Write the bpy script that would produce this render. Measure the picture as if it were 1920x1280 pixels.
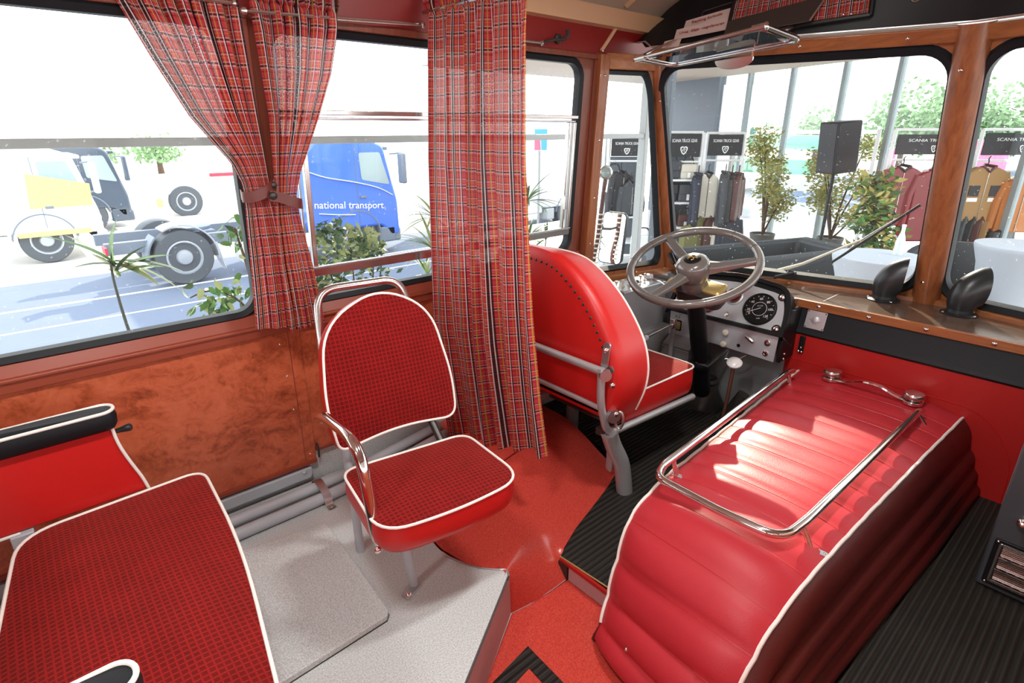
import bpy, bmesh, math, random
from mathutils import Vector, Matrix
random.seed(7)
R = math.radians
scene = bpy.context.scene
col = scene.collection
for o in list(bpy.data.objects):
    bpy.data.objects.remove(o)

# ------------------------------------------------------------------ camera
yaw, pit = R(48.417), R(-20.49)
cd = bpy.data.cameras.new('camera')
cam = bpy.data.objects.new('camera', cd)
col.objects.link(cam)
fw = Vector((math.cos(pit) * math.cos(yaw), math.cos(pit) * math.sin(yaw), math.sin(pit)))
rt = Vector((math.sin(yaw), -math.cos(yaw), 0))
up = rt.cross(fw)
cam.matrix_world = Matrix(((rt.x, up.x, -fw.x, 0), (rt.y, up.y, -fw.y, 0), (rt.z, up.z, -fw.z, 1.25), (0, 0, 0, 1)))
cd.sensor_width = 36
cd.lens = 1067 / 1920 * 36
cd.clip_start = 0.02
cd.clip_end = 500
scene.camera = cam

# ------------------------------------------------------------------ world, sun, exposure
w = bpy.data.worlds.new('sky')
scene.world = w
w.use_nodes = True
wn = w.node_tree
bg = wn.nodes['Background']
tc = wn.nodes.new('ShaderNodeTexCoord')
sep = wn.nodes.new('ShaderNodeSeparateXYZ')
ramp = wn.nodes.new('ShaderNodeValToRGB')
wn.links.new(tc.outputs['Generated'], sep.inputs[0])
wn.links.new(sep.outputs['Z'], ramp.inputs[0])
ramp.color_ramp.elements[0].color = (1.0, 1.0, 1.0, 1)
ramp.color_ramp.elements[1].color = (0.80, 0.90, 1.0, 1)
wn.links.new(ramp.outputs[0], bg.inputs[0])
bg.inputs[1].default_value = 4.0
sd = bpy.data.lights.new('sun', 'SUN')
sd.energy = 8.5
sd.color = (1.0, 0.88, 0.70)
sd.angle = R(0.6)
sun = bpy.data.objects.new('sun', sd)
col.objects.link(sun)
sun.rotation_euler = Vector((1.60, 1.13, 1.0)).to_track_quat('Z', 'Y').to_euler()
sun.location = (6, 9, 9)
vs = scene.view_settings
vs.view_transform = 'Standard'
vs.look = 'None'
vs.gamma = 1
vs.use_curve_mapping = False
vs.exposure = 0.15

# ------------------------------------------------------------------ node material helpers
class NT:
    def __init__(s, name):
        s.m = bpy.data.materials.new(name)
        s.m.use_nodes = True
        s.t = s.m.node_tree
        s.b = s.t.nodes['Principled BSDF']
        s.out = s.t.nodes['Material Output']
    def n(s, typ, **kw):
        nd = s.t.nodes.new('ShaderNode' + typ)
        for k, v in kw.items():
            if k in nd.inputs:
                s.put(nd.inputs[k], v)
            else:
                setattr(nd, k, v)
        return nd
    def put(s, sock, v):
        if isinstance(v, bpy.types.NodeSocket):
            s.t.links.new(v, sock)
        else:
            sock.default_value = v
    def math(s, op, a, b=0.0, c=None):
        nd = s.t.nodes.new('ShaderNodeMath')
        nd.operation = op
        s.put(nd.inputs[0], a)
        s.put(nd.inputs[1], b)
        if c is not None:
            s.put(nd.inputs[2], c)
        return nd.outputs[0]
    def mix(s, f, a, b):
        nd = s.t.nodes.new('ShaderNodeMix')
        nd.data_type = 'RGBA'
        s.put(nd.inputs[0], f)
        s.put(nd.inputs[6], a)
        s.put(nd.inputs[7], b)
        return nd.outputs[2]
    def ramp(s, f, stops, const=False):
        nd = s.t.nodes.new('ShaderNodeValToRGB')
        cr = nd.color_ramp
        if const:
            cr.interpolation = 'CONSTANT'
        while len(cr.elements) < len(stops):
            cr.elements.new(0.5)
        for e, (p, c) in zip(cr.elements, stops):
            e.position = p
            e.color = c if len(c) == 4 else (*c, 1)
        s.put(nd.inputs[0], f)
        return nd.outputs[0]
    def obj(s):
        return s.n('TexCoord').outputs['Object']
    def geo(s):
        return s.n('NewGeometry').outputs['Position']
    def uv(s):
        return s.n('TexCoord').outputs['UV']
    def noise(s, vec, scale, detail=3.0, rough=0.5, dist=0.0):
        nd = s.n('TexNoise')
        s.put(nd.inputs['Vector'], vec)
        nd.inputs['Scale'].default_value = scale
        nd.inputs['Detail'].default_value = detail
        nd.inputs['Roughness'].default_value = rough
        nd.inputs['Distortion'].default_value = dist
        return nd.outputs[0]
    def scale(s, vec, sc):
        nd = s.n('Mapping')
        s.put(nd.inputs['Vector'], vec)
        nd.inputs['Scale'].default_value = sc
        return nd.outputs[0]
    def bump(s, h, strength=0.3, dist=0.01):
        nd = s.n('Bump')
        s.put(nd.inputs['Height'], h)
        nd.inputs['Strength'].default_value = strength
        nd.inputs['Distance'].default_value = dist
        s.put(s.b.inputs['Normal'], nd.outputs[0])
    def base(s, c=None, rough=0.5, metal=0.0, spec=0.5, coat=0.0):
        if c is not None:
            s.put(s.b.inputs['Base Color'], c if isinstance(c, bpy.types.NodeSocket) else (*c, 1))
        s.put(s.b.inputs['Roughness'], rough)
        s.b.inputs['Metallic'].default_value = metal
        s.b.inputs['Specular IOR Level'].default_value = spec
        s.b.inputs['Coat Weight'].default_value = coat
        return s

MT = {}
def plain(name, c, rough=0.5, metal=0.0, spec=0.5, coat=0.0, grain=0.0, gscale=60.0, gbump=0.0):
    t = NT(name)
    if grain or gbump:
        nz = t.noise(t.geo(), gscale, 3)
        cc = t.mix(t.math('MULTIPLY', nz, grain), (*c, 1), (c[0] * 0.35, c[1] * 0.35, c[2] * 0.35, 1)) if grain else c
        t.base(cc, rough, metal, spec, coat)
        if gbump:
            t.bump(nz, gbump, 0.004)
    else:
        t.base(c, rough, metal, spec, coat)
    MT[name] = t.m
    return t.m

plain('red_vinyl', (0.54, 0.013, 0.011), 0.36, gscale=420, gbump=0.10)
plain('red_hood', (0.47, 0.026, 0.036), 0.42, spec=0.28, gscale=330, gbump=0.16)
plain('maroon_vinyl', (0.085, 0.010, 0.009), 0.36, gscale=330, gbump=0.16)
plain('white_piping', (0.86, 0.82, 0.76), 0.5)
plain('black_vinyl', (0.010, 0.011, 0.013), 0.48, spec=0.22, gscale=350, gbump=0.12)
plain('black_rubber', (0.010, 0.012, 0.015), 0.5, spec=0.25)
plain('black_paint', (0.008, 0.008, 0.009), 0.38, spec=0.25)
plain('black_plastic', (0.02, 0.022, 0.025), 0.32)
plain('chrome', (0.82, 0.80, 0.79), 0.09, 1.0)
plain('dull_chrome', (0.66, 0.64, 0.62), 0.22, 1.0)
plain('aluminium', (0.62, 0.62, 0.63), 0.38, 1.0, grain=0.25, gscale=25)
plain('panel_silver', (0.56, 0.58, 0.62), 0.33, 0.35, grain=0.08, gscale=60)
plain('mullion_grey', (0.26, 0.30, 0.31), 0.5)
plain('silver_paint', (0.50, 0.51, 0.52), 0.40, 0.5, grain=0.25, gscale=180, gbump=0.05)
plain('grey_paint', (0.50, 0.56, 0.60), 0.42, grain=0.12, gscale=18)
plain('grey_steel', (0.29, 0.30, 0.305), 0.42, 0.25, grain=0.2, gscale=14)
plain('dark_grey_paint', (0.055, 0.058, 0.066), 0.40)
plain('rust_paint', (0.30, 0.058, 0.028), 0.36, grain=0.12, gscale=9)
plain('brown_leather', (0.115, 0.020, 0.014), 0.38)
plain('red_paint', (0.20, 0.008, 0.006), 0.42)
plain('bulkhead_red', (0.40, 0.012, 0.010), 0.36, gscale=300, gbump=0.08)
plain('beige_paint', (0.46, 0.33, 0.25), 0.5, grain=0.06, gscale=3)
plain('beige_trim', (0.56, 0.34, 0.19), 0.42)
plain('wheel_grey', (0.14, 0.122, 0.112), 0.22, coat=0.8)
plain('cream', (0.72, 0.66, 0.54), 0.35)
plain('white_plastic', (0.80, 0.80, 0.80), 0.22, coat=0.4)
plain('dark_red_lens', (0.09, 0.008, 0.006), 0.08, coat=1.0)
plain('brass', (0.55, 0.40, 0.16), 0.35, 0.6)
plain('dark_metal', (0.06, 0.055, 0.05), 0.35, 0.5, grain=0.4, gscale=30)
plain('copper_rod', (0.26, 0.12, 0.08), 0.30, 0.7)
plain('mirror', (0.75, 0.78, 0.78), 0.02, 1.0)
plain('sign_white', (0.60, 0.44, 0.40), 0.5)
plain('ink_red', (0.32, 0.03, 0.02), 0.5)
plain('ink_white', (0.85, 0.85, 0.85), 0.5)
plain('pink_riser', (0.46, 0.27, 0.27), 0.5, metal=0.0, grain=0.25, gscale=40)
plain('smoked_plastic', (0.045, 0.032, 0.028), 0.18)
# outside
plain('asphalt', (0.115, 0.145, 0.205), 0.85, grain=0.25, gscale=2.5)
plain('concrete', (0.62, 0.61, 0.58), 0.8, grain=0.1, gscale=0.6)
plain('road_white', (0.75, 0.77, 0.78), 0.7)
plain('hall_floor', (0.50, 0.50, 0.49), 0.6, grain=0.1, gscale=2)
plain('white_metal', (0.78, 0.79, 0.80), 0.4)
plain('grey_frame', (0.40, 0.42, 0.42), 0.45)
plain('dark_wall', (0.13, 0.15, 0.18), 0.6)
plain('tyre', (0.075, 0.085, 0.095), 0.7)
plain('truck_blue', (0.045, 0.15, 0.62), 0.30, coat=0.5)
plain('truck_white', (0.80, 0.80, 0.78), 0.35)
plain('truck_yellow', (0.70, 0.58, 0.20), 0.35)
plain('truck_black', (0.05, 0.07, 0.10), 0.25, coat=0.5)
plain('truck_glass', (0.30, 0.38, 0.38), 0.08, spec=0.8)
plain('chassis', (0.16, 0.19, 0.23), 0.55)
plain('hub_grey', (0.42, 0.45, 0.48), 0.4, 0.4)
plain('tail_red', (0.5, 0.03, 0.06), 0.4)
plain('leaf_green', (0.10, 0.25, 0.05), 0.45)
plain('leaf_pale', (0.38, 0.44, 0.18), 0.5)
plain('leaf_olive', (0.46, 0.40, 0.11), 0.55)
plain('leaf_dark', (0.06, 0.13, 0.045), 0.5)
plain('leaf_far', (0.20, 0.33, 0.14), 0.7)
plain('bark', (0.10, 0.06, 0.035), 0.8)
plain('stem_dark', (0.06, 0.075, 0.06), 0.7)
plain('pot_grey', (0.12, 0.115, 0.11), 0.7)
plain('sofa_dark', (0.045, 0.052, 0.06), 0.6, grain=0.5, gscale=60)
plain('cloth_white', (0.48, 0.52, 0.58), 0.75)
plain('board_black', (0.018, 0.018, 0.022), 0.55)
plain('leather_red', (0.22, 0.012, 0.018), 0.4)
plain('leather_black', (0.02, 0.02, 0.024), 0.45)
plain('leather_brown', (0.09, 0.03, 0.028), 0.45)
plain('canvas_tan', (0.34, 0.19, 0.07), 0.7)
plain('canvas_olive', (0.17, 0.16, 0.06), 0.7)
plain('cloth_orange', (0.42, 0.13, 0.02), 0.6)
plain('cloth_cream', (0.62, 0.58, 0.50), 0.7)
plain('cloth_grey', (0.06, 0.065, 0.075), 0.7)
plain('cloth_navy', (0.015, 0.02, 0.04), 0.6)
plain('pink_panel', (0.75, 0.16, 0.28), 0.5)
plain('green_panel', (0.20, 0.50, 0.30), 0.5)
plain('cyan_panel', (0.10, 0.45, 0.70), 0.5)
plain('paper_white', (0.78, 0.78, 0.76), 0.6)
plain('soffit_beige', (0.50, 0.40, 0.33), 0.6)

# velour with a cut grid of small squares (uv in metres)
def velour():
    t = NT('red_velour')
    u = t.uv()
    sx = t.n('SeparateXYZ')
    t.put(sx.inputs[0], u)
    p = 0.0125
    def edge(a):
        f = t.math('FRACT', t.math('DIVIDE', a, p))
        return t.math('ABSOLUTE', t.math('SUBTRACT', f, 0.5))
    e = t.math('MAXIMUM', edge(sx.outputs[0]), edge(sx.outputs[1]))
    sq = t.n('MapRange')
    t.put(sq.inputs[0], e)
    sq.inputs[1].default_value = 0.30
    sq.inputs[2].default_value = 0.42
    patch = t.noise(u, 14, 3)
    fine = t.noise(u, 700, 2)
    line = t.mix(patch, (0.38, 0.011, 0.010, 1), (0.22, 0.005, 0.005, 1))
    well = t.mix(patch, (0.20, 0.004, 0.004, 1), (0.09, 0.002, 0.002, 1))
    c = t.mix(sq.outputs[0], well, line)
    c = t.mix(t.math('MULTIPLY', fine, 0.35), c, (0.05, 0.0, 0.0, 1))
    t.base(c, 0.85, spec=0.15)
    t.b.inputs['Sheen Weight'].default_value = 0.35
    t.b.inputs['Sheen Tint'].default_value = (1, 0.2, 0.15, 1)
    t.bump(sq.outputs[0], 0.5, 0.004)
    MT['red_velour'] = t.m
velour()

def burl():
    t = NT('burl_wood')
    p = t.geo()
    d1 = t.noise(t.scale(p, (1.0, 1, 1.5)), 7, 4, 0.6, 1.6)
    d2 = t.noise(p, 22, 5, 0.65, 2.2)
    f = t.math('ADD', t.math('MULTIPLY', d1, 0.6), t.math('MULTIPLY', d2, 0.4))
    c = t.ramp(f, [(0.33, (0.19, 0.032, 0.012)), (0.43, (0.36, 0.072, 0.026)), (0.52, (0.50, 0.108, 0.044)), (0.68, (0.57, 0.145, 0.07))])
    t.base(c, 0.34, spec=0.5)
    MT['burl_wood'] = t.m
burl()

def wood(name, axis, dark, light, rough=0.35):
    t = NT(name)
    p = t.geo()
    sc = [30, 30, 30]
    sc[axis] = 2.0
    nz = t.noise(t.scale(p, tuple(sc)), 1.6, 4, 0.6, 0.6)
    c = t.ramp(nz, [(0.3, dark), (0.7, light)])
    t.base(c, rough, coat=0.25)
    MT[name] = t.m
wood('teak_x', 0, (0.26, 0.088, 0.026), (0.46, 0.175, 0.055))
wood('teak_y', 1, (0.20, 0.064, 0.020), (0.36, 0.130, 0.042))
wood('teak_z', 2, (0.20, 0.060, 0.020), (0.36, 0.120, 0.042))
wood('mahogany_z', 2, (0.13, 0.028, 0.012), (0.22, 0.052, 0.024))
wood('shelf_walnut', 1, (0.085, 0.050, 0.034), (0.155, 0.094, 0.062), 0.22)

def lino(name, base, dark, light, rough, spec):
    t = NT(name)
    p = t.geo()
    n1 = t.noise(p, 260, 2, 0.6)
    n2 = t.noise(p, 90, 3, 0.6)
    n3 = t.noise(p, 2.2, 3, 0.6)
    c = t.ramp(n1, [(0.36, dark), (0.5, base), (0.66, light)])
    c = t.mix(t.math('MULTIPLY', n2, 0.35), c, (*base, 1))
    c = t.mix(t.math('MULTIPLY', n3, 0.25), c, (*dark, 1))
    t.base(c, rough, spec=spec)
    MT[name] = t.m
lino('grey_lino', (0.60, 0.63, 0.625), (0.41, 0.44, 0.435), (0.78, 0.81, 0.80), 0.42, 0.4)
lino('red_lino', (0.60, 0.066, 0.046), (0.48, 0.044, 0.032), (0.70, 0.10, 0.07), 0.20, 0.5)

def ribs():
    t = NT('ribbed_rubber')
    p = t.geo()
    sx = t.n('SeparateXYZ')
    t.put(sx.inputs[0], p)
    s = t.math('SINE', t.math('MULTIPLY', sx.outputs[1], 2 * math.pi / 0.021))
    h = t.math('MULTIPLY_ADD', s, 0.5, 0.5)
    nz = t.noise(t.scale(p, (6, 60, 6)), 3, 4, 0.7)
    w2 = t.noise(p, 5, 4, 0.6)
    c = t.mix(h, (0.006, 0.006, 0.005, 1), (0.026, 0.024, 0.021, 1))
    c = t.mix(t.math('MULTIPLY', nz, 0.4), c, (0.006, 0.006, 0.006, 1))
    c = t.mix(t.math('MULTIPLY', w2, 0.30), c, (0.06, 0.052, 0.042, 1))
    t.base(c, 0.55, spec=0.25)
    t.bump(h, 0.8, 0.006)
    MT['ribbed_rubber'] = t.m
ribs()

def plaid():
    t = NT('plaid_cloth')
    u = t.uv()
    sx = t.n('SeparateXYZ')
    t.put(sx.inputs[0], u)
    red = (0.58, 0.058, 0.066)
    blk = (0.012, 0.018, 0.020)
    wht = (0.85, 0.80, 0.74)
    yel = (0.50, 0.40, 0.05)
    drd = (0.22, 0.015, 0.022)
    pnk = (0.72, 0.34, 0.38)
    def band(a, p, stops):
        nd = t.ramp(t.math('FRACT', t.math('DIVIDE', a, p)), [(q, (*c_, al)) for q, c_, al in stops], True).node
        return nd.outputs[0], nd.outputs[1]
    wc, wa = band(sx.outputs[1], 0.058, [(0.0, red, 0), (0.10, drd, 0.6), (0.16, red, 0), (0.25, pnk, 0.7), (0.32, blk, 0.8), (0.41, pnk, 0.7), (0.46, red, 0), (0.60, yel, 0.4), (0.63, red, 0), (0.73, pnk, 0.6), (0.79, blk, 0.5), (0.85, red, 0)])
    vc, va = band(sx.outputs[0], 0.084, [(0.0, red, 0), (0.13, yel, 0.65), (0.16, red, 0), (0.26, wht, 0.85), (0.30, blk, 0.88), (0.40, wht, 0.85), (0.435, blk, 0.88), (0.50, red, 0), (0.62, yel, 0.8), (0.66, red, 0), (0.75, drd, 0.5), (0.79, red, 0), (0.84, wht, 0.85), (0.88, blk, 0.85), (0.94, red, 0)])
    c = t.mix(wa, (*red, 1), wc)
    c = t.mix(va, c, vc)
    t.base(c, 0.9, spec=0.1)
    weave = t.noise(u, 900, 2)
    t.bump(weave, 0.15, 0.002)
    tr = t.n('BsdfTranslucent')
    t.put(tr.inputs[0], c)
    mx = t.n('MixShader')
    mx.inputs[0].default_value = 0.40
    t.t.links.new(t.b.outputs[0], mx.inputs[1])
    t.t.links.new(tr.outputs[0], mx.inputs[2])
    # open weave: small gaps let what lies behind show through
    tpz = t.n('BsdfTransparent')
    gaps = t.n('MapRange')
    t.put(gaps.inputs[0], t.noise(u, 420, 1))
    gaps.inputs[1].default_value = 0.50
    gaps.inputs[2].default_value = 0.72
    gaps.inputs[3].default_value = 0.005
    gaps.inputs[4].default_value = 0.16
    m3 = t.n('MixShader')
    t.put(m3.inputs[0], gaps.outputs[0])
    t.t.links.new(mx.outputs[0], m3.inputs[1])
    t.t.links.new(tpz.outputs[0], m3.inputs[2])
    t.t.links.new(m3.outputs[0], t.out.inputs[0])
    MT['plaid_cloth'] = t.m
plaid()

def pane(name, tint, dirt=0.0):
    t = NT(name)
    tp = t.n('BsdfTransparent')
    tp.inputs[0].default_value = (*tint, 1)
    gl = t.n('BsdfGlossy')
    gl.inputs['Roughness'].default_value = 0.0
    fr = t.n('Fresnel')
    fr.inputs[0].default_value = 1.35
    mx = t.n('MixShader')
    t.put(mx.inputs[0], t.math('MULTIPLY', fr.outputs[0], 0.7))
    t.t.links.new(tp.outputs[0], mx.inputs[1])
    t.t.links.new(gl.outputs[0], mx.inputs[2])
    last = mx.outputs[0]
    if dirt:
        df = t.n('BsdfDiffuse')
        df.inputs[0].default_value = (0.9, 0.9, 0.9, 1)
        tl = t.n('BsdfTranslucent')
        tl.inputs[0].default_value = (0.9, 0.92, 0.95, 1)
        ad = t.n('MixShader')
        t.t.links.new(df.outputs[0], ad.inputs[1])
        t.t.links.new(tl.outputs[0], ad.inputs[2])
        p = t.geo()
        spots = t.math('GREATER_THAN', t.noise(p, 90, 1), 0.735)
        film = t.math('MULTIPLY_ADD', t.noise(p, 3, 3), dirt, dirt * 0.3)
        m2 = t.n('MixShader')
        t.put(m2.inputs[0], t.math('MAXIMUM', film, t.math('MULTIPLY', spots, 0.30)))
        t.t.links.new(last, m2.inputs[1])
        t.t.links.new(ad.outputs[0], m2.inputs[2])
        last = m2.outputs[0]
    t.t.links.new(last, t.out.inputs[0])
    MT[name] = t.m
pane('side_glass', (0.96, 0.98, 0.98), 0.022)
pane('windscreen_glass', (0.92, 0.96, 0.96), 0.014)
pane('hall_glass', (0.97, 0.99, 0.99), 0.0)

def fill_lampmat():  # glow of the added fill lamps
    t = NT('lamp_diffuser')
    t.base((0.9, 0.88, 0.82), 0.5)
    t.b.inputs['Emission Color'].default_value = (1.0, 0.99, 0.97, 1)
    t.b.inputs['Emission Strength'].default_value = 120.0
    MT['lamp_diffuser'] = t.m
fill_lampmat()

# ------------------------------------------------------------------ mesh helpers
def mesh(name, vf, m, parent=None, smooth=True, angle=38, bev=0.0, uv=None, kind=None, label=None, seg=2, mw=None):
    v, f = vf
    me = bpy.data.meshes.new(name)
    me.from_pydata([tuple(p) for p in v], [], f)
    me.validate()
    bm = bmesh.new()
    bm.from_mesh(me)
    bmesh.ops.recalc_face_normals(bm, faces=bm.faces)
    bm.to_mesh(me)
    bm.free()
    if uv is not None:
        l = me.uv_layers.new(name='UVMap')
        for lp in me.loops:
            l.data[lp.index].uv = uv[lp.vertex_index]
    if smooth:
        me.shade_smooth()
        me.set_sharp_from_angle(angle=R(angle))
    me.materials.append(MT[m] if isinstance(m, str) else m)
    o = bpy.data.objects.new(name, me)
    col.objects.link(o)
    if bev:
        b = o.modifiers.new('bevel', 'BEVEL')
        b.width = bev
        b.segments = seg
        b.limit_method = 'ANGLE'
        b.angle_limit = R(40)
    if parent is not None:
        o.parent = parent
        o.matrix_parent_inverse = Matrix.Translation(-parent.location)
    if kind:
        o['kind'] = kind
    if label:
        o['label'] = label
    return o

def thing(name, label, cat, loc=(0, 0, 0), group=None):
    e = bpy.data.objects.new(name, None)
    e.empty_display_size = 0.05
    e.location = loc
    col.objects.link(e)
    e['label'] = label
    e['category'] = cat
    if group:
        e['group'] = group
    return e

def tag(o, label, cat, group=None):
    o['label'] = label
    o['category'] = cat
    if group:
        o['group'] = group
    return o

def struct(o, label=None):
    o['kind'] = 'structure'
    if label:
        o['label'] = label
    return o

def join(*parts):
    V, F = [], []
    for v, f in parts:
        k = len(V)
        V += [Vector(p) for p in v]
        F += [tuple(i + k for i in q) for q in f]
    return V, F

def box(x0, x1, y0, y1, z0, z1):
    v = [Vector((x, y, z)) for z in (z0, z1) for x, y in ((x0, y0), (x1, y0), (x1, y1), (x0, y1))]
    return v, [(3, 2, 1, 0), (4, 5, 6, 7), (0, 1, 5, 4), (1, 2, 6, 5), (2, 3, 7, 6), (3, 0, 4, 7)]

def xf(vf, M):
    return [M @ Vector(p) for p in vf[0]], vf[1]

def frame(o, ex, ey=None, ez=None):
    ex = Vector(ex).normalized()
    if ez is None:
        ey = Vector(ey).normalized()
        ez = ex.cross(ey).normalized()
        ey = ez.cross(ex)
    else:
        ez = Vector(ez).normalized()
        ey = ez.cross(ex).normalized()
        ex = ey.cross(ez)
    return Matrix(((ex.x, ey.x, ez.x, o[0]), (ex.y, ey.y, ez.y, o[1]), (ex.z, ey.z, ez.z, o[2]), (0, 0, 0, 1)))

def zframe(o, d):
    d = Vector(d).normalized()
    a = Vector((1, 0, 0)) if abs(d.x) < 0.8 else Vector((0, 1, 0))
    ex = a - d * a.dot(d)
    return frame(o, ex, ez=d)

def lathe(prof, M=None, n=24):
    V, F = [], []
    for r, z in prof:
        for i in range(n):
            a = 2 * math.pi * i / n
            V.append(Vector((r * math.cos(a), r * math.sin(a), z)))
    for k in range(len(prof) - 1):
        for i in range(n):
            j = (i + 1) % n
            F.append((k * n + i, k * n + j, (k + 1) * n + j, (k + 1) * n + i))
    F.append(tuple(range(n - 1, -1, -1)))
    F.append(tuple((len(prof) - 1) * n + i for i in range(n)))
    if M is not None:
        V = [M @ p for p in V]
    return V, F

def cyl(p0, p1, r0, r1=None, n=16):
    p0, p1 = Vector(p0), Vector(p1)
    r1 = r0 if r1 is None else r1
    return lathe([(r0, 0), (r1, (p1 - p0).length)], zframe(p0, p1 - p0), n)

def fillet(pts, rad, n=5, closed=False):
    pts = [Vector(p) for p in pts]
    out = []
    m = len(pts)
    for i, p in enumerate(pts):
        if not closed and i in (0, m - 1):
            out.append(p)
            continue
        a, b = pts[i - 1], pts[(i + 1) % m]
        r = rad[i] if isinstance(rad, (list, tuple)) else rad
        d1, d2 = (a - p), (b - p)
        r = min(r, d1.length * 0.48, d2.length * 0.48)
        s, e = p + d1.normalized() * r, p + d2.normalized() * r
        for k in range(n + 1):
            t = k / n
            out.append(s * (1 - t) ** 2 + p * 2 * t * (1 - t) + e * t * t)
    return out

def smoothline(pts, n=6, closed=False):
    pts = [Vector(p) for p in pts]
    m = len(pts)
    out = []
    rng = range(m if closed else m - 1)
    for i in rng:
        if closed:
            a, b, c, d = pts[i - 1], pts[i], pts[(i + 1) % m], pts[(i + 2) % m]
        else:
            a, b, c, d = pts[max(i - 1, 0)], pts[i], pts[i + 1], pts[min(i + 2, m - 1)]
        for k in range(n):
            t = k / n
            out.append(0.5 * ((2 * b) + (c - a) * t + (2 * a - 5 * b + 4 * c - d) * t * t + (3 * b - a - 3 * c + d) * t ** 3))
    if not closed:
        out.append(pts[-1])
    return out

def tube(pts, r, n=10, closed=False, flat=1.0):
    pts = [Vector(p) for p in pts]
    q = [pts[0]]
    for p in pts[1:]:
        if (p - q[-1]).length > 1e-5:
            q.append(p)
    if closed and (q[0] - q[-1]).length < 1e-5:
        q.pop()
    pts = q
    m = len(pts)
    V, F = [], []
    nrm = None
    for i, p in enumerate(pts):
        if closed:
            t = pts[(i + 1) % m] - pts[i - 1]
        else:
            t = pts[min(i + 1, m - 1)] - pts[max(i - 1, 0)]
        t.normalize()
        if nrm is None:
            a = Vector((0, 0, 1)) if abs(t.z) < 0.9 else Vector((1, 0, 0))
            nrm = a - t * a.dot(t)
        else:
            nrm = nrm - t * nrm.dot(t)
        nrm.normalize()
        b = t.cross(nrm)
        rr = r(i / max(m - 1, 1)) if callable(r) else r
        for k in range(n):
            a = 2 * math.pi * k / n
            V.append(p + nrm * (rr * math.cos(a) * flat) + b * (rr * math.sin(a)))
    last = m if closed else m - 1
    for i in range(last):
        j = (i + 1) % m
        for k in range(n):
            l = (k + 1) % n
            F.append((i * n + k, i * n + l, j * n + l, j * n + k))
    if not closed:
        F.append(tuple(range(n - 1, -1, -1)))
        F.append(tuple((m - 1) * n + k for k in range(n)))
    return V, F

def prism(poly, M, d0, d1):
    n = len(poly)
    V = [M @ Vector((p[0], p[1], d)) for d in (d0, d1) for p in poly]
    F = [tuple(range(n - 1, -1, -1)), tuple(range(n, 2 * n))]
    F += [(i, (i + 1) % n, n + (i + 1) % n, n + i) for i in range(n)]
    return V, F

def rrect(x0, x1, y0, y1, r, n=6):
    out = []
    rs = r if isinstance(r, (list, tuple)) else [r] * 4
    for (cx, cy, a0), rr in zip((((x1, y0, -90)), (x1, y1, 0), (x0, y1, 90), (x0, y0, 180)), rs):
        sx = -1 if cx == x1 else 1
        sy = -1 if cy == y1 else 1
        for k in range(n + 1):
            a = R(a0 + 90 * k / n)
            out.append((cx + sx * rr + rr * math.cos(a), cy + sy * rr + rr * math.sin(a)))
    return out

def ring(outer, inner, fn, w0, w1):
    n = len(outer)
    V = []
    for w in (w0, w1):
        V += [fn(p[0], p[1], w) for p in outer]
        V += [fn(p[0], p[1], w) for p in inner]
    F = []
    for i in range(n):
        j = (i + 1) % n
        F += [(i, j, n + j, n + i), (2 * n + i, 3 * n + i, 3 * n + j, 2 * n + j), (i, 2 * n + i, 2 * n + j, j), (n + i, n + j, 3 * n + j, 3 * n + i)]
    return V, F

def offs(poly, d):
    n = len(poly)
    out = []
    for i in range(n):
        a, b, c = Vector(poly[i - 1]), Vector(poly[i]), Vector(poly[(i + 1) % n])
        t = (c - a)
        if t.length < 1e-9:
            out.append(tuple(b))
            continue
        t.normalize()
        out.append((b.x - t.y * d, b.y + t.x * d))
    return out

def pad_side(outline, layers, M, capbottom=True, captop=True):
    n = len(outline)
    V, F = [], []
    for d, z in layers:
        V += [M @ Vector((p[0], p[1], z)) for p in offs(outline, d)]
    for k in range(len(layers) - 1):
        for i in range(n):
            j = (i + 1) % n
            F.append((k * n + i, k * n + j, (k + 1) * n + j, (k + 1) * n + i))
    if capbottom:
        F.append(tuple(range(n - 1, -1, -1)))
    if captop:
        F.append(tuple((len(layers) - 1) * n + i for i in range(n)))
    return V, F

def pad_top(outline, z, crown, M, rings=8, power=2.2):
    n = len(outline)
    c = Vector((sum(p[0] for p in outline) / n, sum(p[1] for p in outline) / n))
    V, U, F = [], [], []
    for k in range(rings):
        s = 1 - k / rings
        for p in outline:
            q = c + (Vector(p) - c) * s
            V.append(M @ Vector((q.x, q.y, z + crown * (1 - s ** power))))
            U.append((q.x, q.y))
    V.append(M @ Vector((c.x, c.y, z + crown)))
    U.append((c.x, c.y))
    for k in range(rings - 1):
        for i in range(n):
            j = (i + 1) % n
            F.append((k * n + i, k * n + j, (k + 1) * n + j, (k + 1) * n + i))
    k = rings - 1
    for i in range(n):
        F.append((k * n + i, k * n + (i + 1) % n, len(V) - 1))
    return V, F, U

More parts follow.
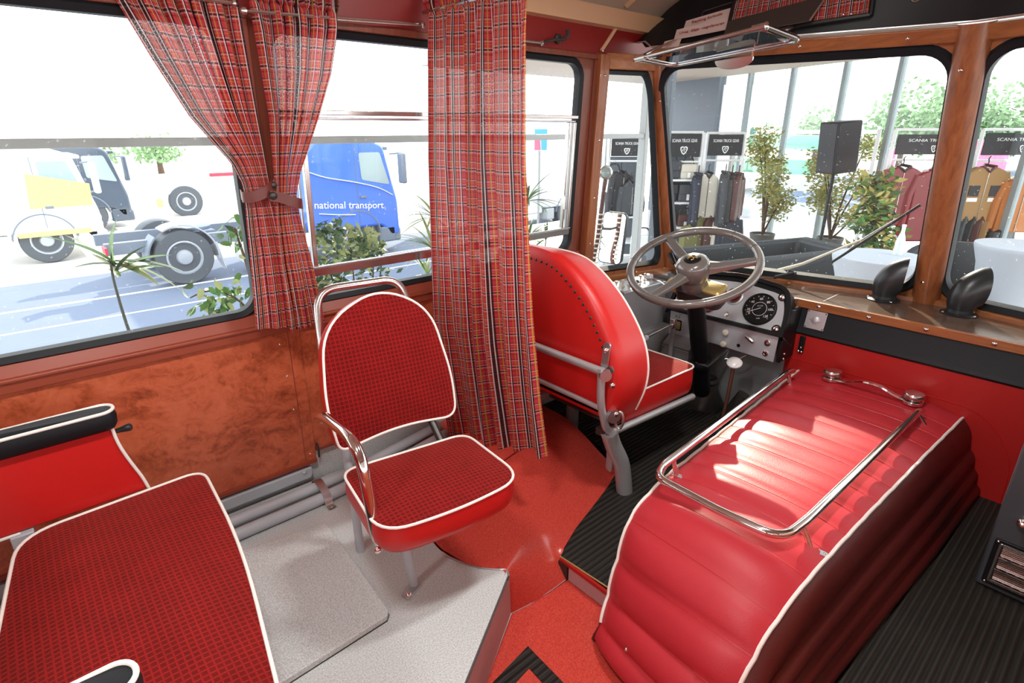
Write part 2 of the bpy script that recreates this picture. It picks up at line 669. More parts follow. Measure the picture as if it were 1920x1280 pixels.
def text(name, body, size, M, m, parent=None, depth=0.0008, align='CENTER', shear=0.0, sx=1.0):
    cu = bpy.data.curves.new('lettering_curve', 'FONT')
    cu.body = body
    cu.size = size
    cu.extrude = depth
    cu.align_x = align
    cu.align_y = 'CENTER'
    cu.shear = shear
    cu.resolution_u = 3
    ob = bpy.data.objects.new('lettering_tmp', cu)
    col.objects.link(ob)
    dg = bpy.context.evaluated_depsgraph_get()
    me = bpy.data.meshes.new_from_object(ob.evaluated_get(dg))
    bpy.data.objects.remove(ob)
    bpy.data.curves.remove(cu)
    S = Matrix.Diagonal((sx, 1, 1, 1))
    me.transform(M @ S)
    me.materials.clear()
    me.materials.append(MT[m])
    me.name = name
    o = bpy.data.objects.new(name, me)
    col.objects.link(o)
    if parent is not None:
        o.parent = parent
        o.matrix_parent_inverse = Matrix.Translation(-parent.location)
    return o

def grid(nu, nv, fn):
    V, U, F = [], [], []
    for j in range(nv + 1):
        for i in range(nu + 1):
            p, q = fn(i / nu, j / nv)
            V.append(Vector(p))
            U.append(q)
    for j in range(nv):
        for i in range(nu):
            a = j * (nu + 1) + i
            F.append((a, a + 1, a + nu + 2, a + nu + 1))
    return V, F, U

def lerp(a, b, t):
    return a + (b - a) * t
def interp(tab, x):
    if x <= tab[0][0]:
        return tab[0][1]
    for (a, p), (b, q) in zip(tab, tab[1:]):
        if x <= b:
            return p + (q - p) * (x - a) / (b - a)
    return tab[-1][1]
def sstep(a, b, x):
    t = min(max((x - a) / (b - a), 0), 1)
    return t * t * (3 - 2 * t)
def screw(name, p, d, r, parent, m='chrome'):
    M = zframe(p, d)
    v = lathe([(r, 0), (r * 0.95, r * 0.25), (r * 0.6, r * 0.6), (r * 0.05, r * 0.72)], M, 12)
    return mesh(name, v, m, parent)
# ================================================================== BUS SHELL
TW = math.tan(R(3.1))
def LW(x, z, w=0.0):
    return Vector((x, 1.875 - max(0.0, z - 0.64) * TW + w, z))
def RW(x, z, w=0.0):
    return Vector((x, -0.675 + max(0.0, z - 0.64) * TW - w, z))

# --- floors
FX0 = -2.6
fl = struct(mesh('floor', box(FX0, 2.66, -0.70, 1.90, -0.20, -0.16), 'red_lino', smooth=False), 'glossy mottled red linoleum floor of the bus')
# grey platform with the slanting aisle edge and the scooped front edge
curve = smoothline([(1.10, 1.875, 0), (1.02, 1.78, 0), (0.90, 1.55, 0), (0.815, 1.34, 0), (0.797, 1.228, 0), (0.811, 1.162, 0), (0.842, 1.096, 0), (0.898, 1.035, 0)], 5)
gp = [(p.x, p.y) for p in curve] + [(0.886, 1.018), (0.578, 0.823), (0.25, 0.61), (FX0, 0.61), (FX0, 1.875)]
gp.reverse()
M0 = Matrix.Identity(4)
plat = struct(mesh('floor_platform', prism(gp, M0, -0.16, 0.0), 'grey_lino', angle=30), 'raised platform covered in speckled grey linoleum')
# metal riser facing under the platform edge
rs = [(0.886, 1.016), (0.578, 0.821), (0.25, 0.608), (FX0, 0.608)]
V, F = [], []
for i, (x, y) in enumerate(rs):
    V += [Vector((x + 0.003, y - 0.003, -0.003)), Vector((x + 0.006, y - 0.006, -0.158))]
for i in range(3):
    F.append((2 * i, 2 * i + 1, 2 * i + 3, 2 * i + 2))
mesh('riser_facing', (V, F), 'pink_riser', plat)
mesh('edge_bead', tube([(0.893, 1.013, -0.15), (0.66, 0.868, -0.152), (0.27, 0.60, -0.152)], 0.004, 6), 'aluminium', plat)
mesh('edge_bead', tube([(p.x, p.y, 0.001) for p in curve[20:]] + [(0.888, 1.016, 0.0), (0.884, 1.010, -0.155)], 0.0035, 6), 'aluminium', plat)
hq = [(0.578, 1.588), (0.15, 1.652), (0.15, 1.095), (0.53, 1.107), (0.544, 1.122)]
hatch = mesh('floor_hatch', prism(hq[::-1], M0, 0.0, 0.020), 'grey_lino', plat, bev=0.003, label='flush floor hatch covered in the same grey linoleum')
mesh('hatch_joint', tube([(p[0], p[1], 0.0015) for p in hq], 0.0022, 5, True), 'dark_metal', plat)
# red hump behind the driver
E_ = [(0.876, 1.022, -0.16), (1.0, 1.002, -0.16), (1.143, 1.0, -0.155), (1.158, 1.05, -0.089), (1.283, 1.101, -0.089), (1.44, 1.148, -0.089), (1.56, 1.185, -0.089), (1.70, 1.24, -0.089)]
Epts = [Vector(p) for p in E_]
Lc = [Vector((p.x, p.y, 0)) for p in curve]
def along(pts, t):
    ls = [(b - a).length for a, b in zip(pts, pts[1:])]
    s = t * sum(ls)
    for (a, b), l in zip(zip(pts, pts[1:]), ls):
        if s <= l:
            return a.lerp(b, s / l)
        s -= l
    return pts[-1].copy()
far = [Vector((1.10, 1.875, 0)), Vector((1.5, 1.875, 0)), Vector((1.72, 1.875, 0))]
def hump(u, v):
    # u along the lower edge, v from the lower edge to the wall side
    e = along(Epts, u)
    t = along([Lc[-1], Lc[-4], Lc[-9], Lc[len(Lc) // 2], Lc[0], far[1], far[2]], u)
    p = e.lerp(t, v)
    wdt = lerp(0.06, 0.45, min(1, u * 2.0))
    z = lerp(e.z, 0.0, sstep(0.0, wdt, v))
    bumpz = 0.055 * math.exp(-((p.x - 1.42) / 0.30) ** 2) * sstep(0.35, 0.55, v)
    return (p.x, p.y, z + bumpz + 0.001), (u, v)
hv = grid(40, 24, hump)
for _ in range(14):
    q = [p.copy() for p in hv[0]]
    for j in range(1, 24):
        for i in range(1, 40):
            k = j * 41 + i
            hv[0][k] = (q[k - 1] + q[k + 1] + q[k - 41] + q[k + 41]) * 0.25
mesh('wheel_arch_cover', (hv[0], hv[1]), 'red_lino', fl, angle=60, label='red linoleum swept up over the wheel arch behind the driver seat')
mesh('floor_seam', tube([hump(t, 0)[0] for t in (0.0, 0.1, 0.2, 0.27)], 0.002, 5), 'pink_riser', fl)
mesh('arch_seam', tube([(hump(u, 0.46)[0][0], hump(u, 0.46)[0][1], hump(u, 0.46)[0][2] + 0.001) for u in (0.5, 0.6, 0.7, 0.8)], 0.0018, 5), 'red_paint', fl)
# driver's black ribbed floor
dp = [(1.141, 1.04), (1.283, 1.101), (1.44, 1.148), (1.56, 1.185), (1.68, 1.24), (1.78, 1.40), (1.82, 1.60), (1.83, 1.875), (2.60, 1.875), (2.60, 0.80), (1.154, 0.80)]
drv = struct(mesh('floor_driver', prism(dp[::-1], M0, -0.16, -0.09), 'ribbed_rubber', smooth=False), 'black ribbed rubber floor of the driving position')
mesh('step_riser', box(1.133, 1.139, 0.80, 0.995, -0.157, -0.102), 'pink_riser', drv)
mesh('step_trim', box(1.130, 1.140, 0.80, 1.035, -0.102, -0.090), 'bulkhead_red', drv)
mesh('step_edge', tube([(1.136, 1.037, -0.088), (1.150, 0.80, -0.088)], 0.003, 6), 'brass', drv)
mesh('step_corner', box(1.128, 1.142, 0.998, 1.038, -0.158, -0.10), 'dark_metal', drv)
struct(mesh('floor_aisle', box(0.95, 2.60, -0.70, 0.37, -0.16, -0.09), 'ribbed_rubber', smooth=False), 'black ribbed rubber floor beside the engine cover')
# black chevron edging on the red floor
chev = [(0.857, 0.896), (0.708 - 0.08, 0.872 - 0.012), (0.751 - 0.08, 0.834 - 0.012)]
a, b, c_, d_ = Vector((0.857, 0.896)), Vector((0.60, 0.855)), Vector((0.60, 0.808)), Vector((0.811, 0.842))
e_, f_ = Vector((0.80, 0.69)), Vector((0.845, 0.66))
mesh('floor_edging', (lambda P: prism(P[::-1], M0, -0.161, -0.157))([(0.857, 0.896), (0.811, 0.842), (0.60, 0.812), (0.60, 0.860)]), 'ribbed_rubber', fl, smooth=False, label='black rubber edging strip')
mesh('floor_edging', (lambda P: prism(P, M0, -0.161, -0.157))([(0.857, 0.896), (0.811, 0.842), (0.795, 0.60), (0.842, 0.60)]), 'ribbed_rubber', fl, smooth=False, label='black rubber edging strip')

# --- left wall: grey skirt, burl panels, sill
wl = struct(mesh('wall_left', box(FX0, 2.17, 1.885, 1.925, -0.16, 0.69), 'grey_lino', smooth=False), 'left side wall of the bus')
mesh('burl_panel', box(FX0, 0.675, 1.862, 1.885, 0.100, 0.630), 'burl_wood', wl, label='reddish brown burl veneer panel')
mesh('burl_panel', box(0.677, 2.10, 1.866, 1.885, 0.140, 0.630), 'burl_wood', wl, label='reddish brown burl veneer panel')
mesh('bottom_rail', box(FX0, 0.676, 1.856, 1.886, 0.082, 0.100), 'rust_paint', wl, bev=0.003)
mesh('bottom_rail', box(0.680, 2.10, 1.860, 1.886, 0.124, 0.140), 'rust_paint', wl, bev=0.003)
mesh('panel_clip', tube([(0.682, 1.862, 0.16), (0.686, 1.856, 0.14), (0.684, 1.858, 0.10)], 0.004, 6), 'dark_metal', wl)
mesh('sill_ledge', box(FX0, 2.10, 1.838, 1.885, 0.640, 0.652), 'rust_paint', wl, bev=0.004)
mesh('sill_fascia', box(FX0, 2.10, 1.846, 1.885, 0.612, 0.640), 'rust_paint', wl, bev=0.002)
V, F = [], []
for (x, z) in ((FX0, 0.652), (2.10, 0.652)):
    V += [Vector((x, 1.852, z)), Vector((x, 1.868, 0.685)), Vector((x, 1.89, 0.685)), Vector((x, 1.89, z))]
F = [(0, 1, 5, 4), (1, 2, 6, 5), (2, 3, 7, 6), (3, 0, 4, 7), (0, 3, 2, 1), (4, 5, 6, 7)]
mesh('sill_slope', (V, F), 'rust_paint', wl, smooth=False)
for x, z in ((0.605, 0.57), (0.612, 0.45), (0.618, 0.32), (0.655, 0.125), (1.35, 0.57), (1.35, 0.3)):
    screw('screw', (x, 1.861, z), (0, -1, 0), 0.004, wl)
mesh('panel_seam', box(0.634, 0.637, 1.8605, 1.8625, 0.10, 0.612), 'rust_paint', wl)
# heater channel, heater pipes and their clamp along the skirt
ch = mesh('pipe_channel', prism(rrect(-0.9, 0.652, 0.030, 0.072, [0.02, 0.004, 0.004, 0.004]), frame((0, 1.870, 0), (1, 0, 0), (0, 0, 1)), -0.016, 0.016), 'grey_paint', wl, bev=0.003)
screw('screw', (0.62, 1.853, 0.062), (0, -1, 0), 0.007, wl, 'grey_paint')
hp = thing('heater_pipes', 'pair of grey heating pipes running along the grey skirting', 'pipes', (0.3, 1.75, 0.0))
for y, z in ((1.772, 0.036), (1.716, 0.022)):
    mesh('pipe', tube([(-1.2, y - 0.01, z), (0.62, y, z), (0.78, y + 0.008, z + 0.004), (1.02, y + 0.035, z + 0.01), (1.20, y + 0.055, z + 0.02)], 0.0205, 12), 'grey_paint', hp)
cl = thing('pipe_clamp', 'small metal clamp screwed over the two heating pipes', 'clamp', (0.635, 1.74, 0))
arc = smoothline([(0.635, 1.825, 0.004), (0.635, 1.80, 0.010), (0.635, 1.797, 0.045), (0.635, 1.772, 0.062), (0.635, 1.716, 0.048), (0.635, 1.692, 0.024), (0.635, 1.686, 0.004), (0.635, 1.662, 0.003)], 4)
V, F = [], []
for p in arc:
    V += [p + Vector((-0.014, 0, 0)), p + Vector((0.014, 0, 0)), p + Vector((0.014, 0, 0.002)), p + Vector((-0.014, 0, 0.002))]
for i in range(len(arc) - 1):
    for k in range(4):
        F.append((4 * i + k, 4 * i + (k + 1) % 4, 4 * i + 4 + (k + 1) % 4, 4 * i + 4 + k))
mesh('strap', (V, F), 'aluminium', cl)
screw('screw', (0.635, 1.815, 0.008), (0, 0, 1), 0.006, cl, 'brass')
screw('screw', (0.635, 1.670, 0.005), (0, 0, 1), 0.005, cl, 'brass')

# --- window bays in the left wall
def bay(fn, x0, x1, z0, z1, hx0, hx1, hz0, hz1, r, m, parent, name='bay_panel', t=0.04):
    outer = rrect(x0, x1, z0, z1, 0.0005, 6)
    inner = rrect(hx0, hx1, hz0, hz1, r, 6)
    return mesh(name, ring(outer, inner, fn, 0.0, t), m, parent, angle=30)
def rubber(fn, hx0, hx1, hz0, hz1, r, parent, wd=0.030, proud=0.012, name='rubber_seal'):
    a = rrect(hx0 - wd * 0.55, hx1 + wd * 0.55, hz0 - wd * 0.55, hz1 + wd * 0.55, r + wd * 0.5, 8)
    b = rrect(hx0 + wd * 0.45, hx1 - wd * 0.45, hz0 + wd * 0.45, hz1 - wd * 0.45, max(r - wd * 0.4, 0.01), 8)
    mid = rrect(hx0 - wd * 0.1, hx1 + wd * 0.1, hz0 - wd * 0.1, hz1 + wd * 0.1, r + wd * 0.1, 8)
    n = len(a)
    V = [fn(p[0], p[1], 0.004) for p in a] + [fn(p[0], p[1], -proud) for p in mid] + [fn(p[0], p[1], -proud * 0.2) for p in b] + [fn(p[0], p[1], 0.03) for p in b]
    F = []
    for k in range(3):
        for i in range(n):
            j = (i + 1) % n
            F.append((k * n + i, k * n + j, (k + 1) * n + j, (k + 1) * n + i))
    return mesh(name, (V, F), 'black_rubber', parent, angle=50)
def glass(fn, hx0, hx1, hz0, hz1, r, parent, m='side_glass', w=0.016, name='pane'):
    p = rrect(hx0 - 0.004, hx1 + 0.004, hz0 - 0.004, hz1 + 0.004, r, 8)
    n = len(p)
    V = [fn(a[0], a[1], w) for a in p]
    return mesh(name, (V, [tuple(range(n))]), m, parent, smooth=False)
ZB, ZT = 0.685, 1.560
W = {}
for i, (x0, x1, hx0, hx1) in enumerate(((-2.6, -1.08, -2.5, -1.14), (-1.08, 0.615, -1.02, 0.558), (0.615, 2.105, 0.690, 2.022))):
    wi = struct(mesh('window_%d' % (i + 1), ring(rrect(x0, x1, ZB, ZT, 0.0005, 6), rrect(hx0 - 0.016, hx1 + 0.016, 0.690, 1.523, 0.075, 6), LW, 0.0, 0.04), 'mahogany_z', angle=30), 'side window in the left wall with black rubber seal')
    rubber(LW, hx0 - 0.006, hx1 + 0.006, 0.690, 1.523, 0.07, wi)
    glass(LW, hx0, hx1, 0.696, 1.517, 0.06, wi)
    W[i] = wi
# outer strip where the two windows meet
st = struct(mesh('trim_1', prism([(0.592, 0.70), (0.635, 0.70), (0.635, 1.56), (0.592, 1.56)], Matrix(((1, 0, 0, 0), (0, TW * -1.0, -1, 1.875 + 0.64 * TW), (0, 1, 0, 0), (0, 0, 0, 1))), -0.002, 0.010), 'rust_paint', bev=0.002), 'narrow red brown pillar strip between the windows')
for z in (1.46, 1.30, 1.18):
    screw('screw', LW(0.613, z, -0.012), (0, -1, 0), 0.004, st, 'dull_chrome')
mesh('seat_belt_clip', tube([LW(0.610, 1.42, -0.014), LW(0.612, 1.40, -0.02), LW(0.612, 1.335, -0.02), LW(0.614, 1.32, -0.012)], 0.007, 8, flat=0.5), 'dull_chrome', st)
# window 3: aluminium sliding sash frame
sash = thing('sliding_sash', 'aluminium sliding window frame in the window behind the driver', 'window frame', (0.77, 1.85, 0.8))
def bar(p, x0, x1, z0, z1, d0=-0.006, d1=0.014, m='dull_chrome', name='rail'):
    v = []
    for w_ in (d0, d1):
        for x, z in ((x0, z0), (x1, z0), (x1, z1), (x0, z1)):
            v.append(LW(x, z, w_))
    return mesh(name, (v, [(3, 2, 1, 0), (4, 5, 6, 7), (0, 1, 5, 4), (1, 2, 6, 5), (2, 3, 7, 6), (3, 0, 4, 7)]), m, p, bev=0.002)
bar(sash, 0.70, 2.016, 0.777, 0.806)
bar(sash, 0.70, 2.016, 0.806, 0.812, -0.012, 0.002, 'aluminium')
bar(sash, 0.70, 2.022, 1.290, 1.305)
bar(sash, 0.70, 2.022, 1.276, 1.284, 0.0, 0.012, 'aluminium')
bar(sash, 0.756, 0.772, 0.812, 1.276, name='stile')
bar(sash, 0.738, 0.744, 0.812, 1.276, 0.006, 0.016, 'aluminium', name='stile')
bar(sash, 1.965, 1.975, 0.812, 1.276, name='stile')
bar(sash, 1.985, 1.992, 0.812, 1.276, -0.012, 0.004, 'aluminium', name='stile')
bar(sash, 2.002, 2.012, 0.812, 1.276, -0.008, 0.010, name='stile')
bar(sash, 1.962, 1.978, 0.90, 0.96, -0.018, -0.006, 'aluminium', name='latch')
# wooden post, red upper band, quarter window
pv = []
for z in (0.55, 1.56):
    pv += [LW(2.100, z, -0.006), LW(2.172, z, -0.012), LW(2.178, z, 0.03), LW(2.10, z, 0.03)]
post = struct(mesh('trim_2', (pv, [(0, 1, 5, 4), (1, 2, 6, 5), (2, 3, 7, 6), (3, 0, 4, 7), (0, 3, 2, 1), (4, 5, 6, 7)]), 'mahogany_z', smooth=False), 'dark wooden window post')
pv = []
for z in (0.535, 1.555):
    pv += [LW(2.116, z, -0.030), LW(2.172, z, -0.034), LW(2.178, z, 0.0), LW(2.116, z, 0.0)]
mesh('cover_strip', (pv, [(0, 1, 5, 4), (1, 2, 6, 5), (2, 3, 7, 6), (3, 0, 4, 7), (0, 3, 2, 1), (4, 5, 6, 7)]), 'teak_z', post, bev=0.004)
for z in (1.47, 1.20, 0.94, 0.72):
    screw('screw', LW(2.144, z, -0.033), (0, -1, 0), 0.006, post)
ub = []
for x in (FX0, 2.62):
    ub += [LW(x, 1.552, -0.002), LW(x, 1.68, -0.002), LW(x, 1.68, 0.03), LW(x, 1.552, 0.03)]
uw = struct(mesh('wall_left_upper', (ub, [(0, 1, 5, 4), (1, 2, 6, 5), (2, 3, 7, 6), (3, 0, 4, 7), (0, 3, 2, 1), (4, 5, 6, 7)]), 'red_paint', smooth=False), 'dark red band of wall above the side windows')
vv = []
for x in (FX0, 2.16):
    vv += [LW(x, 1.533, -0.012), LW(x, 1.555, -0.012), LW(x, 1.555, 0.01), LW(x, 1.533, 0.01)]
mesh('window_head', (vv, [(0, 1, 5, 4), (1, 2, 6, 5), (2, 3, 7, 6), (3, 0, 4, 7), (0, 3, 2, 1), (4, 5, 6, 7)]), 'mahogany_z', uw, bev=0.003)
mesh('cover_bead', tube([LW(2.222, 1.665, -0.006), LW(2.135, 1.568, -0.006)], 0.008, 8), 'beige_trim', uw)
screw('screw', LW(2.137, 1.568, -0.014), (0, -1, 0), 0.006, uw)
# lower wall below the quarter window
A_B, A_T = Vector((2.713, 1.748, 0.53)), Vector((2.428, 1.738, 1.545))
P_B, P_T = Vector((2.172, 1.872, 0.53)), Vector((2.172, 1.826, 1.545))
def QW(u, v, w=0.0):
    a = P_B.lerp(P_T, v)
    b = A_B.lerp(A_T, v)
    n = (A_B - P_B).cross(P_T - P_B).normalized()
    return a.lerp(b, u) + n * (-w)
if (QW(0, 0, 1) - QW(0, 0, 0)).y < 0:
    _q = QW
    def QW(u, v, w=0.0):
        return _q(u, v, -w)
qo = rrect(0, 1, 0, 1, 0.0005, 6)
qi = rrect(0.015, 0.90, 0.035, 0.95, [0.07, 0.10, 0.06, 0.04], 6)
q4 = struct(mesh('window_4', ring(qo, qi, QW, 0.0, 0.03), 'teak_z', angle=30), 'quarter window beside the driver with black rubber seal')
qa = rrect(0.005, 0.915, 0.020, 0.962, [0.075, 0.11, 0.06, 0.045], 8)
qb = rrect(0.035, 0.860, 0.048, 0.935, [0.06, 0.12, 0.06, 0.04], 8)
n = len(qa)
mesh('rubber_seal', ([QW(p[0], p[1], 0.002) for p in qa] + [QW(0.5 * (p[0] + q[0]), 0.5 * (p[1] + q[1]), -0.014) for p, q in zip(qa, qb)] + [QW(p[0], p[1], 0.02) for p in qb], [(k * n + i, k * n + (i + 1) % n, (k + 1) * n + (i + 1) % n, (k + 1) * n + i) for k in range(2) for i in range(n)]), 'black_rubber', q4, angle=50)
mesh('pane', ([QW(p[0], p[1], 0.012) for p in qb], [tuple(range(n))]), 'windscreen_glass', q4, smooth=False)
qs = []
for z0, z1, w0 in ((0.50, 0.535, -0.022),):
    a0, b0 = Vector((2.172, 1.872, 0)), Vector((2.713, 1.748, 0))
    nn = Vector((-(b0 - a0).y, (b0 - a0).x, 0)).normalized()
    for z in (z0, z1):
        for q, s in ((a0, w0), (b0, w0), (b0, 0.02), (a0, 0.02)):
            p = q + nn * s
            qs.append(Vector((p.x, p.y, z)))
mesh('side_sill', (qs, [(3, 2, 1, 0), (4, 5, 6, 7), (0, 1, 5, 4), (1, 2, 6, 5), (2, 3, 7, 6), (3, 0, 4, 7)]), 'teak_x', q4, bev=0.004)
for t in (0.15, 0.55, 0.9):
    p = a0.lerp(b0, t) - nn * 0.022
    screw('screw', (p.x, p.y, 0.537), (0, 0, 1), 0.006, q4)
mesh('head_rail', join(([QW(u, v, w_) for w_ in (-0.014, 0.02) for u, v in ((0, 0.955), (1, 0.955), (1, 1.02), (0, 1.02))], [(3, 2, 1, 0), (4, 5, 6, 7), (0, 1, 5, 4), (1, 2, 6, 5), (2, 3, 7, 6), (3, 0, 4, 7)])), 'teak_x', q4, bev=0.004)
V = []
for q in (a0, b0):
    for z in (-0.16, 0.50):
        V += [Vector((q.x, q.y, z)), Vector((q.x, q.y, z)) + nn * 0.03]
mesh('lower_panel', (V, [(0, 2, 6, 4), (1, 5, 7, 3), (0, 1, 3, 2), (4, 6, 7, 5), (2, 3, 7, 6), (0, 4, 5, 1)]), 'grey_steel', wl, smooth=False)

# --- windscreen: two raked flat panes meeting at a prow
RK = R(16.35)
EV = Vector((-math.sin(RK), 0, math.cos(RK)))
def wscreen(A, C):
    EU = (C - A).normalized()
    nn = EU.cross(EV).normalized()
    if nn.x < 0:
        nn = -nn
    return lambda u, v, w=0.0: A + EU * u + EV * v + nn * w
C_ = Vector((2.995, 0.600, 0.55))
WS1 = wscreen(Vector((2.713, 1.744, 0.55)), C_)
WS2 = wscreen(Vector((2.713, -0.544, 0.55)), C_)
WL = (C_ - Vector((2.713, 1.744, 0.55))).length
for k, (fn, nm, lb) in enumerate(((WS1, 'window_5', 'windscreen pane in front of the driver'), (WS2, 'window_6', 'windscreen pane on the door side'))):
    ws = struct(mesh(nm, ring(rrect(0, WL, -0.025, 1.085, 0.0005, 6), rrect(0.028, WL - 0.045, 0.020, 1.008, 0.10, 6), fn, 0.0, 0.03), 'teak_y', angle=30), lb)
    rubber(fn, 0.022, WL - 0.040, 0.014, 1.012, 0.11, ws, wd=0.042, proud=0.014)
    glass(fn, 0.034, WL - 0.052, 0.027, 1.002, 0.10, ws, 'windscreen_glass', 0.012)
    sb = []
    for u in (0, WL):
        for (v, w_) in ((-0.018, -0.034), (0.006, -0.026), (0.006, 0.0), (-0.03, 0.0)):
            sb.append(fn(u, v, w_))
    mesh('sill_bead', (sb, [(0, 1, 5, 4), (1, 2, 6, 5), (2, 3, 7, 6), (3, 0, 4, 7), (0, 3, 2, 1), (4, 5, 6, 7)]), 'teak_y', ws, bev=0.003)
    hb = []
    for u in (0, WL):
        for (v, w_) in ((1.030, -0.020), (1.085, -0.030), (1.085, 0.0), (1.030, 0.0)):
            hb.append(fn(u, v, w_))
    mesh('head_rail', (hb, [(0, 1, 5, 4), (1, 2, 6, 5), (2, 3, 7, 6), (3, 0, 4, 7), (0, 3, 2, 1), (4, 5, 6, 7)]), 'teak_y', ws, bev=0.006)
    for u in (0.25, 0.62, 0.98):
        screw('screw', fn(u, 1.058, -0.025), (-1, 0, 0), 0.007, ws, 'dull_chrome')
        screw('screw', fn(u, -0.004, -0.031), (-1, 0, 0.6), 0.006, ws, 'brass')
# corner pillar and centre pillar
def pillar(name, p0, p1, halfw, depth, side, inward, label):
    side, inward = Vector(side).normalized(), Vector(inward).normalized()
    V, F = [], []
    pr = [(math.cos(R(a)) * halfw, math.sin(R(a)) * depth) for a in range(0, 181, 15)]
    for p in (Vector(p0), Vector(p1)):
        for a, b in pr:
            V.append(p + side * a + inward * b)
    n = len(pr)
    F = [(i, i + 1, n + i + 1, n + i) for i in range(n - 1)] + [(n - 1, 0, n, 2 * n - 1), tuple(range(n)), tuple(range(2 * n - 1, n - 1, -1))]
    return struct(mesh(name, (V, F), 'teak_z', angle=40), label)
ap = pillar('trim_3', A_B + Vector((0.0, 0.0, -0.02)), A_T + Vector((-0.002, 0, 0.02)), 0.030, 0.024, (0.6, -0.8, 0), (-0.7, -0.7, 0), 'wooden corner pillar of the windscreen')
for t in (0.14, 0.83):
    p = A_B.lerp(A_T, t)
    screw('screw', p + Vector((-0.014, -0.020, 0)), (-0.7, -0.7, 0), 0.006, ap)
cpb, cpt = WS1(WL, -0.03, 0), WS1(WL, 1.09, 0)
cp = pillar('trim_4', cpb, cpt, 0.056, 0.058, (0, 1, 0), (-1, 0, -0.2), 'rounded wooden pillar in the middle of the windscreen')
for t in (0.10, 0.86):
    p = Vector(cpb).lerp(cpt, t)
    screw('screw', p + Vector((-0.056, 0.012, 0)), (-1, 0.2, 0), 0.008, cp)

# --- ceiling, trim mouldings, header
def ceil_z(y):
    return 1.685 + 0.26 * math.sqrt(max(0.0, 1 - ((y - 0.60) / 1.235) ** 2))
cg = grid(2, 48, lambda u, v: ((lerp(FX0, 2.56, u), 0.60 + 1.234 * math.cos(math.pi * v), ceil_z(0.60 + 1.234 * math.cos(math.pi * v))), (u, v)))
up_ = [p + Vector((0, 0, 0.03)) for p in cg[0]]
cv = cg[0] + up_
nf = len(cg[0])
cf = cg[1] + [tuple(i + nf for i in reversed(q)) for q in cg[1]]
ce = struct(mesh('ceiling', (cv, cf), 'beige_paint', angle=60), 'curved beige ceiling of the bus')
for yy, sg in ((1.806, 1), (-0.606, -1)):
    V = []
    for x in (FX0, 2.56):
        V += [Vector((x, yy + 0.03 * sg, 1.655)), Vector((x, yy - 0.015 * sg, 1.665)), Vector((x, yy - 0.030 * sg, 1.700)), Vector((x, yy - 0.052 * sg, 1.725)), Vector((x, yy + 0.03 * sg, 1.725))]
    F = [(i, (i + 1) % 5, 5 + (i + 1) % 5, 5 + i) for i in range(5)] + [(4, 3, 2, 1, 0), (5, 6, 7, 8, 9)]
    mesh('cornice', (V, F), 'beige_trim', ce, angle=25)
for x in (2.235, 0.75, -0.75):
    pts = [Vector((x + 0.02, 0.60 + 1.19 * math.cos(math.pi * v), ceil_z(0.60 + 1.19 * math.cos(math.pi * v)) - 0.004)) for v in [k / 24 for k in range(25)]]
    mesh('ceiling_bead', tube(pts, 0.012, 8), 'beige_trim', ce)
# black header above the windscreen, following the prow below and the arch above
def header(u, v):
    y = 0.60 + 1.225 * math.cos(math.pi * u)
    p1 = Vector((2.55, y, ceil_z(y) + 0.01))
    t = abs(y - 0.6) / 1.144
    xb = lerp(cpt.x, WS1(0, 1.085, 0).x, min(t, 1.0)) - 0.035
    p0 = Vector((xb, y, 1.596 if abs(y - 0.6) < 1.16 else 1.62))
    p = p0.lerp(p1, v)
    return (p.x, p.y, p.z), (u, v)
hg = grid(48, 4, header)
hd = struct(mesh('wall_front_header', (hg[0], hg[1]), 'black_paint', angle=50), 'black header panel above the windscreen')
mesh('chrome_edge', tube([header(k / 40, 0.0)[0] for k in range(2, 39)], 0.004, 6), 'dull_chrome', hd)

# --- right wall, rear wall (behind the camera, they hold the other windows)
wr = struct(mesh('wall_right', box(FX0, 2.66, -0.71, -0.675, -0.16, 0.69), 'burl_wood', smooth=False), 'right side wall of the bus')
ub = []
for x in (FX0, 2.62):
    ub += [RW(x, 1.552, 0), RW(x, 1.70, 0), RW(x, 1.70, 0.03), RW(x, 1.552, 0.03)]
mesh('upper_band', (ub, [(0, 1, 5, 4), (1, 2, 6, 5), (2, 3, 7, 6), (3, 0, 4, 7), (0, 3, 2, 1), (4, 5, 6, 7)]), 'red_paint', wr, smooth=False)
for i, (x0, x1) in enumerate(((-2.6, -1.08), (-1.08, 0.615), (0.615, 2.66))):
    wi = struct(mesh('window_%d' % (i + 7), ring(rrect(x0, x1, ZB, 1.56, 0.0005, 6), rrect(x0 + 0.06, x1 - 0.06, 0.71, 1.52, 0.07, 6), RW, 0.0, 0.03), 'mahogany_z', angle=30), 'side window in the right wall with black rubber seal')
    rubber(RW, x0 + 0.066, x1 - 0.066, 0.71, 1.52, 0.07, wi)
    glass(RW, x0 + 0.07, x1 - 0.07, 0.715, 1.515, 0.06, wi)
def BW(y, z, w=0.0):
    return Vector((FX0 - w, y, z))
bw = struct(mesh('wall_rear', ring(rrect(-0.71, 1.92, -0.16, 1.97, 0.0005, 6), rrect(-0.35, 1.55, 0.75, 1.50, 0.12, 6), BW, 0.0, 0.04), 'burl_wood', angle=30), 'rear wall of the bus with its window')
glass(BW, -0.35, 1.55, 0.75, 1.50, 0.12, bw, name='rear_pane')
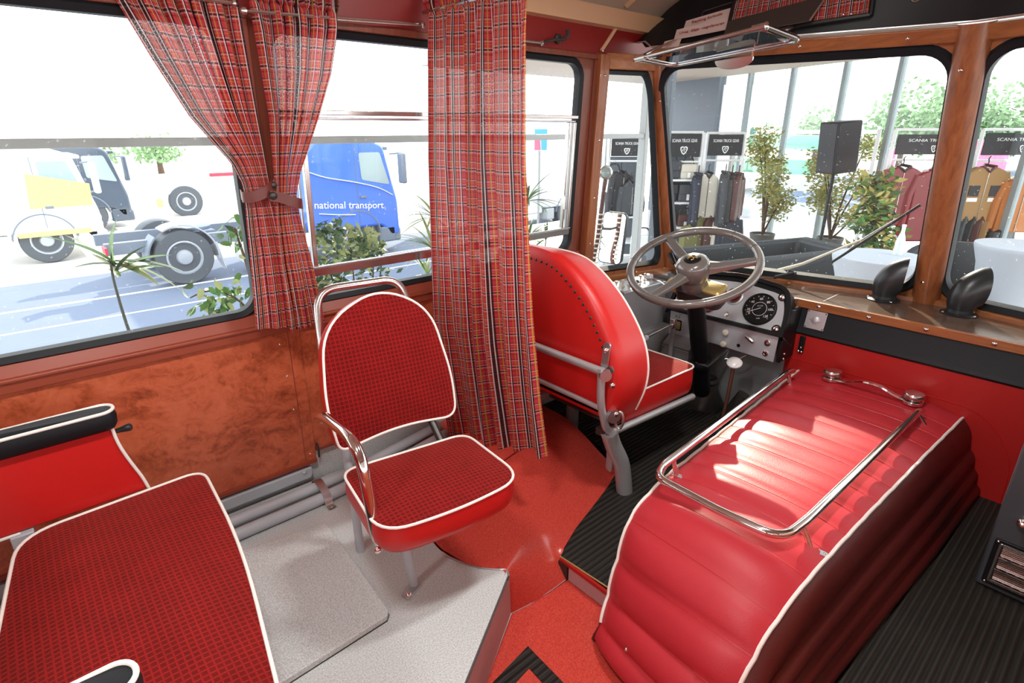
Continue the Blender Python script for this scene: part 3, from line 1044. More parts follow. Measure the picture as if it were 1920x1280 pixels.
# unseen fill lamps added under the ceiling to brighten the interior
for i, (x, y, lbl) in enumerate(((0.15, 0.62, 'oblong ceiling lamp above the double seat'), (1.35, 0.62, 'oblong ceiling lamp above the engine cover'), (-1.3, 0.62, 'oblong ceiling lamp near the rear wall'))):
    lt = thing('ceiling_lamp', lbl, 'lamp', (x, y, ceil_z(y) - 0.05), 'ceiling lamps above the aisle')
    mesh('lamp_base', prism(rrect(-0.20, 0.20, -0.075, 0.075, 0.05), Matrix.Translation((x, y, ceil_z(y) - 0.02)), -0.005, 0.025), 'dull_chrome', lt, bev=0.003)
    oL = rrect(-0.18, 0.18, -0.06, 0.06, 0.045)
    Ml = Matrix.Translation((x, y, ceil_z(y) - 0.024)) @ Matrix.Diagonal((1, 1, -1, 1))
    a = pad_top(oL, 0.0, 0.022, Ml, 4)
    mesh('diffuser', (a[0], a[1]), 'lamp_diffuser', lt)
# ================================================================== FRONT: bulkhead, dashboard, controls
wf = struct(mesh('wall_front', box(2.60, 2.64, -0.70, 1.00, -0.16, 0.374), 'bulkhead_red', smooth=False), 'red padded front bulkhead under the dashboard')
mesh('driver_bulkhead', box(2.60, 2.645, 1.00, 1.90, -0.16, 0.50), 'grey_steel', wf, smooth=False)
# stitched outline around the engine cover
stp = fillet([(2.598, 0.98, 0.255), (2.598, 0.25, 0.255), (2.598, 0.13, 0.10), (2.598, 0.125, -0.09)], [0, 0.16, 0.10, 0], 8)
mesh('stitch_line', tube(stp, 0.0016, 5), 'red_vinyl', wf)
mesh('stitch_line', tube([(2.598, 0.60, 0.255), (2.598, 0.61, 0.205)], 0.0014, 5), 'red_vinyl', wf)
mesh('hinge_plate', box(2.588, 2.60, 0.925, 0.948, 0.29, 0.37), 'black_paint', wf, bev=0.002)
for y, z in ((0.930, 0.298), (0.944, 0.298), (0.936, 0.318)):
    screw('screw', (2.587, y, z), (-1, 0, 0), 0.006, wf)

ds = thing('dashboard_shelf', 'walnut dashboard shelf with teak front edge and black padded fascia', 'dashboard', (2.63, 0.6, 0.38))
sp = [(2.630, 0.985), (2.630, -0.69), (2.72, -0.69), (2.73, -0.53), (3.005, 0.60), (2.735, 1.71), (2.69, 1.71), (2.60, 1.56), (2.60, 1.0)]
mesh('shelf_top', prism(sp, M0, 0.505, 0.530), 'shelf_walnut', ds, smooth=False)
mesh('shelf_joint', box(2.66, 2.93, 0.902, 0.905, 0.5302, 0.5312), 'aluminium', ds)
mesh('front_edge', box(2.612, 2.632, -0.69, 1.015, 0.494, 0.531), 'teak_y', ds, bev=0.003)
for y in (0.902, 0.702, 0.498, 0.285, 0.07, -0.15):
    screw('screw', (2.611, y, 0.514), (-1, 0, 0), 0.009, ds, 'chrome')
V = []
for y in (0.985, -0.69):
    V += [Vector((2.622, y, 0.495)), Vector((2.600, y, 0.405)), Vector((2.590, y, 0.382)), Vector((2.604, y, 0.372)), Vector((2.64, y, 0.372)), Vector((2.64, y, 0.495))]
mesh('fascia', (V, [(i, (i + 1) % 6, 6 + (i + 1) % 6, 6 + i) for i in range(6)] + [(5, 4, 3, 2, 1, 0), (6, 7, 8, 9, 10, 11)]), 'black_vinyl', ds, bev=0.004)
vp = thing('fresh_air_valve', 'square metal plate with a small round valve on the black fascia', 'valve', (2.61, 0.90, 0.41))
Mv = frame((2.608, 0.902, 0.452), (0, -1, 0), (0.22, 0, 0.975))
mesh('plate', prism(rrect(-0.042, 0.042, -0.041, 0.041, 0.004), Mv, -0.002, 0.004), 'aluminium', vp, bev=0.001)
mesh('valve_knob', lathe([(0.017, 0.004), (0.017, 0.010), (0.012, 0.013), (0.001, 0.0135)], Mv), 'silver_paint', vp)
mesh('valve_arm', tube([Mv @ Vector((-0.027, 0.004, 0.007)), Mv @ Vector((0, 0.0, 0.009)), Mv @ Vector((0.026, -0.003, 0.007))], 0.004, 8), 'silver_paint', vp)
for a in (-1, 1):
    for b in (-1, 1):
        screw('screw', Mv @ Vector((0.036 * a, 0.035 * b, 0.004)), Mv.to_3x3() @ Vector((0, 0, 1)), 0.003, vp, 'dark_metal')
# air scoops
def scoop(x, y, rz, label):
    t = thing('air_scoop', label, 'air vent', (x, y, 0.53))
    Mz = Matrix.Translation((x, y, 0.53)) @ Matrix.Rotation(rz, 4, 'Z')
    pv = Vector((0.056, 0, 0.022))
    secs, n_ = 14, 28
    V, F = [], []
    for sh_ in (1.0, 0.90):
        for k in range(secs + 1):
            f = k / secs
            ph = R(92 * f)
            r0, r1 = 0.010, lerp(0.102, 0.178, f ** 1.1)
            hw = lerp(0.046, 0.058, math.sin(f * math.pi * 0.6))
            rc, rh = (r0 + r1) / 2, (r1 - r0) / 2 * sh_
            for i in range(n_):
                a = 2 * math.pi * i / n_
                rr = rc + rh * math.cos(a)
                V.append(Mz @ (pv + Vector((-rr * math.cos(ph), hw * sh_ * math.sin(a), rr * math.sin(ph)))))
    off_ = (secs + 1) * n_
    for k in range(secs):
        for i in range(n_):
            j = (i + 1) % n_
            F.append((k * n_ + i, k * n_ + j, (k + 1) * n_ + j, (k + 1) * n_ + i))
            F.append((off_ + k * n_ + i, off_ + (k + 1) * n_ + i, off_ + (k + 1) * n_ + j, off_ + k * n_ + j))
    for i in range(n_):
        j = (i + 1) % n_
        F.append((secs * n_ + i, secs * n_ + j, off_ + secs * n_ + j, off_ + secs * n_ + i))
    mesh('cowl', (V, F), 'black_plastic', t, angle=60)
    mesh('neck', lathe([(0.046, 0.0), (0.046, 0.026)], Mz, 28), 'black_plastic', t)
    mesh('flange', lathe([(0.064, 0.0), (0.066, 0.004), (0.058, 0.008), (0.040, 0.009)], Mz, 28), 'black_plastic', t)
    for a in (60, 180, 300):
        screw('screw', Mz @ Vector((0.060 * math.cos(R(a)), 0.060 * math.sin(R(a)), 0.006)), (0, 0, 1), 0.006, t)
    return t
scoop(2.885, 0.735, R(-75), 'black plastic demister scoop on the dashboard left of the centre pillar')
scoop(2.885, 0.455, R(-52), 'black plastic demister scoop on the dashboard right of the centre pillar')

# --- instrument binnacle
ip = thing('instrument_panel', 'silver instrument panel in a black binnacle behind the steering wheel', 'instrument panel', (2.5, 1.26, 0.25))
TH = R(32)
MU = frame((2.46, 1.2, 0.40), (0, -1, 0), (math.sin(TH), 0, math.cos(TH)))
zu = MU.to_3x3() @ Vector((0, 0, 1))
if zu.x > 0:
    MU = MU @ Matrix.Diagonal((1, 1, -1, 1))
    zu = -zu
up_poly = fillet([(-0.34, -0.012, 0), (0.211, -0.007, 0), (0.200, 0.09, 0), (0.165, 0.176, 0), (-0.045, 0.196, 0), (-0.335, 0.165, 0)], [0, 0, 0.05, 0.045, 0.05, 0.03], 4, True)
up_poly = [(p.x, p.y) for p in up_poly]
mesh('upper_plate', prism(up_poly, MU, -0.002, 0.003), 'panel_silver', ip, bev=0.001)
rim = fillet([(-0.36, -0.02, 0), (0.232, -0.015, 0), (0.226, 0.10, 0), (0.185, 0.215, 0), (-0.045, 0.238, 0), (-0.36, 0.20, 0)], [0, 0, 0.06, 0.06, 0.06, 0.04], 5, True)
mesh('binnacle', prism([(p.x, p.y) for p in rim], MU, -0.13, -0.002), 'black_paint', ip, bev=0.006, angle=45)
rn = [(p.x, p.y) for p in rim]
inn = offs(rn, 0.018)
mesh('binnacle_lip', ring(rn, inn, lambda a, b, c: MU @ Vector((a, b, c)), -0.004, 0.014), 'black_paint', ip, bev=0.003)
Ml = frame((2.46, 1.2, 0.40), (0, -1, 0), (0, 0, 1))
zl = Ml.to_3x3() @ Vector((0, 0, 1))
if zl.x > 0:
    Ml = Ml @ Matrix.Diagonal((1, 1, -1, 1))
lowp = [(-0.345, -0.012), (-0.345, -0.148), (-0.10, -0.130), (0.206, -0.138), (0.211, -0.008)]
mesh('lower_plate', prism(lowp, Ml, -0.004, 0.002), 'panel_silver', ip, bev=0.001)
mesh('side_cheek', prism([(2.468, 0.262), (2.468, 0.392), (2.528, 0.495), (2.615, 0.495), (2.615, 0.262)], Matrix(((1, 0, 0, 0), (0, 0, 1, 0), (0, 1, 0, 0), (0, 0, 0, 1))), 0.970, 0.988), 'black_paint', ip, bev=0.004)
mesh('side_cheek', prism([(2.468, 0.262), (2.468, 0.392), (2.528, 0.495), (2.615, 0.495), (2.615, 0.262)], Matrix(((1, 0, 0, 0), (0, 0, 1, 0), (0, 1, 0, 0), (0, 0, 0, 1))), 1.548, 1.560), 'black_paint', ip, bev=0.004)
for y, z in ((0.968, 0.30), (0.968, 0.275)):
    screw('screw', (2.50, y, z), (0, -1, 0), 0.006, ip)
def onU(a, b, c=0.003):
    return MU @ Vector((a, b, c))
sMU = lambda a, b, rot=0.0, c=0.003: MU @ Matrix.Translation((a, b, c)) @ Matrix.Rotation(rot, 4, 'Z')
# speedometer
DR = 0.076
MS = sMU(0.089, 0.087, R(14))
sp_ = mesh('speedometer', lathe([(DR, 0.0), (DR, 0.010), (DR * 0.96, 0.014), (DR * 0.91, 0.012), (DR * 0.90, 0.007), (0.002, 0.007)], MS, 40), 'black_paint', ip, label='black speedometer dial with white figures')
mesh('dial_circle', ring([(0.033 * math.cos(2 * math.pi * k / 40), 0.033 * math.sin(2 * math.pi * k / 40)) for k in range(40)], [(0.0315 * math.cos(2 * math.pi * k / 40), 0.0315 * math.sin(2 * math.pi * k / 40)) for k in range(40)], lambda a, b, c: MS @ Vector((a, b, c)), 0.007, 0.008), 'ink_white', sp_)
for s_, a in (('0', 206), ('20', 182), ('40', 134), ('60', 86), ('80', 40), ('100', -6), ('120', -50)):
    text('dial_figure', s_, 0.0155, MS @ Matrix.Translation((0.048 * math.cos(R(a)), 0.048 * math.sin(R(a)), 0.0085)), 'ink_white', sp_, 0.0003)
for k in range(13):
    a = R(206 - k * 21.3)
    p, q = Vector((0.059 * math.cos(a), 0.059 * math.sin(a), 0.008)), Vector((0.064 * math.cos(a), 0.064 * math.sin(a), 0.008))
    mesh('dial_tick', tube([MS @ p, MS @ q], 0.0011, 4), 'ink_white', sp_)
text('dial_figure', 'km/h', 0.008, MS @ Matrix.Translation((0, -0.046, 0.0085)), 'ink_white', sp_, 0.0003)
text('dial_figure', '41109', 0.010, MS @ Matrix.Translation((0.002, 0.014, 0.0085)), 'grey_paint', sp_, 0.0003)
na = R(196)
mesh('needle', tube([MS @ Vector((0.006, 0.004, 0.010)), MS @ Vector((0.058 * math.cos(na), 0.058 * math.sin(na), 0.010))], 0.0012, 5), 'ink_white', sp_)
# warning lamp, gauge, buttons
Mw = sMU(-0.048, 0.121)
mesh('warning_lamp', lathe([(0.034, 0.006), (0.034, 0.016), (0.030, 0.030), (0.019, 0.041), (0.002, 0.046)], Mw, 28), 'dark_red_lens', ip, label='dark red domed warning lamp')
mesh('lamp_ring', lathe([(0.044, 0), (0.043, 0.005), (0.036, 0.008), (0.034, 0.007)], Mw, 28), 'silver_paint', ip)
Mg = sMU(-0.155, 0.060)
mesh('gauge', lathe([(0.050, 0), (0.050, 0.008), (0.045, 0.010), (0.044, 0.005), (0.001, 0.005)], Mg, 32), 'chrome', ip)
mesh('gauge_face', lathe([(0.044, 0.005), (0.001, 0.006)], Mg, 32), 'leather_brown', ip)
mesh('push_button', lathe([(0.012, 0), (0.012, 0.007), (0.007, 0.008), (0.007, 0.004), (0.001, 0.004)], sMU(-0.047, 0.027), 20), 'chrome', ip)
for a, b in ((0.165, 0.165), (0.192, 0.016), (-0.300, 0.018)):
    mesh('dome_screw', lathe([(0.015, 0), (0.014, 0.004), (0.009, 0.009), (0.001, 0.011)], sMU(a, b), 20), 'chrome', ip)
    mesh('screw_washer', lathe([(0.020, -0.001), (0.020, 0.002), (0.014, 0.0025)], sMU(a, b), 20), 'black_paint', ip)
def onL(y, z, c=0.002):
    return Ml @ Matrix.Translation((1.2 - y, z - 0.40, c))
for y, z in ((1.229, 0.347), (1.233, 0.287)):
    mesh('pull_knob', lathe([(0.007, 0), (0.007, 0.010), (0.014, 0.012), (0.0145, 0.020), (0.012, 0.022), (0.001, 0.0225)], onL(y, z), 20), 'cream', ip, label='round cream pull knob')
mesh('socket', lathe([(0.0085, 0), (0.0085, 0.002), (0.001, 0.002)], onL(1.164, 0.295), 16), 'black_paint', ip)
mesh('push_button', lathe([(0.013, 0), (0.013, 0.005), (0.008, 0.006), (0.008, 0.003), (0.001, 0.003)], onL(1.033, 0.294), 18), 'chrome', ip)
mesh('ignition_lock', lathe([(0.015, 0), (0.014, 0.006), (0.009, 0.008), (0.001, 0.008)], onL(1.031, 0.346), 18), 'dull_chrome', ip)
Mt = onL(1.112, 0.344) @ Matrix.Rotation(R(-28), 4, 'Z')
mesh('lever_switch', pad_side(rrect(-0.024, 0.024, -0.008, 0.008, 0.0078, 5), [(0, 0.008), (-0.001, 0.014), (0.003, 0.019), (0.006, 0.020)], Mt), 'dull_chrome', ip)
mesh('switch_stem', lathe([(0.006, 0), (0.006, 0.01)], Mt, 12), 'dull_chrome', ip)
mesh('panel_opening', prism(rrect(-0.018, 0.018, -0.028, 0.028, 0.006), onL(1.492, 0.312), 0.0, 0.0015), 'black_paint', ip)
mesh('relay', prism(rrect(-0.013, 0.012, -0.020, 0.022, 0.006), onL(1.492, 0.310), 0.001, 0.006), 'brass', ip, bev=0.001)
for dx in (0.0, 0.02):
    mesh('toggle', tube([onL(1.505 - dx, 0.352) @ Vector((0, 0, 0)), onL(1.500 - dx, 0.362) @ Vector((0, 0, 0.02)), onL(1.488 - dx, 0.38) @ Vector((0, 0, 0.032))], 0.003, 6), 'chrome', ip)
mesh('choke_cable', tube([(2.44, 1.20, 0.262), (2.40, 1.19, 0.235), (2.42, 1.14, 0.242), (2.455, 1.12, 0.258)], 0.004, 6), 'dull_chrome', ip)

# --- steering wheel and column
SC = Vector((2.147, 1.265, 0.709))
sn = Vector((-0.416, -0.073, 0.906)).normalized()
sex = Vector((0, -1, 0)) - sn * Vector((0, -1, 0)).dot(sn)
MW_ = frame(SC, sex, ez=sn)
SB = SC - sn * ((SC.z + 0.09) / sn.z)
sw = thing('steering_wheel', 'large grey three-spoke steering wheel with a horn boss', 'steering wheel', tuple(SC))
mesh('rim', tube([MW_ @ Vector((0.262 * math.cos(a), 0.262 * math.sin(a), 0)) for a in [2 * math.pi * k / 72 for k in range(72)]], 0.0175, 12, True), 'wheel_grey', sw)
for a in (146, 30, -98):
    d = Vector((math.cos(R(a)), math.sin(R(a)), 0))
    s = Vector((-d.y, d.x, 0))
    V, F = [], []
    for t, hw, z0, z1 in ((0.030, 0.034, -0.040, -0.006), (0.10, 0.024, -0.034, -0.006), (0.18, 0.020, -0.022, 0.0), (0.254, 0.020, -0.012, 0.010)):
        V += [MW_ @ (d * t + s * hw + Vector((0, 0, z0))), MW_ @ (d * t - s * hw + Vector((0, 0, z0))), MW_ @ (d * t - s * hw * 0.8 + Vector((0, 0, z1))), MW_ @ (d * t + s * hw * 0.8 + Vector((0, 0, z1)))]
    for k in range(3):
        for i in range(4):
            F.append((4 * k + i, 4 * k + (i + 1) % 4, 4 * k + 4 + (i + 1) % 4, 4 * k + 4 + i))
    F += [(3, 2, 1, 0), (12, 13, 14, 15)]
    mesh('spoke', (V, F), 'wheel_grey', sw, bev=0.006, seg=3)
    for da in (0.10, 0.62):
        q = R(a) + da + 0.25
        mesh('rim_joint', tube([MW_ @ (Vector((0.262 * math.cos(q), 0.262 * math.sin(q), 0)) + Vector((math.cos(q) * 0.0178 * math.cos(b), math.sin(q) * 0.0178 * math.cos(b), 0.0178 * math.sin(b)))) for b in [2 * math.pi * k / 16 for k in range(16)]], 0.0009, 4, True), 'dark_metal', sw)
mesh('boss', lathe([(0.054, -0.120), (0.058, -0.112), (0.058, -0.066), (0.060, -0.064), (0.066, -0.040), (0.071, -0.010), (0.069, 0.008), (0.062, 0.021), (0.045, 0.031), (0.034, 0.033), (0.001, 0.033)], MW_, 36), 'wheel_grey', sw)
hb_ = mesh('horn_button', lathe([(0.036, 0.030), (0.036, 0.034), (0.030, 0.037), (0.001, 0.038)], MW_, 28), 'black_paint', sw)
# gilt heraldic emblem on the horn button: a simple beast on a disc
mesh('horn_emblem', join(*[tube([MW_ @ Vector((x, y, 0.0385)) for x, y in q], 0.0026, 6) for q in (((-0.018, -0.006), (-0.008, 0.004), (0.004, 0.004), (0.014, 0.012)), ((-0.006, 0.003), (-0.010, 0.015), (0.002, 0.018)), ((0.004, 0.004), (0.010, -0.008), (0.004, -0.016)), ((-0.012, 0.0), (-0.014, -0.014)), ((0.012, 0.011), (0.019, 0.004)))]), 'brass', hb_)
scn = thing('steering_column', 'black steering column rising from the floor to the steering wheel', 'steering column', tuple(SB))
mesh('column_tube', tube([SC - sn * 0.10, SC - sn * 0.30, SC - sn * 0.62, SB + sn * 0.02], lambda t: 0.040, 18), 'black_paint', scn)
mesh('column_collar', lathe([(0.044, 0.0), (0.050, 0.01), (0.050, 0.035), (0.044, 0.045)], zframe(SC - sn * 0.60, sn), 20), 'black_rubber', scn)
mesh('clamp_bracket', tube([SC - sn * 0.575 + Vector((-0.045, 0.0, 0.01)), SC - sn * 0.58 + Vector((-0.02, -0.05, 0.0)), SC - sn * 0.56 + Vector((0.03, -0.07, 0.02)), SC - sn * 0.55 + Vector((0.09, -0.09, 0.05))], 0.008, 8), 'dark_metal', scn)
mesh('column_boot', lathe([(0.10, 0.0), (0.098, 0.012), (0.080, 0.05), (0.058, 0.10), (0.052, 0.12), (0.060, 0.135), (0.050, 0.15)], Matrix.Translation((SB.x, SB.y, -0.09)), 24), 'dark_metal', scn)
# indicator housing with cover plates, sunlight on the shroud put into their brass colour
Mi = frame(SC - sn * 0.135, sex, ez=sn)
mesh('switch_housing', pad_side(rrect(-0.075, 0.135, -0.052, 0.05, 0.03, 5), [(0, -0.035), (0, 0.018), (0.012, 0.024), (0.04, 0.026)], Mi), 'dark_metal', scn)
mesh('cover_plate', pad_side(rrect(0.045, 0.132, -0.030, 0.052, 0.018, 5), [(0, 0.020), (0, 0.034), (0.006, 0.040), (0.016, 0.042)], Mi), 'brass', scn)  # brass colour stands in for sunlight on the shroud
mesh('cover_cap', tube([SC - sn * 0.125, SC - sn * 0.155], 0.047, 20), 'brass', scn)  # brass colour stands in for sunlight on the shroud
lb_ = mesh('indicator_box', pad_side(rrect(-0.128, -0.066, -0.038, 0.020, 0.012, 4), [(0, -0.010), (0, 0.022), (0.006, 0.030), (0.014, 0.032)], Mi), 'brass', scn)
mesh('indicator_lever', tube([Mi @ Vector((-0.125, -0.01, 0.0)), Mi @ Vector((-0.150, -0.015, -0.002)), Mi @ Vector((-0.165, -0.018, 0.012)), Mi @ Vector((-0.20, -0.024, 0.014))], 0.0035, 8), 'dull_chrome', scn)
tl = mesh('stalk', tube([Mi @ Vector((-0.10, 0.05, 0.02)), Mi @ Vector((-0.17, 0.10, 0.045))], 0.004, 8), 'dull_chrome', scn)
mesh('stalk_grip', tube([Mi @ Vector((-0.155, 0.088, 0.04)), Mi @ Vector((-0.20, 0.125, 0.058))], lambda t: 0.009 + 0.004 * t, 10), 'black_plastic', tl)

# --- gear lever, handbrake, pedal, side console
gl_ = thing('gear_lever', 'gear lever with a flat white knob on a coppery rod', 'gear lever', (2.275, 1.10, -0.09))
mesh('lever_rod', tube([(2.270, 1.108, -0.09), (2.292, 1.10, 0.10), (2.306, 1.10, 0.258)], 0.0085, 10), 'copper_rod', gl_)
mesh('lever_knob', lathe([(0.010, -0.014), (0.024, -0.012), (0.033, -0.004), (0.034, 0.003), (0.028, 0.011), (0.012, 0.016), (0.001, 0.0165)], zframe((2.308, 1.10, 0.268), (-0.35, -0.15, 0.9)), 28), 'white_plastic', gl_)
mesh('lever_gaiter', lathe([(0.045, 0), (0.04, 0.01), (0.018, 0.03), (0.012, 0.04)], Matrix.Translation((2.272, 1.107, -0.09)), 18), 'black_rubber', gl_)
pc = thing('foot_pedal', 'dark cylindrical pedal housing on the floor beside the steering column', 'pedal', (2.42, 1.12, -0.09))
mesh('pedal_body', cyl((2.40, 1.150, -0.075), (2.43, 1.085, 0.075), 0.034, n=20), 'dark_metal', pc)
mesh('pedal_bracket', box(2.385, 2.44, 1.12, 1.19, -0.09, -0.06), 'dark_metal', pc, bev=0.004)
hb2 = thing('hand_brake', 'thin hand brake rod with a round grey grip beside the driver seat', 'hand brake', (2.2, 1.45, 0.34))
mesh('brake_rod', tube([(2.115, 1.452, 0.335), (2.33, 1.448, 0.356)], 0.005, 8), 'dull_chrome', hb2)
mesh('brake_grip', lathe([(0.013, 0), (0.017, 0.004), (0.017, 0.016), (0.011, 0.020), (0.011, 0.024), (0.014, 0.028), (0.013, 0.045), (0.006, 0.05)], zframe((2.085, 1.452, 0.332), (1, 0, 0.1)), 18), 'grey_paint', hb2)
mesh('brake_bracket', box(2.325, 2.352, 1.436, 1.462, 0.335, 0.385), 'dull_chrome', hb2, bev=0.004)
mesh('brake_support', box(2.335, 2.350, 1.44, 1.458, -0.09, 0.34), 'grey_steel', hb2, bev=0.002)
cn = thing('side_console', 'grey steel switch console between the driver seat and the side window', 'console', (2.29, 1.70, -0.09))
mesh('console_body', box(2.115, 2.465, 1.588, 1.765, 0.19, 0.525), 'grey_steel', cn, bev=0.006)
mesh('console_plinth', box(2.14, 2.465, 1.545, 1.765, -0.09, 0.305), 'grey_steel', cn, bev=0.005)
mesh('console_edge', tube([(2.116, 1.589, 0.20), (2.116, 1.589, 0.522), (2.45, 1.589, 0.522)], 0.003, 6), 'aluminium', cn)
mesh('top_plate', box(2.125, 2.455, 1.60, 1.72, 0.525, 0.528), 'aluminium', cn)
for k, (x, y, kind) in enumerate(((2.145, 1.66, 0), (2.19, 1.655, 0), (2.235, 1.65, 0), (2.28, 1.645, 1), (2.33, 1.655, 0), (2.375, 1.66, 0))):
    if kind == 0:
        mesh('toggle_switch', join(lathe([(0.010, 0.0), (0.010, 0.008), (0.004, 0.009), (0.004, 0.022), (0.0075, 0.024), (0.0085, 0.036), (0.001, 0.038)], Matrix.Translation((x, y, 0.528)), 14)), 'cream' if k != 5 else 'chrome', cn)
    else:
        mesh('switch_guard', box(x - 0.006, x + 0.006, y - 0.015, y + 0.015, 0.528, 0.552), 'black_plastic', cn, bev=0.002)
mesh('round_knob', lathe([(0.016, 0), (0.024, 0.004), (0.026, 0.014), (0.022, 0.022), (0.001, 0.025)], Matrix.Translation((2.425, 1.675, 0.528)), 10), 'white_plastic', cn)
for y, z, m_ in ((1.735, 0.47, 'dark_red_lens'), (1.70, 0.485, 'black_plastic'), (1.665, 0.462, 'chrome'), (1.735, 0.415, 'black_plastic'), (1.69, 0.40, 'chrome'), (1.735, 0.36, 'dark_red_lens'), (1.675, 0.345, 'dark_red_lens')):
    mesh('console_switch', lathe([(0.011, 0), (0.011, 0.004), (0.008, 0.009), (0.001, 0.010)], zframe((2.114, y - 0.03, z), (-1, 0, 0)), 16), m_, cn)
mesh('grey_junction_box', box(2.385, 2.47, 1.375, 1.535, 0.075, 0.218), 'grey_steel', cn, bev=0.004)
mesh('junction_lid', prism([(2.388, 0.222), (2.47, 0.27), (2.47, 0.222)], Matrix(((1, 0, 0, 0), (0, 0, 1, 0), (0, 1, 0, 0), (0, 0, 0, 1))), 1.376, 1.534), 'grey_steel', cn, bev=0.002)

# --- engine cover
ec = thing('engine_cover', 'red quilted vinyl engine cover with white piping beside the driver', 'engine cover', (1.8, 0.58, -0.12))
def Lx(x):
    return (x, 0.846 + 0.0761 * (x - 1.525), 0.200)
def Rx(x):
    return (x, interp([(1.25, 0.350), (1.6, 0.345), (2.2, 0.326), (2.63, 0.309)], x), 0.203)
xs = [2.605, 2.466, 2.347, 2.23, 2.108, 1.990, 1.877, 1.763, 1.645, 1.535, 1.425]
ST = [(Vector(Lx(x)), Vector(Rx(x))) for x in xs]
ST += [(Vector((1.295, 0.820, 0.198)), Vector((1.290, 0.349, 0.203))),
       (Vector((1.195, 0.812, 0.160)), Vector((1.150, 0.355, 0.165))),
       (Vector((1.133, 0.802, 0.055)), Vector((1.065, 0.360, 0.105))),
       (Vector((1.085, 0.790, -0.040)), Vector((1.005, 0.365, 0.015))),
       (Vector((1.037, 0.775, -0.100)), Vector((0.965, 0.368, -0.070))),
       (Vector((1.010, 0.775, -0.145)), Vector((0.945, 0.370, -0.150)))]
NS = len(ST) - 1
Lsm = [p[0] for p in ST]
Rsm = [p[1] for p in ST]
SUB = 6
def cat(pts, t):
    i = min(int(t), len(pts) - 2)
    f = t - i
    a, b, c, d = pts[max(i - 1, 0)], pts[i], pts[i + 1], pts[min(i + 2, len(pts) - 1)]
    return 0.5 * ((2 * b) + (c - a) * f + (2 * a - 5 * b + 4 * c - d) * f * f + (3 * b - a - 3 * c + d) * f ** 3)
def hoodpt(t, s):
    l, r = cat(Lsm, t), cat(Rsm, t)
    p = l.lerp(r, s)
    e = 0.02
    tl_, tr_ = max(t - e, 0), min(t + e, NS - 1e-4)
    dv = (cat(Lsm, tl_).lerp(cat(Rsm, tl_), s) - cat(Lsm, tr_).lerp(cat(Rsm, tr_), s)).normalized()
    nn_ = dv.cross(r - l).normalized()
    if nn_.z < 0 and t < 11 or nn_.x > 0 and t >= 11:
        nn_ = -nn_
    f = t - math.floor(t + 1e-9)
    edge = 1 - abs(2 * s - 1) ** 6
    crown = 0.026 * (1 - abs(2 * s - 1) ** 3.0)
    amp = 0.011 if t < 11 else 0.020
    wob = 0.85 + 0.15 * math.sin(7 * s + 2.1 * math.floor(t))
    puff = amp * wob * (math.sin(math.pi * f) ** 0.55) * (0.35 + 0.65 * edge)
    return p + nn_ * (crown + puff)
NU, NVV = 30, NS * SUB
hv = grid(NU, NVV, lambda u, v: (hoodpt(min(v * NS, NS - 1e-6), u), (u, v)))
mesh('quilted_top', (hv[0], hv[1]), 'red_hood', ec, angle=70)
for k in range(1, NS):
    mesh('seam_thread', tube([hoodpt(k + 1e-6, s / 24) + Vector((-0.0005, 0, 0.0008)) for s in range(0, 25)], 0.0011, 4), 'red_vinyl', ec)
for s, pts in ((0.0, Lsm), (1.0, Rsm)):
    mesh('piping', tube([hoodpt(min(k / 4, NS - 1e-5), s) + Vector((0, 0.003 if s == 0 else -0.003, 0.001)) for k in range(NS * 4 + 1 - (4 if s == 0 else 0))], 0.0052, 8), 'white_piping', ec)
# right flank: long quilted rolls leaning out to the floor
def flank(u, v):
    t = u * NS
    p = hoodpt(min(t, NS - 1e-5), 1.0)
    zb = -0.095
    yb = interp([(0.9, 0.275), (1.3, 0.262), (2.13, 0.215), (2.62, 0.202)], p.x)
    q = Vector((p.x, min(yb, p.y), min(zb, p.z)))
    seams = [0.0, 0.36, 0.60, 0.80, 1.0]
    k = max(i for i in range(4) if v >= seams[i] - 1e-9)
    f = (v - seams[k]) / (seams[k + 1] - seams[k])
    puff = 0.024 * (math.sin(math.pi * min(max(f, 0), 1)) ** 0.6)
    a = p.lerp(q, v)
    return (a.x, a.y - puff * min(1, (p.z + 0.15) / 0.2), a.z), (u, v)
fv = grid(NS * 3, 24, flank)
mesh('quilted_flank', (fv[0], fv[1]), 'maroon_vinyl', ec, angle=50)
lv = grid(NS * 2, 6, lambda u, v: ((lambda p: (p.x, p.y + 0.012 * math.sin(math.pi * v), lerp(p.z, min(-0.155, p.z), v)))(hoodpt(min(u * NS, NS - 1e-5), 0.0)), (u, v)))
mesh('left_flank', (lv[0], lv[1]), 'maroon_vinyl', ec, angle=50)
mesh('kick_plate', prism([(1.03, 0.785), (1.045, 0.76), (0.965, 0.36), (0.940, 0.36)], M0, -0.16, -0.115), 'dull_chrome', ec, bev=0.003)
screw('rivet', hoodpt(14.85, 0.32) , (-1, 0, 0.3), 0.006, ec)
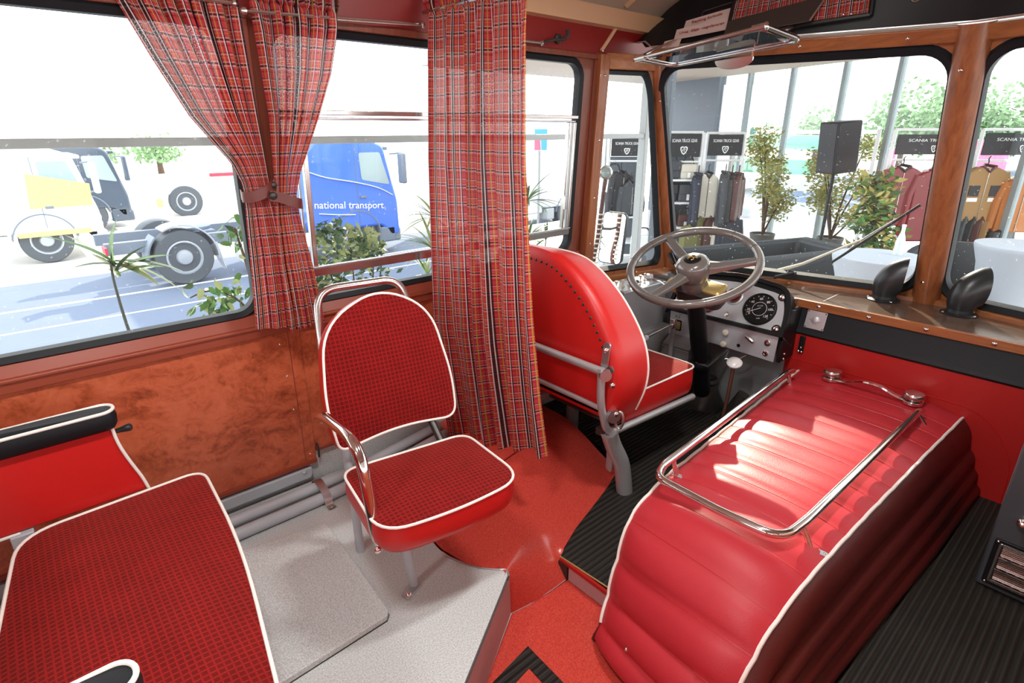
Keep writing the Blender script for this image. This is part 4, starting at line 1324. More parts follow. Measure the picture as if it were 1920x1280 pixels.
# chrome guard rail on top
gr = thing('guard_rail', 'chrome luggage rail standing on the engine cover', 'rail', (1.85, 0.62, 0.20))
RZ = 0.268
rp = fillet([(2.445, 0.898, RZ - 0.012), (2.39, 0.895, RZ), (1.36, 0.829, RZ), (1.296, 0.800, RZ), (1.290, 0.60, RZ), (1.302, 0.430, RZ), (1.42, 0.418, RZ), (2.38, 0.410, RZ), (2.42, 0.409, RZ - 0.012)], [0, 0.05, 0.08, 0.06, 0.02, 0.11, 0.09, 0.03, 0], 7)
mesh('rail_tube', tube(rp, 0.0125, 14), 'chrome', gr)
for (x, y), (bx, by) in (((1.425, 0.832), (1.425, 0.815)), ((2.385, 0.893), (2.392, 0.880)), ((1.40, 0.420), (1.395, 0.385)), ((2.37, 0.411), (2.392, 0.378))):
    mesh('rail_post', tube([(x, y, RZ), (bx, by, 0.212)], 0.008, 10), 'chrome', gr)
    Mf = frame((bx, by, 0.2125), (0.35, -1, -0.15), (1, 0.35, 0)) @ Matrix.Translation((0.012, 0, 0))
    pf = mesh('post_foot', prism(rrect(-0.020, 0.030, -0.010, 0.010, 0.009), Mf, -0.002, 0.003), 'aluminium', gr)
    screw('screw', Mf @ Vector((0.020, 0, 0.003)), (0, 0, 1), 0.004, gr)
# carrying handle with two knurled caps
ch_ = thing('cover_handle', 'polished grab handle with two knurled caps at the front of the engine cover', 'handle', (2.50, 0.61, 0.22))
for y in (0.765, 0.462):
    prof = [(0.016, 0.0), (0.014, 0.008), (0.029, 0.010), (0.031, 0.013), (0.031, 0.024), (0.028, 0.028), (0.012, 0.030), (0.001, 0.030)]
    mesh('knurled_cap', lathe(prof, Matrix.Translation((2.525, y, 0.246)) @ Matrix.Diagonal((1.18, 1.18, 1.15, 1)), 40), 'dull_chrome', ch_)
    mesh('handle_plate', prism([(p[0], p[1]) for p in rrect(2.485, 2.56, y - 0.035, y + 0.035, 0.03)], M0, 0.236, 0.250), 'chrome', ch_, bev=0.002)
hbz = smoothline([(2.505, 0.735, 0.246), (2.492, 0.69, 0.258), (2.480, 0.63, 0.282), (2.482, 0.57, 0.280), (2.494, 0.52, 0.258), (2.508, 0.485, 0.246)], 6)
V, F = [], []
for i, p in enumerate(hbz):
    V += [p + Vector((-0.011, 0, 0)), p + Vector((0.011, 0, 0)), p + Vector((0.009, 0, 0.006)), p + Vector((-0.009, 0, 0.006))]
for i in range(len(hbz) - 1):
    for k in range(4):
        F.append((4 * i + k, 4 * i + (k + 1) % 4, 4 * i + 4 + (k + 1) % 4, 4 * i + 4 + k))
F += [(3, 2, 1, 0), tuple(4 * (len(hbz) - 1) + k for k in range(4))]
mesh('handle_bar', (V, F), 'chrome', ch_, angle=60)

# --- heater cabinet by the door
hc = thing('heater_cabinet', 'dark grey heater cabinet with a bright louvred grille by the door', 'heater', (2.3, -0.2, -0.09))
mesh('cabinet_body', box(2.032, 2.58, -0.66, 0.093, -0.088, 0.44), 'dark_grey_paint', hc, bev=0.006)
mesh('grille_frame', ring(rrect(-0.30, 0.079, -0.068, 0.093, 0.008), rrect(-0.285, 0.064, -0.055, 0.080, 0.005), lambda a, b, c: Vector((2.030 - c, a, b)), 0.0, 0.008), 'black_paint', hc, bev=0.002)
mesh('grille_bezel', ring(rrect(-0.288, 0.067, -0.058, 0.083, 0.006), rrect(-0.283, 0.060, -0.052, 0.077, 0.004), lambda a, b, c: Vector((2.030 - c, a, b)), 0.0, 0.010), 'chrome', hc, bev=0.001)
mesh('grille_back', box(2.026, 2.031, -0.28, 0.060, -0.052, 0.077), 'dark_metal', hc)
for k in range(3):
    z0 = -0.048 + k * 0.042
    mesh('grille_slat', tube([(2.016, 0.058, z0), (2.016, -0.28, z0)], 0.0035, 6), 'chrome', hc)
    for j in range(6):
        z = z0 + 0.008 + j * 0.0056
        mesh('louvre_wire', tube([(2.020, 0.056, z), (2.020, -0.28, z)], 0.0022, 5), 'chrome', hc)
for j in range(16):
    y = 0.050 - j * 0.021
    mesh('louvre_post', box(2.0205, 2.026, y - 0.003, y + 0.003, -0.05, 0.075), 'dull_chrome', hc)
mesh('cabinet_knob', lathe([(0.014, 0), (0.014, 0.006), (0.008, 0.010), (0.008, 0.02), (0.011, 0.024), (0.001, 0.028)], zframe((2.030, 0.035, 0.170), (-1, 0, 0)), 20), 'chrome', hc)
for y, z in ((0.071, 0.086), (0.071, -0.062)):
    screw('screw', (2.021, y, z), (-1, 0, 0), 0.004, hc)

# ================================================================== OVERHEAD
def quadslab(name, c4, th, m, parent=None, **kw):
    c4 = [Vector(p) for p in c4]
    nn_ = (c4[1] - c4[0]).cross(c4[3] - c4[0]).normalized()
    if nn_.x > 0:
        nn_ = -nn_
    V = c4 + [p + nn_ * th for p in c4]
    return mesh(name, (V, [(3, 2, 1, 0), (4, 5, 6, 7), (0, 1, 5, 4), (1, 2, 6, 5), (2, 3, 7, 6), (3, 0, 4, 7)]), m, parent, **kw)
def qframe(c4, off=0.003):
    c4 = [Vector(p) for p in c4]
    ex = (c4[1] - c4[0])
    ey = (c4[0] - c4[3])
    M = frame((c4[0] + c4[2]) / 2, ex, ey)
    zz = M.to_3x3() @ Vector((0, 0, 1))
    return Matrix.Translation(zz * off) @ M
def hs(y, z, off=0.0):
    # ray-free placement on the sloping header: x from height and prow
    t = abs(y - 0.6) / 1.144
    xb = lerp(cpt.x, WS1(0, 1.085, 0).x, min(t, 1.0)) - 0.035
    zt = ceil_z(y) + 0.01
    return Vector((lerp(xb, 2.55, (z - 1.596) / (zt - 1.596)) - off, y, z))
s1 = [hs(1.634, 1.656, 0.014), hs(1.412, 1.684, 0.014), hs(1.405, 1.638, 0.014), hs(1.628, 1.615, 0.014)]
g1 = thing('notice_board', 'white notice board lettered in red propped above the windscreen, lower of two', 'sign', tuple(s1[3]), 'notice boards above the windscreen')
quadslab('board', s1, 0.004, 'sign_white', g1)
text('lettering', 'Uroa  ikkje  vognføraren', 0.0195, qframe(s1, 0.0105), 'ink_red', g1, 0.0004)
s2 = [hs(1.612, 1.692, 0.006), hs(1.420, 1.722, 0.006), hs(1.418, 1.675, 0.006), hs(1.608, 1.648, 0.006)]
g2 = thing('notice_board', 'upper notice board with faint red lettering, partly behind the lower one', 'sign', tuple(s2[3]), 'notice boards above the windscreen')
quadslab('board', s2, 0.003, 'sign_white', g2)
text('lettering', 'Røyking forbode', 0.020, qframe([p + Vector((0, 0, 0.006)) for p in s2], 0.0075), 'ink_red', g2, 0.0004)
s3 = [hs(1.672, 1.612, 0.008), hs(1.60, 1.622, 0.008), hs(1.60, 1.588, 0.008), hs(1.672, 1.585, 0.008)]
tag(quadslab('notice_card', s3, 0.003, 'sign_white'), 'small blank white card beside the lettered notice boards', 'card')
mesh('label_frame', tube([hs(1.548, 1.70, 0.004), hs(1.548, 1.725, 0.004), hs(1.40, 1.75, 0.004)], 0.0018, 5), 'leather_brown', hd)
# plaid covered blind box
pb = thing('blind_box', 'box above the windscreen with a gathered plaid curtain across its front', 'blind box', tuple(hs(1.15, 1.62)))
TL, BL, BR, TR = hs(1.405, 1.742, 0.016), hs(1.400, 1.612, 0.016), hs(0.900, 1.640, 0.016), hs(0.905, 1.79, 0.016)
def pl_(u, v):
    p = TL.lerp(TR, u).lerp(BL.lerp(BR, u), v)
    return (p.x - 0.006 - 0.005 * math.sin(u * 60) - 0.003 * math.sin(u * 31 + 1), p.y, p.z), (u * 1.0, -v * 0.15)
gv = grid(120, 4, pl_)
mesh('plaid_front', (gv[0], gv[1]), 'plaid_cloth', pb, uv=gv[2], angle=80)
for a, b in ((BL, BR), (BR, TR), (TL, BL)):
    mesh('frame_strip', tube([a + Vector((-0.012, 0, 0)), b + Vector((-0.012, 0, 0))], 0.008, 6), 'black_paint', pb)
for y in (0.985, 0.96):
    screw('screw', hs(y, 1.648, 0.034), (-1, 0, 0), 0.005, pb)
vsr = thing('sun_visor', 'smoked plastic sun visor hanging in front of the plaid blind box', 'sun visor', tuple(hs(1.2, 1.62)))
quadslab('visor_sheet', [hs(1.398, 1.664, 0.045), hs(1.040, 1.718, 0.045), hs(1.075, 1.630, 0.075), hs(1.395, 1.602, 0.06)], 0.003, 'smoked_plastic', vsr, bev=0.001)
mesh('visor_edge', tube([hs(1.045, 1.716, 0.048), hs(1.078, 1.632, 0.078)], 0.004, 6), 'dull_chrome', vsr)
# interior mirror in a tubular chrome frame
im = thing('interior_mirror', 'interior mirror held in a chrome tube frame above the windscreen', 'mirror', (2.2, 1.3, 1.52))
bl, br, fr_, fl_ = Vector((2.10, 1.600, 1.519)), Vector((2.10, 1.066, 1.578)), Vector((2.28, 1.012, 1.545)), Vector((2.28, 1.550, 1.500))
lp = fillet([bl, fl_, fr_, br], [0, 0.05, 0.05, 0], 6)
mesh('frame_tube', tube(lp, 0.0095, 12), 'dull_chrome', im)
mesh('frame_tube', tube([bl, br], 0.0065, 12), 'dull_chrome', im)
for p, q in ((bl, br), (br, bl)):
    d = (p - q).normalized()
    mesh('clamp_knob', cyl(p - d * 0.045, p + d * 0.004, 0.012, n=16), 'dull_chrome', im)
    mesh('knob_cap', lathe([(0.013, 0), (0.014, 0.004), (0.009, 0.010), (0.001, 0.012)], zframe(p + d * 0.002, d), 16), 'chrome', im)
ins = [bl.lerp(fl_, 0.10).lerp(br, 0.05), br.lerp(fr_, 0.10).lerp(bl, 0.05), fr_.lerp(br, 0.10).lerp(fl_, 0.05), fl_.lerp(bl, 0.10).lerp(fr_, 0.05)]
gp_ = fillet(ins, 0.03, 5, True)
nn_ = len(gp_)
nz = (br - bl).cross(fl_ - bl).normalized()
mesh('mirror_glass', (gp_ + [p - nz * 0.004 * (1 if nz.z < 0 else -1) for p in gp_], [tuple(range(nn_)), tuple(range(2 * nn_ - 1, nn_ - 1, -1))] + [(i, (i + 1) % nn_, nn_ + (i + 1) % nn_, nn_ + i) for i in range(nn_)]), 'mirror', im, smooth=False)
mesh('mirror_rim', tube(gp_, 0.004, 6, True), 'chrome', im)
mesh('mirror_stay', tube([fl_.lerp(fr_, 0.75), fl_.lerp(fr_, 0.75) + Vector((0.08, 0, 0.06)), hs(1.15, 1.63)], 0.007, 8), 'dull_chrome', im)
mesh('mirror_stay', tube([bl + Vector((0.0, 0.0, 0.0)), bl + Vector((0.16, 0.03, 0.05)), hs(1.62, 1.62)], 0.005, 8), 'dull_chrome', im)
# small convex mirror clipped under the frame
sm = thing('small_mirror', 'small half-moon mirror clipped under the chrome mirror frame', 'mirror', (2.27, 1.26, 1.49))
Ms = frame((2.268, 1.262, 1.506), (0, -1, 0.055), (0.45, 0, -0.9))
half = [(-0.078, 0.0)] + [(0.078 * math.cos(R(180 - a)) , 0.040 * math.sin(R(a)) ** 0.7) for a in range(10, 171, 10)] + [(0.078, 0.0)]
mesh('mirror_shell', pad_side(half[::-1], [(0, -0.004), (0, 0.004), (0.004, 0.006)], Ms), 'dull_chrome', sm)
mesh('mirror_clip', tube([Ms @ Vector((0.075, 0.004, 0)), Ms @ Vector((0.078, -0.012, 0.0)), Vector((2.28, 1.19, 1.527))], 0.004, 6), 'chrome', sm)
hk = mesh('roof_lens', lathe([(0.03, 0), (0.03, 0.006), (0.02, 0.014), (0.001, 0.016)], zframe(hs(0.78, 1.70, 0.0), (-1, 0, -0.3)), 20), 'chrome', hd)
# wiper outside the windscreen
wp = thing('windscreen_wiper', 'windscreen wiper resting across the glass in front of the driver', 'wiper', tuple(WS1(0.5, 0.0, 0.05)))
def wsp(y, z, w_):
    v = (z - 0.55) / EV.z
    A0 = Vector((2.713, 1.744, 0.55))
    u = (A0.y - y) / ((A0.y - C_.y) / WL)
    return WS1(u, v, w_)
mesh('wiper_arm', tube([wsp(1.23, 0.555, 0.045), wsp(1.10, 0.615, 0.05), wsp(0.86, 0.768, 0.055)], lambda t: 0.010 - 0.006 * t, 8), 'cream', wp)
mesh('wiper_blade', tube([wsp(0.975, 0.650, 0.030), wsp(0.85, 0.772, 0.030), wsp(0.676, 0.945, 0.030)], 0.006, 8), 'black_rubber', wp)
mesh('blade_holder', tube([wsp(0.92, 0.705, 0.045), wsp(0.855, 0.775, 0.052), wsp(0.75, 0.872, 0.045)], 0.004, 6), 'dull_chrome', wp)
cb = thing('wiper_drive', 'thin cable with a black sleeve running from the panel to the windscreen', 'cable', (2.6, 1.2, 0.55))
mesh('cable', tube(smoothline([onU(-0.05, 0.155, 0.02), (2.60, 1.20, 0.585), (2.72, 1.14, 0.585), (2.81, 1.10, 0.60)], 5), 0.0035, 6), 'dark_metal', cb)
mesh('sleeve', tube([(2.70, 1.155, 0.585), (2.79, 1.11, 0.598)], 0.009, 8), 'black_rubber', cb)
# ================================================================== SEATS
def cushion(parent, outline, M, ztop, thick, crown=0.02, round_=0.022, pipe=0.0038, names=('seat_cover', 'seat_side', 'piping'), topmat='red_velour', sidemat='red_vinyl'):
    t = pad_top(outline, ztop, crown, M, 10)
    mesh(names[0], (t[0], t[1]), topmat, parent, uv=t[2], angle=70)
    lay = [(round_ * 1.2, ztop - thick), (round_ * 0.4, ztop - thick + 0.006), (0.0, ztop - thick + round_), (-0.003, ztop - thick * 0.45), (0.0, ztop)]
    mesh(names[1], pad_side(outline, lay, M, captop=False), sidemat, parent, angle=50)
    mesh(names[2], tube([M @ Vector((p[0], p[1], ztop + 0.001)) for p in outline], pipe, 8, True), 'white_piping', parent)
def fpoly(pts, rad, n=7):
    return [(p.x, p.y) for p in fillet([(a, b, 0) for a, b in pts], rad, n, True)]
def dense(poly, n=3):
    out = []
    for i, p in enumerate(poly):
        q = poly[(i + 1) % len(poly)]
        d = math.hypot(q[0] - p[0], q[1] - p[1])
        k = max(1, int(d / 0.03))
        for j in range(k):
            out.append((lerp(p[0], q[0], j / k), lerp(p[1], q[1], j / k)))
    return out

# --- fold-down guide seat facing the aisle
js = thing('guide_seat', 'single red velour seat with chrome tube arm facing the aisle', 'seat', (0.70, 1.15, 0.0))
MJ = Matrix.Translation((0.72, 1.155, 0)) @ Matrix.Rotation(R(-7.5), 4, 'Z')
oc = dense(fpoly([(-0.205, -0.155), (0.0, -0.175), (0.212, -0.150), (0.200, 0.150), (-0.195, 0.160)], [0.085, 0.12, 0.085, 0.05, 0.05]))
cushion(js, oc, MJ, 0.350, 0.085, 0.016)
# backrest: local frame x right, y up the back, z out of the cover
bo = MJ @ Vector((0.012, 0.215, 0.385))
bu = (MJ.to_3x3() @ Vector((0.0, 0.145, 0.40))).normalized()
MB = frame(bo, MJ.to_3x3() @ Vector((1, 0, 0)), bu)
zz = MB.to_3x3() @ Vector((0, 0, 1))
ob = dense(fpoly([(-0.188, -0.005), (0.0, 0.022), (0.192, 0.0), (0.205, 0.13), (0.175, 0.36), (0.02, 0.445), (-0.165, 0.36), (-0.200, 0.13)], [0.03, 0.1, 0.045, 0.1, 0.15, 0.12, 0.15, 0.1]))
t = pad_top(ob, 0.0, 0.020, MB, 10)
mesh('back_cover', (t[0], t[1]), 'red_velour', js, uv=t[2], angle=70)
mesh('back_side', pad_side(ob, [(0.012, -0.070), (0.0, -0.060), (-0.004, -0.03), (0.0, 0.0)], MB, captop=False), 'red_vinyl', js, angle=50)
mesh('back_piping', tube([MB @ Vector((p[0], p[1], 0.001)) for p in ob], 0.0038, 8, True), 'white_piping', js)
def J(x, y, z):
    return MJ @ Vector((x, y, z))
gb = fillet([J(-0.150, 0.385, 0.55), MB @ Vector((-0.150, 0.34, -0.095)), MB @ Vector((-0.135, 0.470, -0.095)), MB @ Vector((0.135, 0.470, -0.095)), MB @ Vector((0.150, 0.34, -0.095)), J(0.150, 0.385, 0.55)], [0, 0.02, 0.085, 0.085, 0.02, 0], 8)
mesh('grab_bar', tube(gb, 0.0125, 12), 'dull_chrome', js)
arm = fillet([J(-0.185, 0.26, 0.47), J(-0.216, 0.255, 0.485), J(-0.212, 0.20, 0.512), J(-0.196, -0.035, 0.540), J(-0.192, -0.085, 0.30), J(-0.180, -0.09, 0.262), J(-0.08, -0.06, 0.256)], [0, 0.03, 0.05, 0.10, 0.04, 0.03, 0], 8)
mesh('arm_tube', tube(arm, 0.0150, 14), 'chrome', js)
screw('arm_bolt', J(-0.196, -0.100, 0.266), (0, -1, 0.2), 0.010, js)
mesh('back_leg', tube([J(-0.150, 0.275, 0.44), J(-0.145, 0.245, 0.25), J(-0.145, 0.235, 0.0)], 0.013, 12), 'grey_paint', js)
mesh('back_stay', tube([J(0.120, 0.270, 0.42), J(0.128, 0.130, 0.30)], 0.012, 12), 'dark_metal', js)
mesh('seat_frame', tube(fillet([J(-0.15, 0.12, 0.255), J(-0.15, -0.10, 0.255), J(0.15, -0.10, 0.255), J(0.15, 0.12, 0.255)], 0.04, 5), 0.011, 10), 'grey_paint', js)
mesh('front_leg', tube([(0.615, 1.150, 0.262), (0.655, 1.170, 0.0)], 0.013, 12), 'grey_paint', js)
mesh('foot_plate', prism(fpoly([(0.610, 1.130), (0.672, 1.152), (0.664, 1.186), (0.604, 1.160)], 0.006, 3), M0, 0.0, 0.005), 'aluminium', js, bev=0.001)
screw('foot_bolt', (0.622, 1.146, 0.005), (0, 0, 1), 0.010, js)

# --- double seat at the window
bs = thing('double_seat', 'double red velour seat with red sided black padded armrests', 'seat', (0.03, 1.2, 0.0))
bo_ = dense(fpoly([(0.262, 1.605), (0.240, 1.20), (0.150, 0.690), (-0.255, 0.715), (-0.190, 1.25), (-0.145, 1.585)], [0.055, 0.2, 0.06, 0.08, 0.2, 0.085]))
bo_.reverse() if sum((q[0] - p[0]) * (q[1] + p[1]) for p, q in zip(bo_, bo_[1:] + bo_[:1])) > 0 else None
cushion(bs, bo_, M0, 0.350, 0.115, 0.022)
mesh('seat_base', prism(offs(bo_, 0.05), M0, 0.14, 0.236), 'dark_metal', bs)
for x, y in ((0.12, 1.52), (-0.10, 1.50), (0.06, 0.80), (-0.16, 0.82)):
    mesh('leg', tube([(x, y, 0.16), (x, y, 0.0)], 0.016, 10), 'grey_paint', bs)
def armrest(xo, yo, lever, tall=0.0):
    # panel in the x-z plane, its front end cut in an S curve
    pts = [(-0.52, 0.350), (-0.185, 0.347), (0.128, 0.347), (0.120, 0.385), (0.100, 0.450), (0.088, 0.500), (0.084, 0.552), (-0.52, 0.552)]
    pol = [(p.x, p.y) for p in fillet([(a, b, 0) for a, b in pts], [0, 0.0, 0.01, 0.03, 0.05, 0.04, 0.012, 0], 5, True)]
    Mx = Matrix(((1, 0, 0, xo), (0, 0, 1, yo), (0, 1, 0, tall), (0, 0, 0, 1)))
    mesh('armrest_panel', prism(pol, Mx, 0.0, 0.036), 'red_vinyl', bs, bev=0.004)
    ed = fillet([(0.070 + xo, yo - 0.002, 0.552 + tall), (0.086 + xo, yo - 0.002, 0.550 + tall), (0.090 + xo, yo - 0.002, 0.500 + tall), (0.102 + xo, yo - 0.002, 0.450 + tall), (0.122 + xo, yo - 0.002, 0.385 + tall), (0.130 + xo, yo - 0.002, 0.345 + tall)], [0, 0.01, 0.04, 0.05, 0.03, 0], 5)
    mesh('armrest_piping', tube(ed, 0.004, 8), 'white_piping', bs)
    mesh('armrest_piping', tube([(-0.50 + xo, yo - 0.002, 0.348 + tall), (-0.14 + xo, yo - 0.002, 0.344 + tall)], 0.004, 8), 'white_piping', bs)
    po = rrect(-0.54, 0.100, -0.022, 0.036, [0.028, 0.028, 0.02, 0.02], 7)
    Mp = Matrix.Translation((xo, yo, tall))
    mesh('armrest_pad', pad_side(dense(po), [(0.004, 0.548), (-0.003, 0.560), (-0.005, 0.580), (0.0, 0.596)], Mp, captop=False), 'black_vinyl', bs, angle=60)
    tp = pad_top(dense(po), 0.596, 0.010, Mp, 6)
    mesh('armrest_top', (tp[0], tp[1]), 'black_vinyl', bs, angle=70)
    mesh('pad_piping', tube([Mp @ Vector((p[0], p[1], 0.597)) for p in dense(po)], 0.0042, 8, True), 'white_piping', bs)
    if lever:
        mesh('recline_lever', lathe([(0.006, 0), (0.007, 0.010), (0.0095, 0.024), (0.010, 0.032), (0.006, 0.036), (0.001, 0.037)], zframe((0.094 + xo, yo + 0.012, 0.528 + tall), (1, -0.25, 0.15)), 16), 'black_plastic', bs)
armrest(0.0, 1.615, True)
armrest(-0.105, 0.800, False, -0.072)
mesh('armrest_bracket', box(-0.16, -0.115, 1.60, 1.66, 0.30, 0.345), 'grey_paint', bs, bev=0.003)
Mk = frame((-0.275, 1.175, 0.315), (0.12, 1, 0), (-0.30, 0.03, 0.95))
zk = Mk.to_3x3() @ Vector((0, 0, 1))
if zk.x < 0:
    Mk = Mk @ Matrix.Diagonal((-1, 1, -1, 1))
ok_ = dense(fpoly([(-0.42, 0.0), (0.42, 0.0), (0.42, 0.50), (-0.42, 0.50)], 0.07))
t = pad_top(ok_, 0.0, 0.03, Mk, 8)
mesh('back_cover', (t[0], t[1]), 'red_velour', bs, uv=t[2], angle=70)
mesh('back_side', pad_side(ok_, [(0.01, -0.09), (0.0, -0.08), (0.0, 0.0)], Mk, captop=False), 'red_vinyl', bs, angle=50)
mesh('back_piping', tube([Mk @ Vector((p[0], p[1], 0.001)) for p in ok_], 0.0045, 8, True), 'white_piping', bs)
mesh('recline_hinge', box(-0.26, -0.22, 1.56, 1.60, 0.18, 0.32), 'grey_paint', bs, bev=0.004)

# --- driver's seat
dsn = thing('driver_seat', 'red vinyl driver seat with studded back on a silver tube frame', 'seat', (1.6, 1.45, -0.09))
oc = dense(fpoly([(1.60, 1.165), (2.080, 1.150), (2.080, 1.76), (1.60, 1.76)], [0.03, 0.05, 0.06, 0.03]))
cushion(dsn, oc, M0, 0.300, 0.125, 0.022, 0.02)
by = [(1.150, 0.240), (1.116, 0.34), (1.112, 0.44), (1.150, 0.545), (1.255, 0.672), (1.385, 0.762), (1.50, 0.792), (1.68, 0.788), (1.775, 0.745), (1.83, 0.62), (1.845, 0.44), (1.835, 0.24)]
bp = [(p.x, p.y) for p in smoothline([(a, b, 0) for a, b in by], 5)]
MD = Matrix(((0, 0, 1, 0), (1, 0, 0, 0), (0, 1, 0, 0), (0, 0, 0, 1)))
def shear(vf):
    out = []
    for p in vf[0]:
        out.append(Vector((p.x - 0.10 * (p.z - 0.30) * (1 if p.z > 0.3 else 0) * 0.0, p.y, p.z + 0.26 * (1.655 - p.x) * max(0, (p.z - 0.28) / 0.5))))
    return out, vf[1]
lay = [(0.050, 1.480), (0.022, 1.483), (0.007, 1.495), (0.0, 1.53), (0.0, 1.60), (0.0, 1.655)]
bp.reverse()
bpd = dense(bp)
mesh('back_shell', shear(pad_side(bpd, lay, MD, captop=False)), 'red_vinyl', dsn, angle=50)
t = pad_top(bpd, 1.655, 0.03, MD, 8)
tv = shear((t[0], t[1]))
mesh('back_cover', tv, 'red_velour', dsn, uv=t[2], angle=70)
pp = shear(([MD @ Vector((p[0], p[1], 1.656)) for p in bp], []))[0]
mesh('back_piping', tube(pp, 0.0045, 8), 'white_piping', dsn)
rear = shear(([MD @ Vector((p[0], p[1], 1.4830)) for p in offs(bp, 0.050)], []))[0]
ls = 0
nxt = 0.0
for a, b in zip(rear, rear[1:]):
    l = (b - a).length
    while nxt < ls + l:
        p = a.lerp(b, (nxt - ls) / l)
        if p.z > 0.45 and p.y < 1.62:
            screw('stud', p, (-1, 0, 0), 0.0075, dsn, 'dark_metal')
        nxt += 0.028
    ls += l
FR = 0.0145
mesh('frame_tube', tube(fillet([(1.448, 1.160, 0.466), (1.452, 1.160, 0.33), (1.50, 1.158, 0.185), (1.62, 1.156, 0.180), (2.070, 1.150, 0.160)], [0, 0.05, 0.07, 0.03, 0], 7), FR, 12), 'silver_paint', dsn)
mesh('frame_tube', tube([(1.448, 1.150, 0.455), (1.448, 1.62, 0.455)], FR, 12), 'silver_paint', dsn)
mesh('frame_tube', tube([(1.452, 1.165, 0.310), (1.452, 1.62, 0.315)], 0.010, 10), 'silver_paint', dsn)
mesh('support_post', tube(smoothline([(1.520, 1.165, 0.185), (1.545, 1.160, 0.12), (1.580, 1.140, 0.03), (1.592, 1.125, -0.09)], 6), 0.032, 18), 'silver_paint', dsn)
mesh('support_post', cyl((1.80, 1.60, 0.17), (1.80, 1.60, -0.09), 0.03), 'silver_paint', dsn)
mesh('hinge_plate', prism(rrect(-0.014, 0.014, -0.05, 0.05, 0.013), frame((1.474, 1.165, 0.505), (0, -1, 0), (0.12, 0, 1)), -0.003, 0.004), 'aluminium', dsn)
mesh('hinge_arm', prism(rrect(-0.014, 0.014, -0.11, 0.11, 0.013), frame((1.492, 1.150, 0.36), (0.25, -1, 0), (-0.10, 0, 1)), -0.003, 0.004), 'aluminium', dsn)
for x, y, z in ((1.462, 1.148, 0.455), (1.485, 1.140, 0.40), (1.500, 1.128, 0.285), (1.468, 1.165, 0.53)):
    screw('hinge_bolt', (x - 0.004, y - 0.006, z), (-0.6, -0.8, 0), 0.011, dsn, 'dull_chrome')
mesh('hinge_disc', cyl((1.452, 1.150, 0.445), (1.444, 1.136, 0.445), 0.022), 'aluminium', dsn)
mesh('hinge_disc', cyl((1.498, 1.140, 0.275), (1.490, 1.122, 0.275), 0.026), 'aluminium', dsn)
mesh('adjuster_ring', tube([(1.515 + 0.012 * math.cos(a) * 0.6, 1.118 - 0.012 * math.cos(a), 0.255 + 0.034 * math.sin(a)) for a in [2 * math.pi * k / 20 for k in range(20)]], 0.005, 8, True), 'aluminium', dsn)
mesh('seat_runner', box(1.50, 1.66, 1.175, 1.215, 0.165, 0.195), 'dark_metal', dsn, bev=0.003)
mesh('seat_runner', box(1.44, 1.95, 1.56, 1.60, 0.150, 0.185), 'silver_paint', dsn, bev=0.003)
mesh('seat_base', box(1.60, 2.00, 1.20, 1.70, 0.155, 0.175), 'dark_metal', dsn, bev=0.01)
for z in (0.045, 0.01):
    screw('post_bolt', (1.552, 1.170, z), (-1, 0.3, 0), 0.009, dsn, 'dark_metal')
mesh('post_flange', prism(rrect(-0.018, 0.018, -0.05, 0.05, 0.012), frame((1.548, 1.175, 0.05), (0.3, 0.95, 0), (0, 0, 1)), -0.004, 0.004), 'silver_paint', dsn, bev=0.002)

# ================================================================== CURTAINS
def cloth(name, left, right, ztop, zbot, y_or_x, axis, folds, amp, clothw, label, phase=0.0, nu=150, nv=60, pinch=None, group=None, root=None, ruffle=0.0):
    def f(u, v):
        z = lerp(ztop, zbot(u) if callable(zbot) else zbot, v)
        a, b = interp(left, z), interp(right, z)
        s = lerp(a, b, u)
        wr = abs(b - a)
        ph = 2 * math.pi * folds * (u + 0.035 * math.sin(2 * math.pi * 1.7 * u + phase)) + phase
        am = amp(z) if callable(amp) else amp
        d = am * (math.sin(ph) + 0.35 * math.sin(2.1 * ph + 1.3 + 2.5 * v) + 0.3 * math.sin(0.43 * ph + 3 * v))
        if ruffle and z > ruffle:
            k = sstep(ruffle, ruffle + 0.02, z)
            d = lerp(d, 0.012 * math.sin(ph * 3.0) + 0.006 * math.sin(ph * 5 + 1), k)
        s += 0.25 * am * math.cos(ph)
        base = y_or_x(u, z) if callable(y_or_x) else y_or_x
        p = (s, base + d, z) if axis == 'x' else (base + d, s, z)
        return p, (u * clothw, z)
    V, F, U = grid(nu, nv, f)
    return mesh(name, (V, F), 'plaid_cloth', root, uv=U, angle=180)
lc = [(0.66, 0.512), (0.90, 0.535), (1.03, 0.545), (1.10, 0.546), (1.16, 0.525), (1.28, 0.440), (1.42, 0.375), (1.54, 0.325), (1.64, 0.300)]
rc = [(0.66, 0.640), (0.90, 0.640), (1.03, 0.628), (1.10, 0.618), (1.28, 0.610), (1.5, 0.603), (1.64, 0.603)]
am = lambda z: interp([(0.66, 0.014), (1.0, 0.010), (1.08, 0.006), (1.2, 0.012), (1.5, 0.015), (1.6, 0.010)], z)
cu1 = thing('tied_curtain', 'plaid curtain tied back with a leather strap, over the first window', 'curtain', (0.6, 1.79, 0.66), 'tied back plaid curtains')
cloth('curtain_cloth', lc, rc, 1.635, lambda u: 0.672 - 0.02 * u, lambda u, z: 1.785 + 0.0 * z - 0.02 * sstep(1.0, 0.7, z), 'x', 7, am, 0.62, '', 0.4, root=cu1, ruffle=1.565)
cu2 = thing('tied_curtain', 'plaid curtain tied back with a leather strap, over the sliding window', 'curtain', (0.7, 1.79, 0.64), 'tied back plaid curtains')
lc2 = [(0.64, 0.612), (0.85, 0.610), (1.0, 0.620), (1.07, 0.632), (1.28, 0.648), (1.5, 0.642), (1.64, 0.632)]
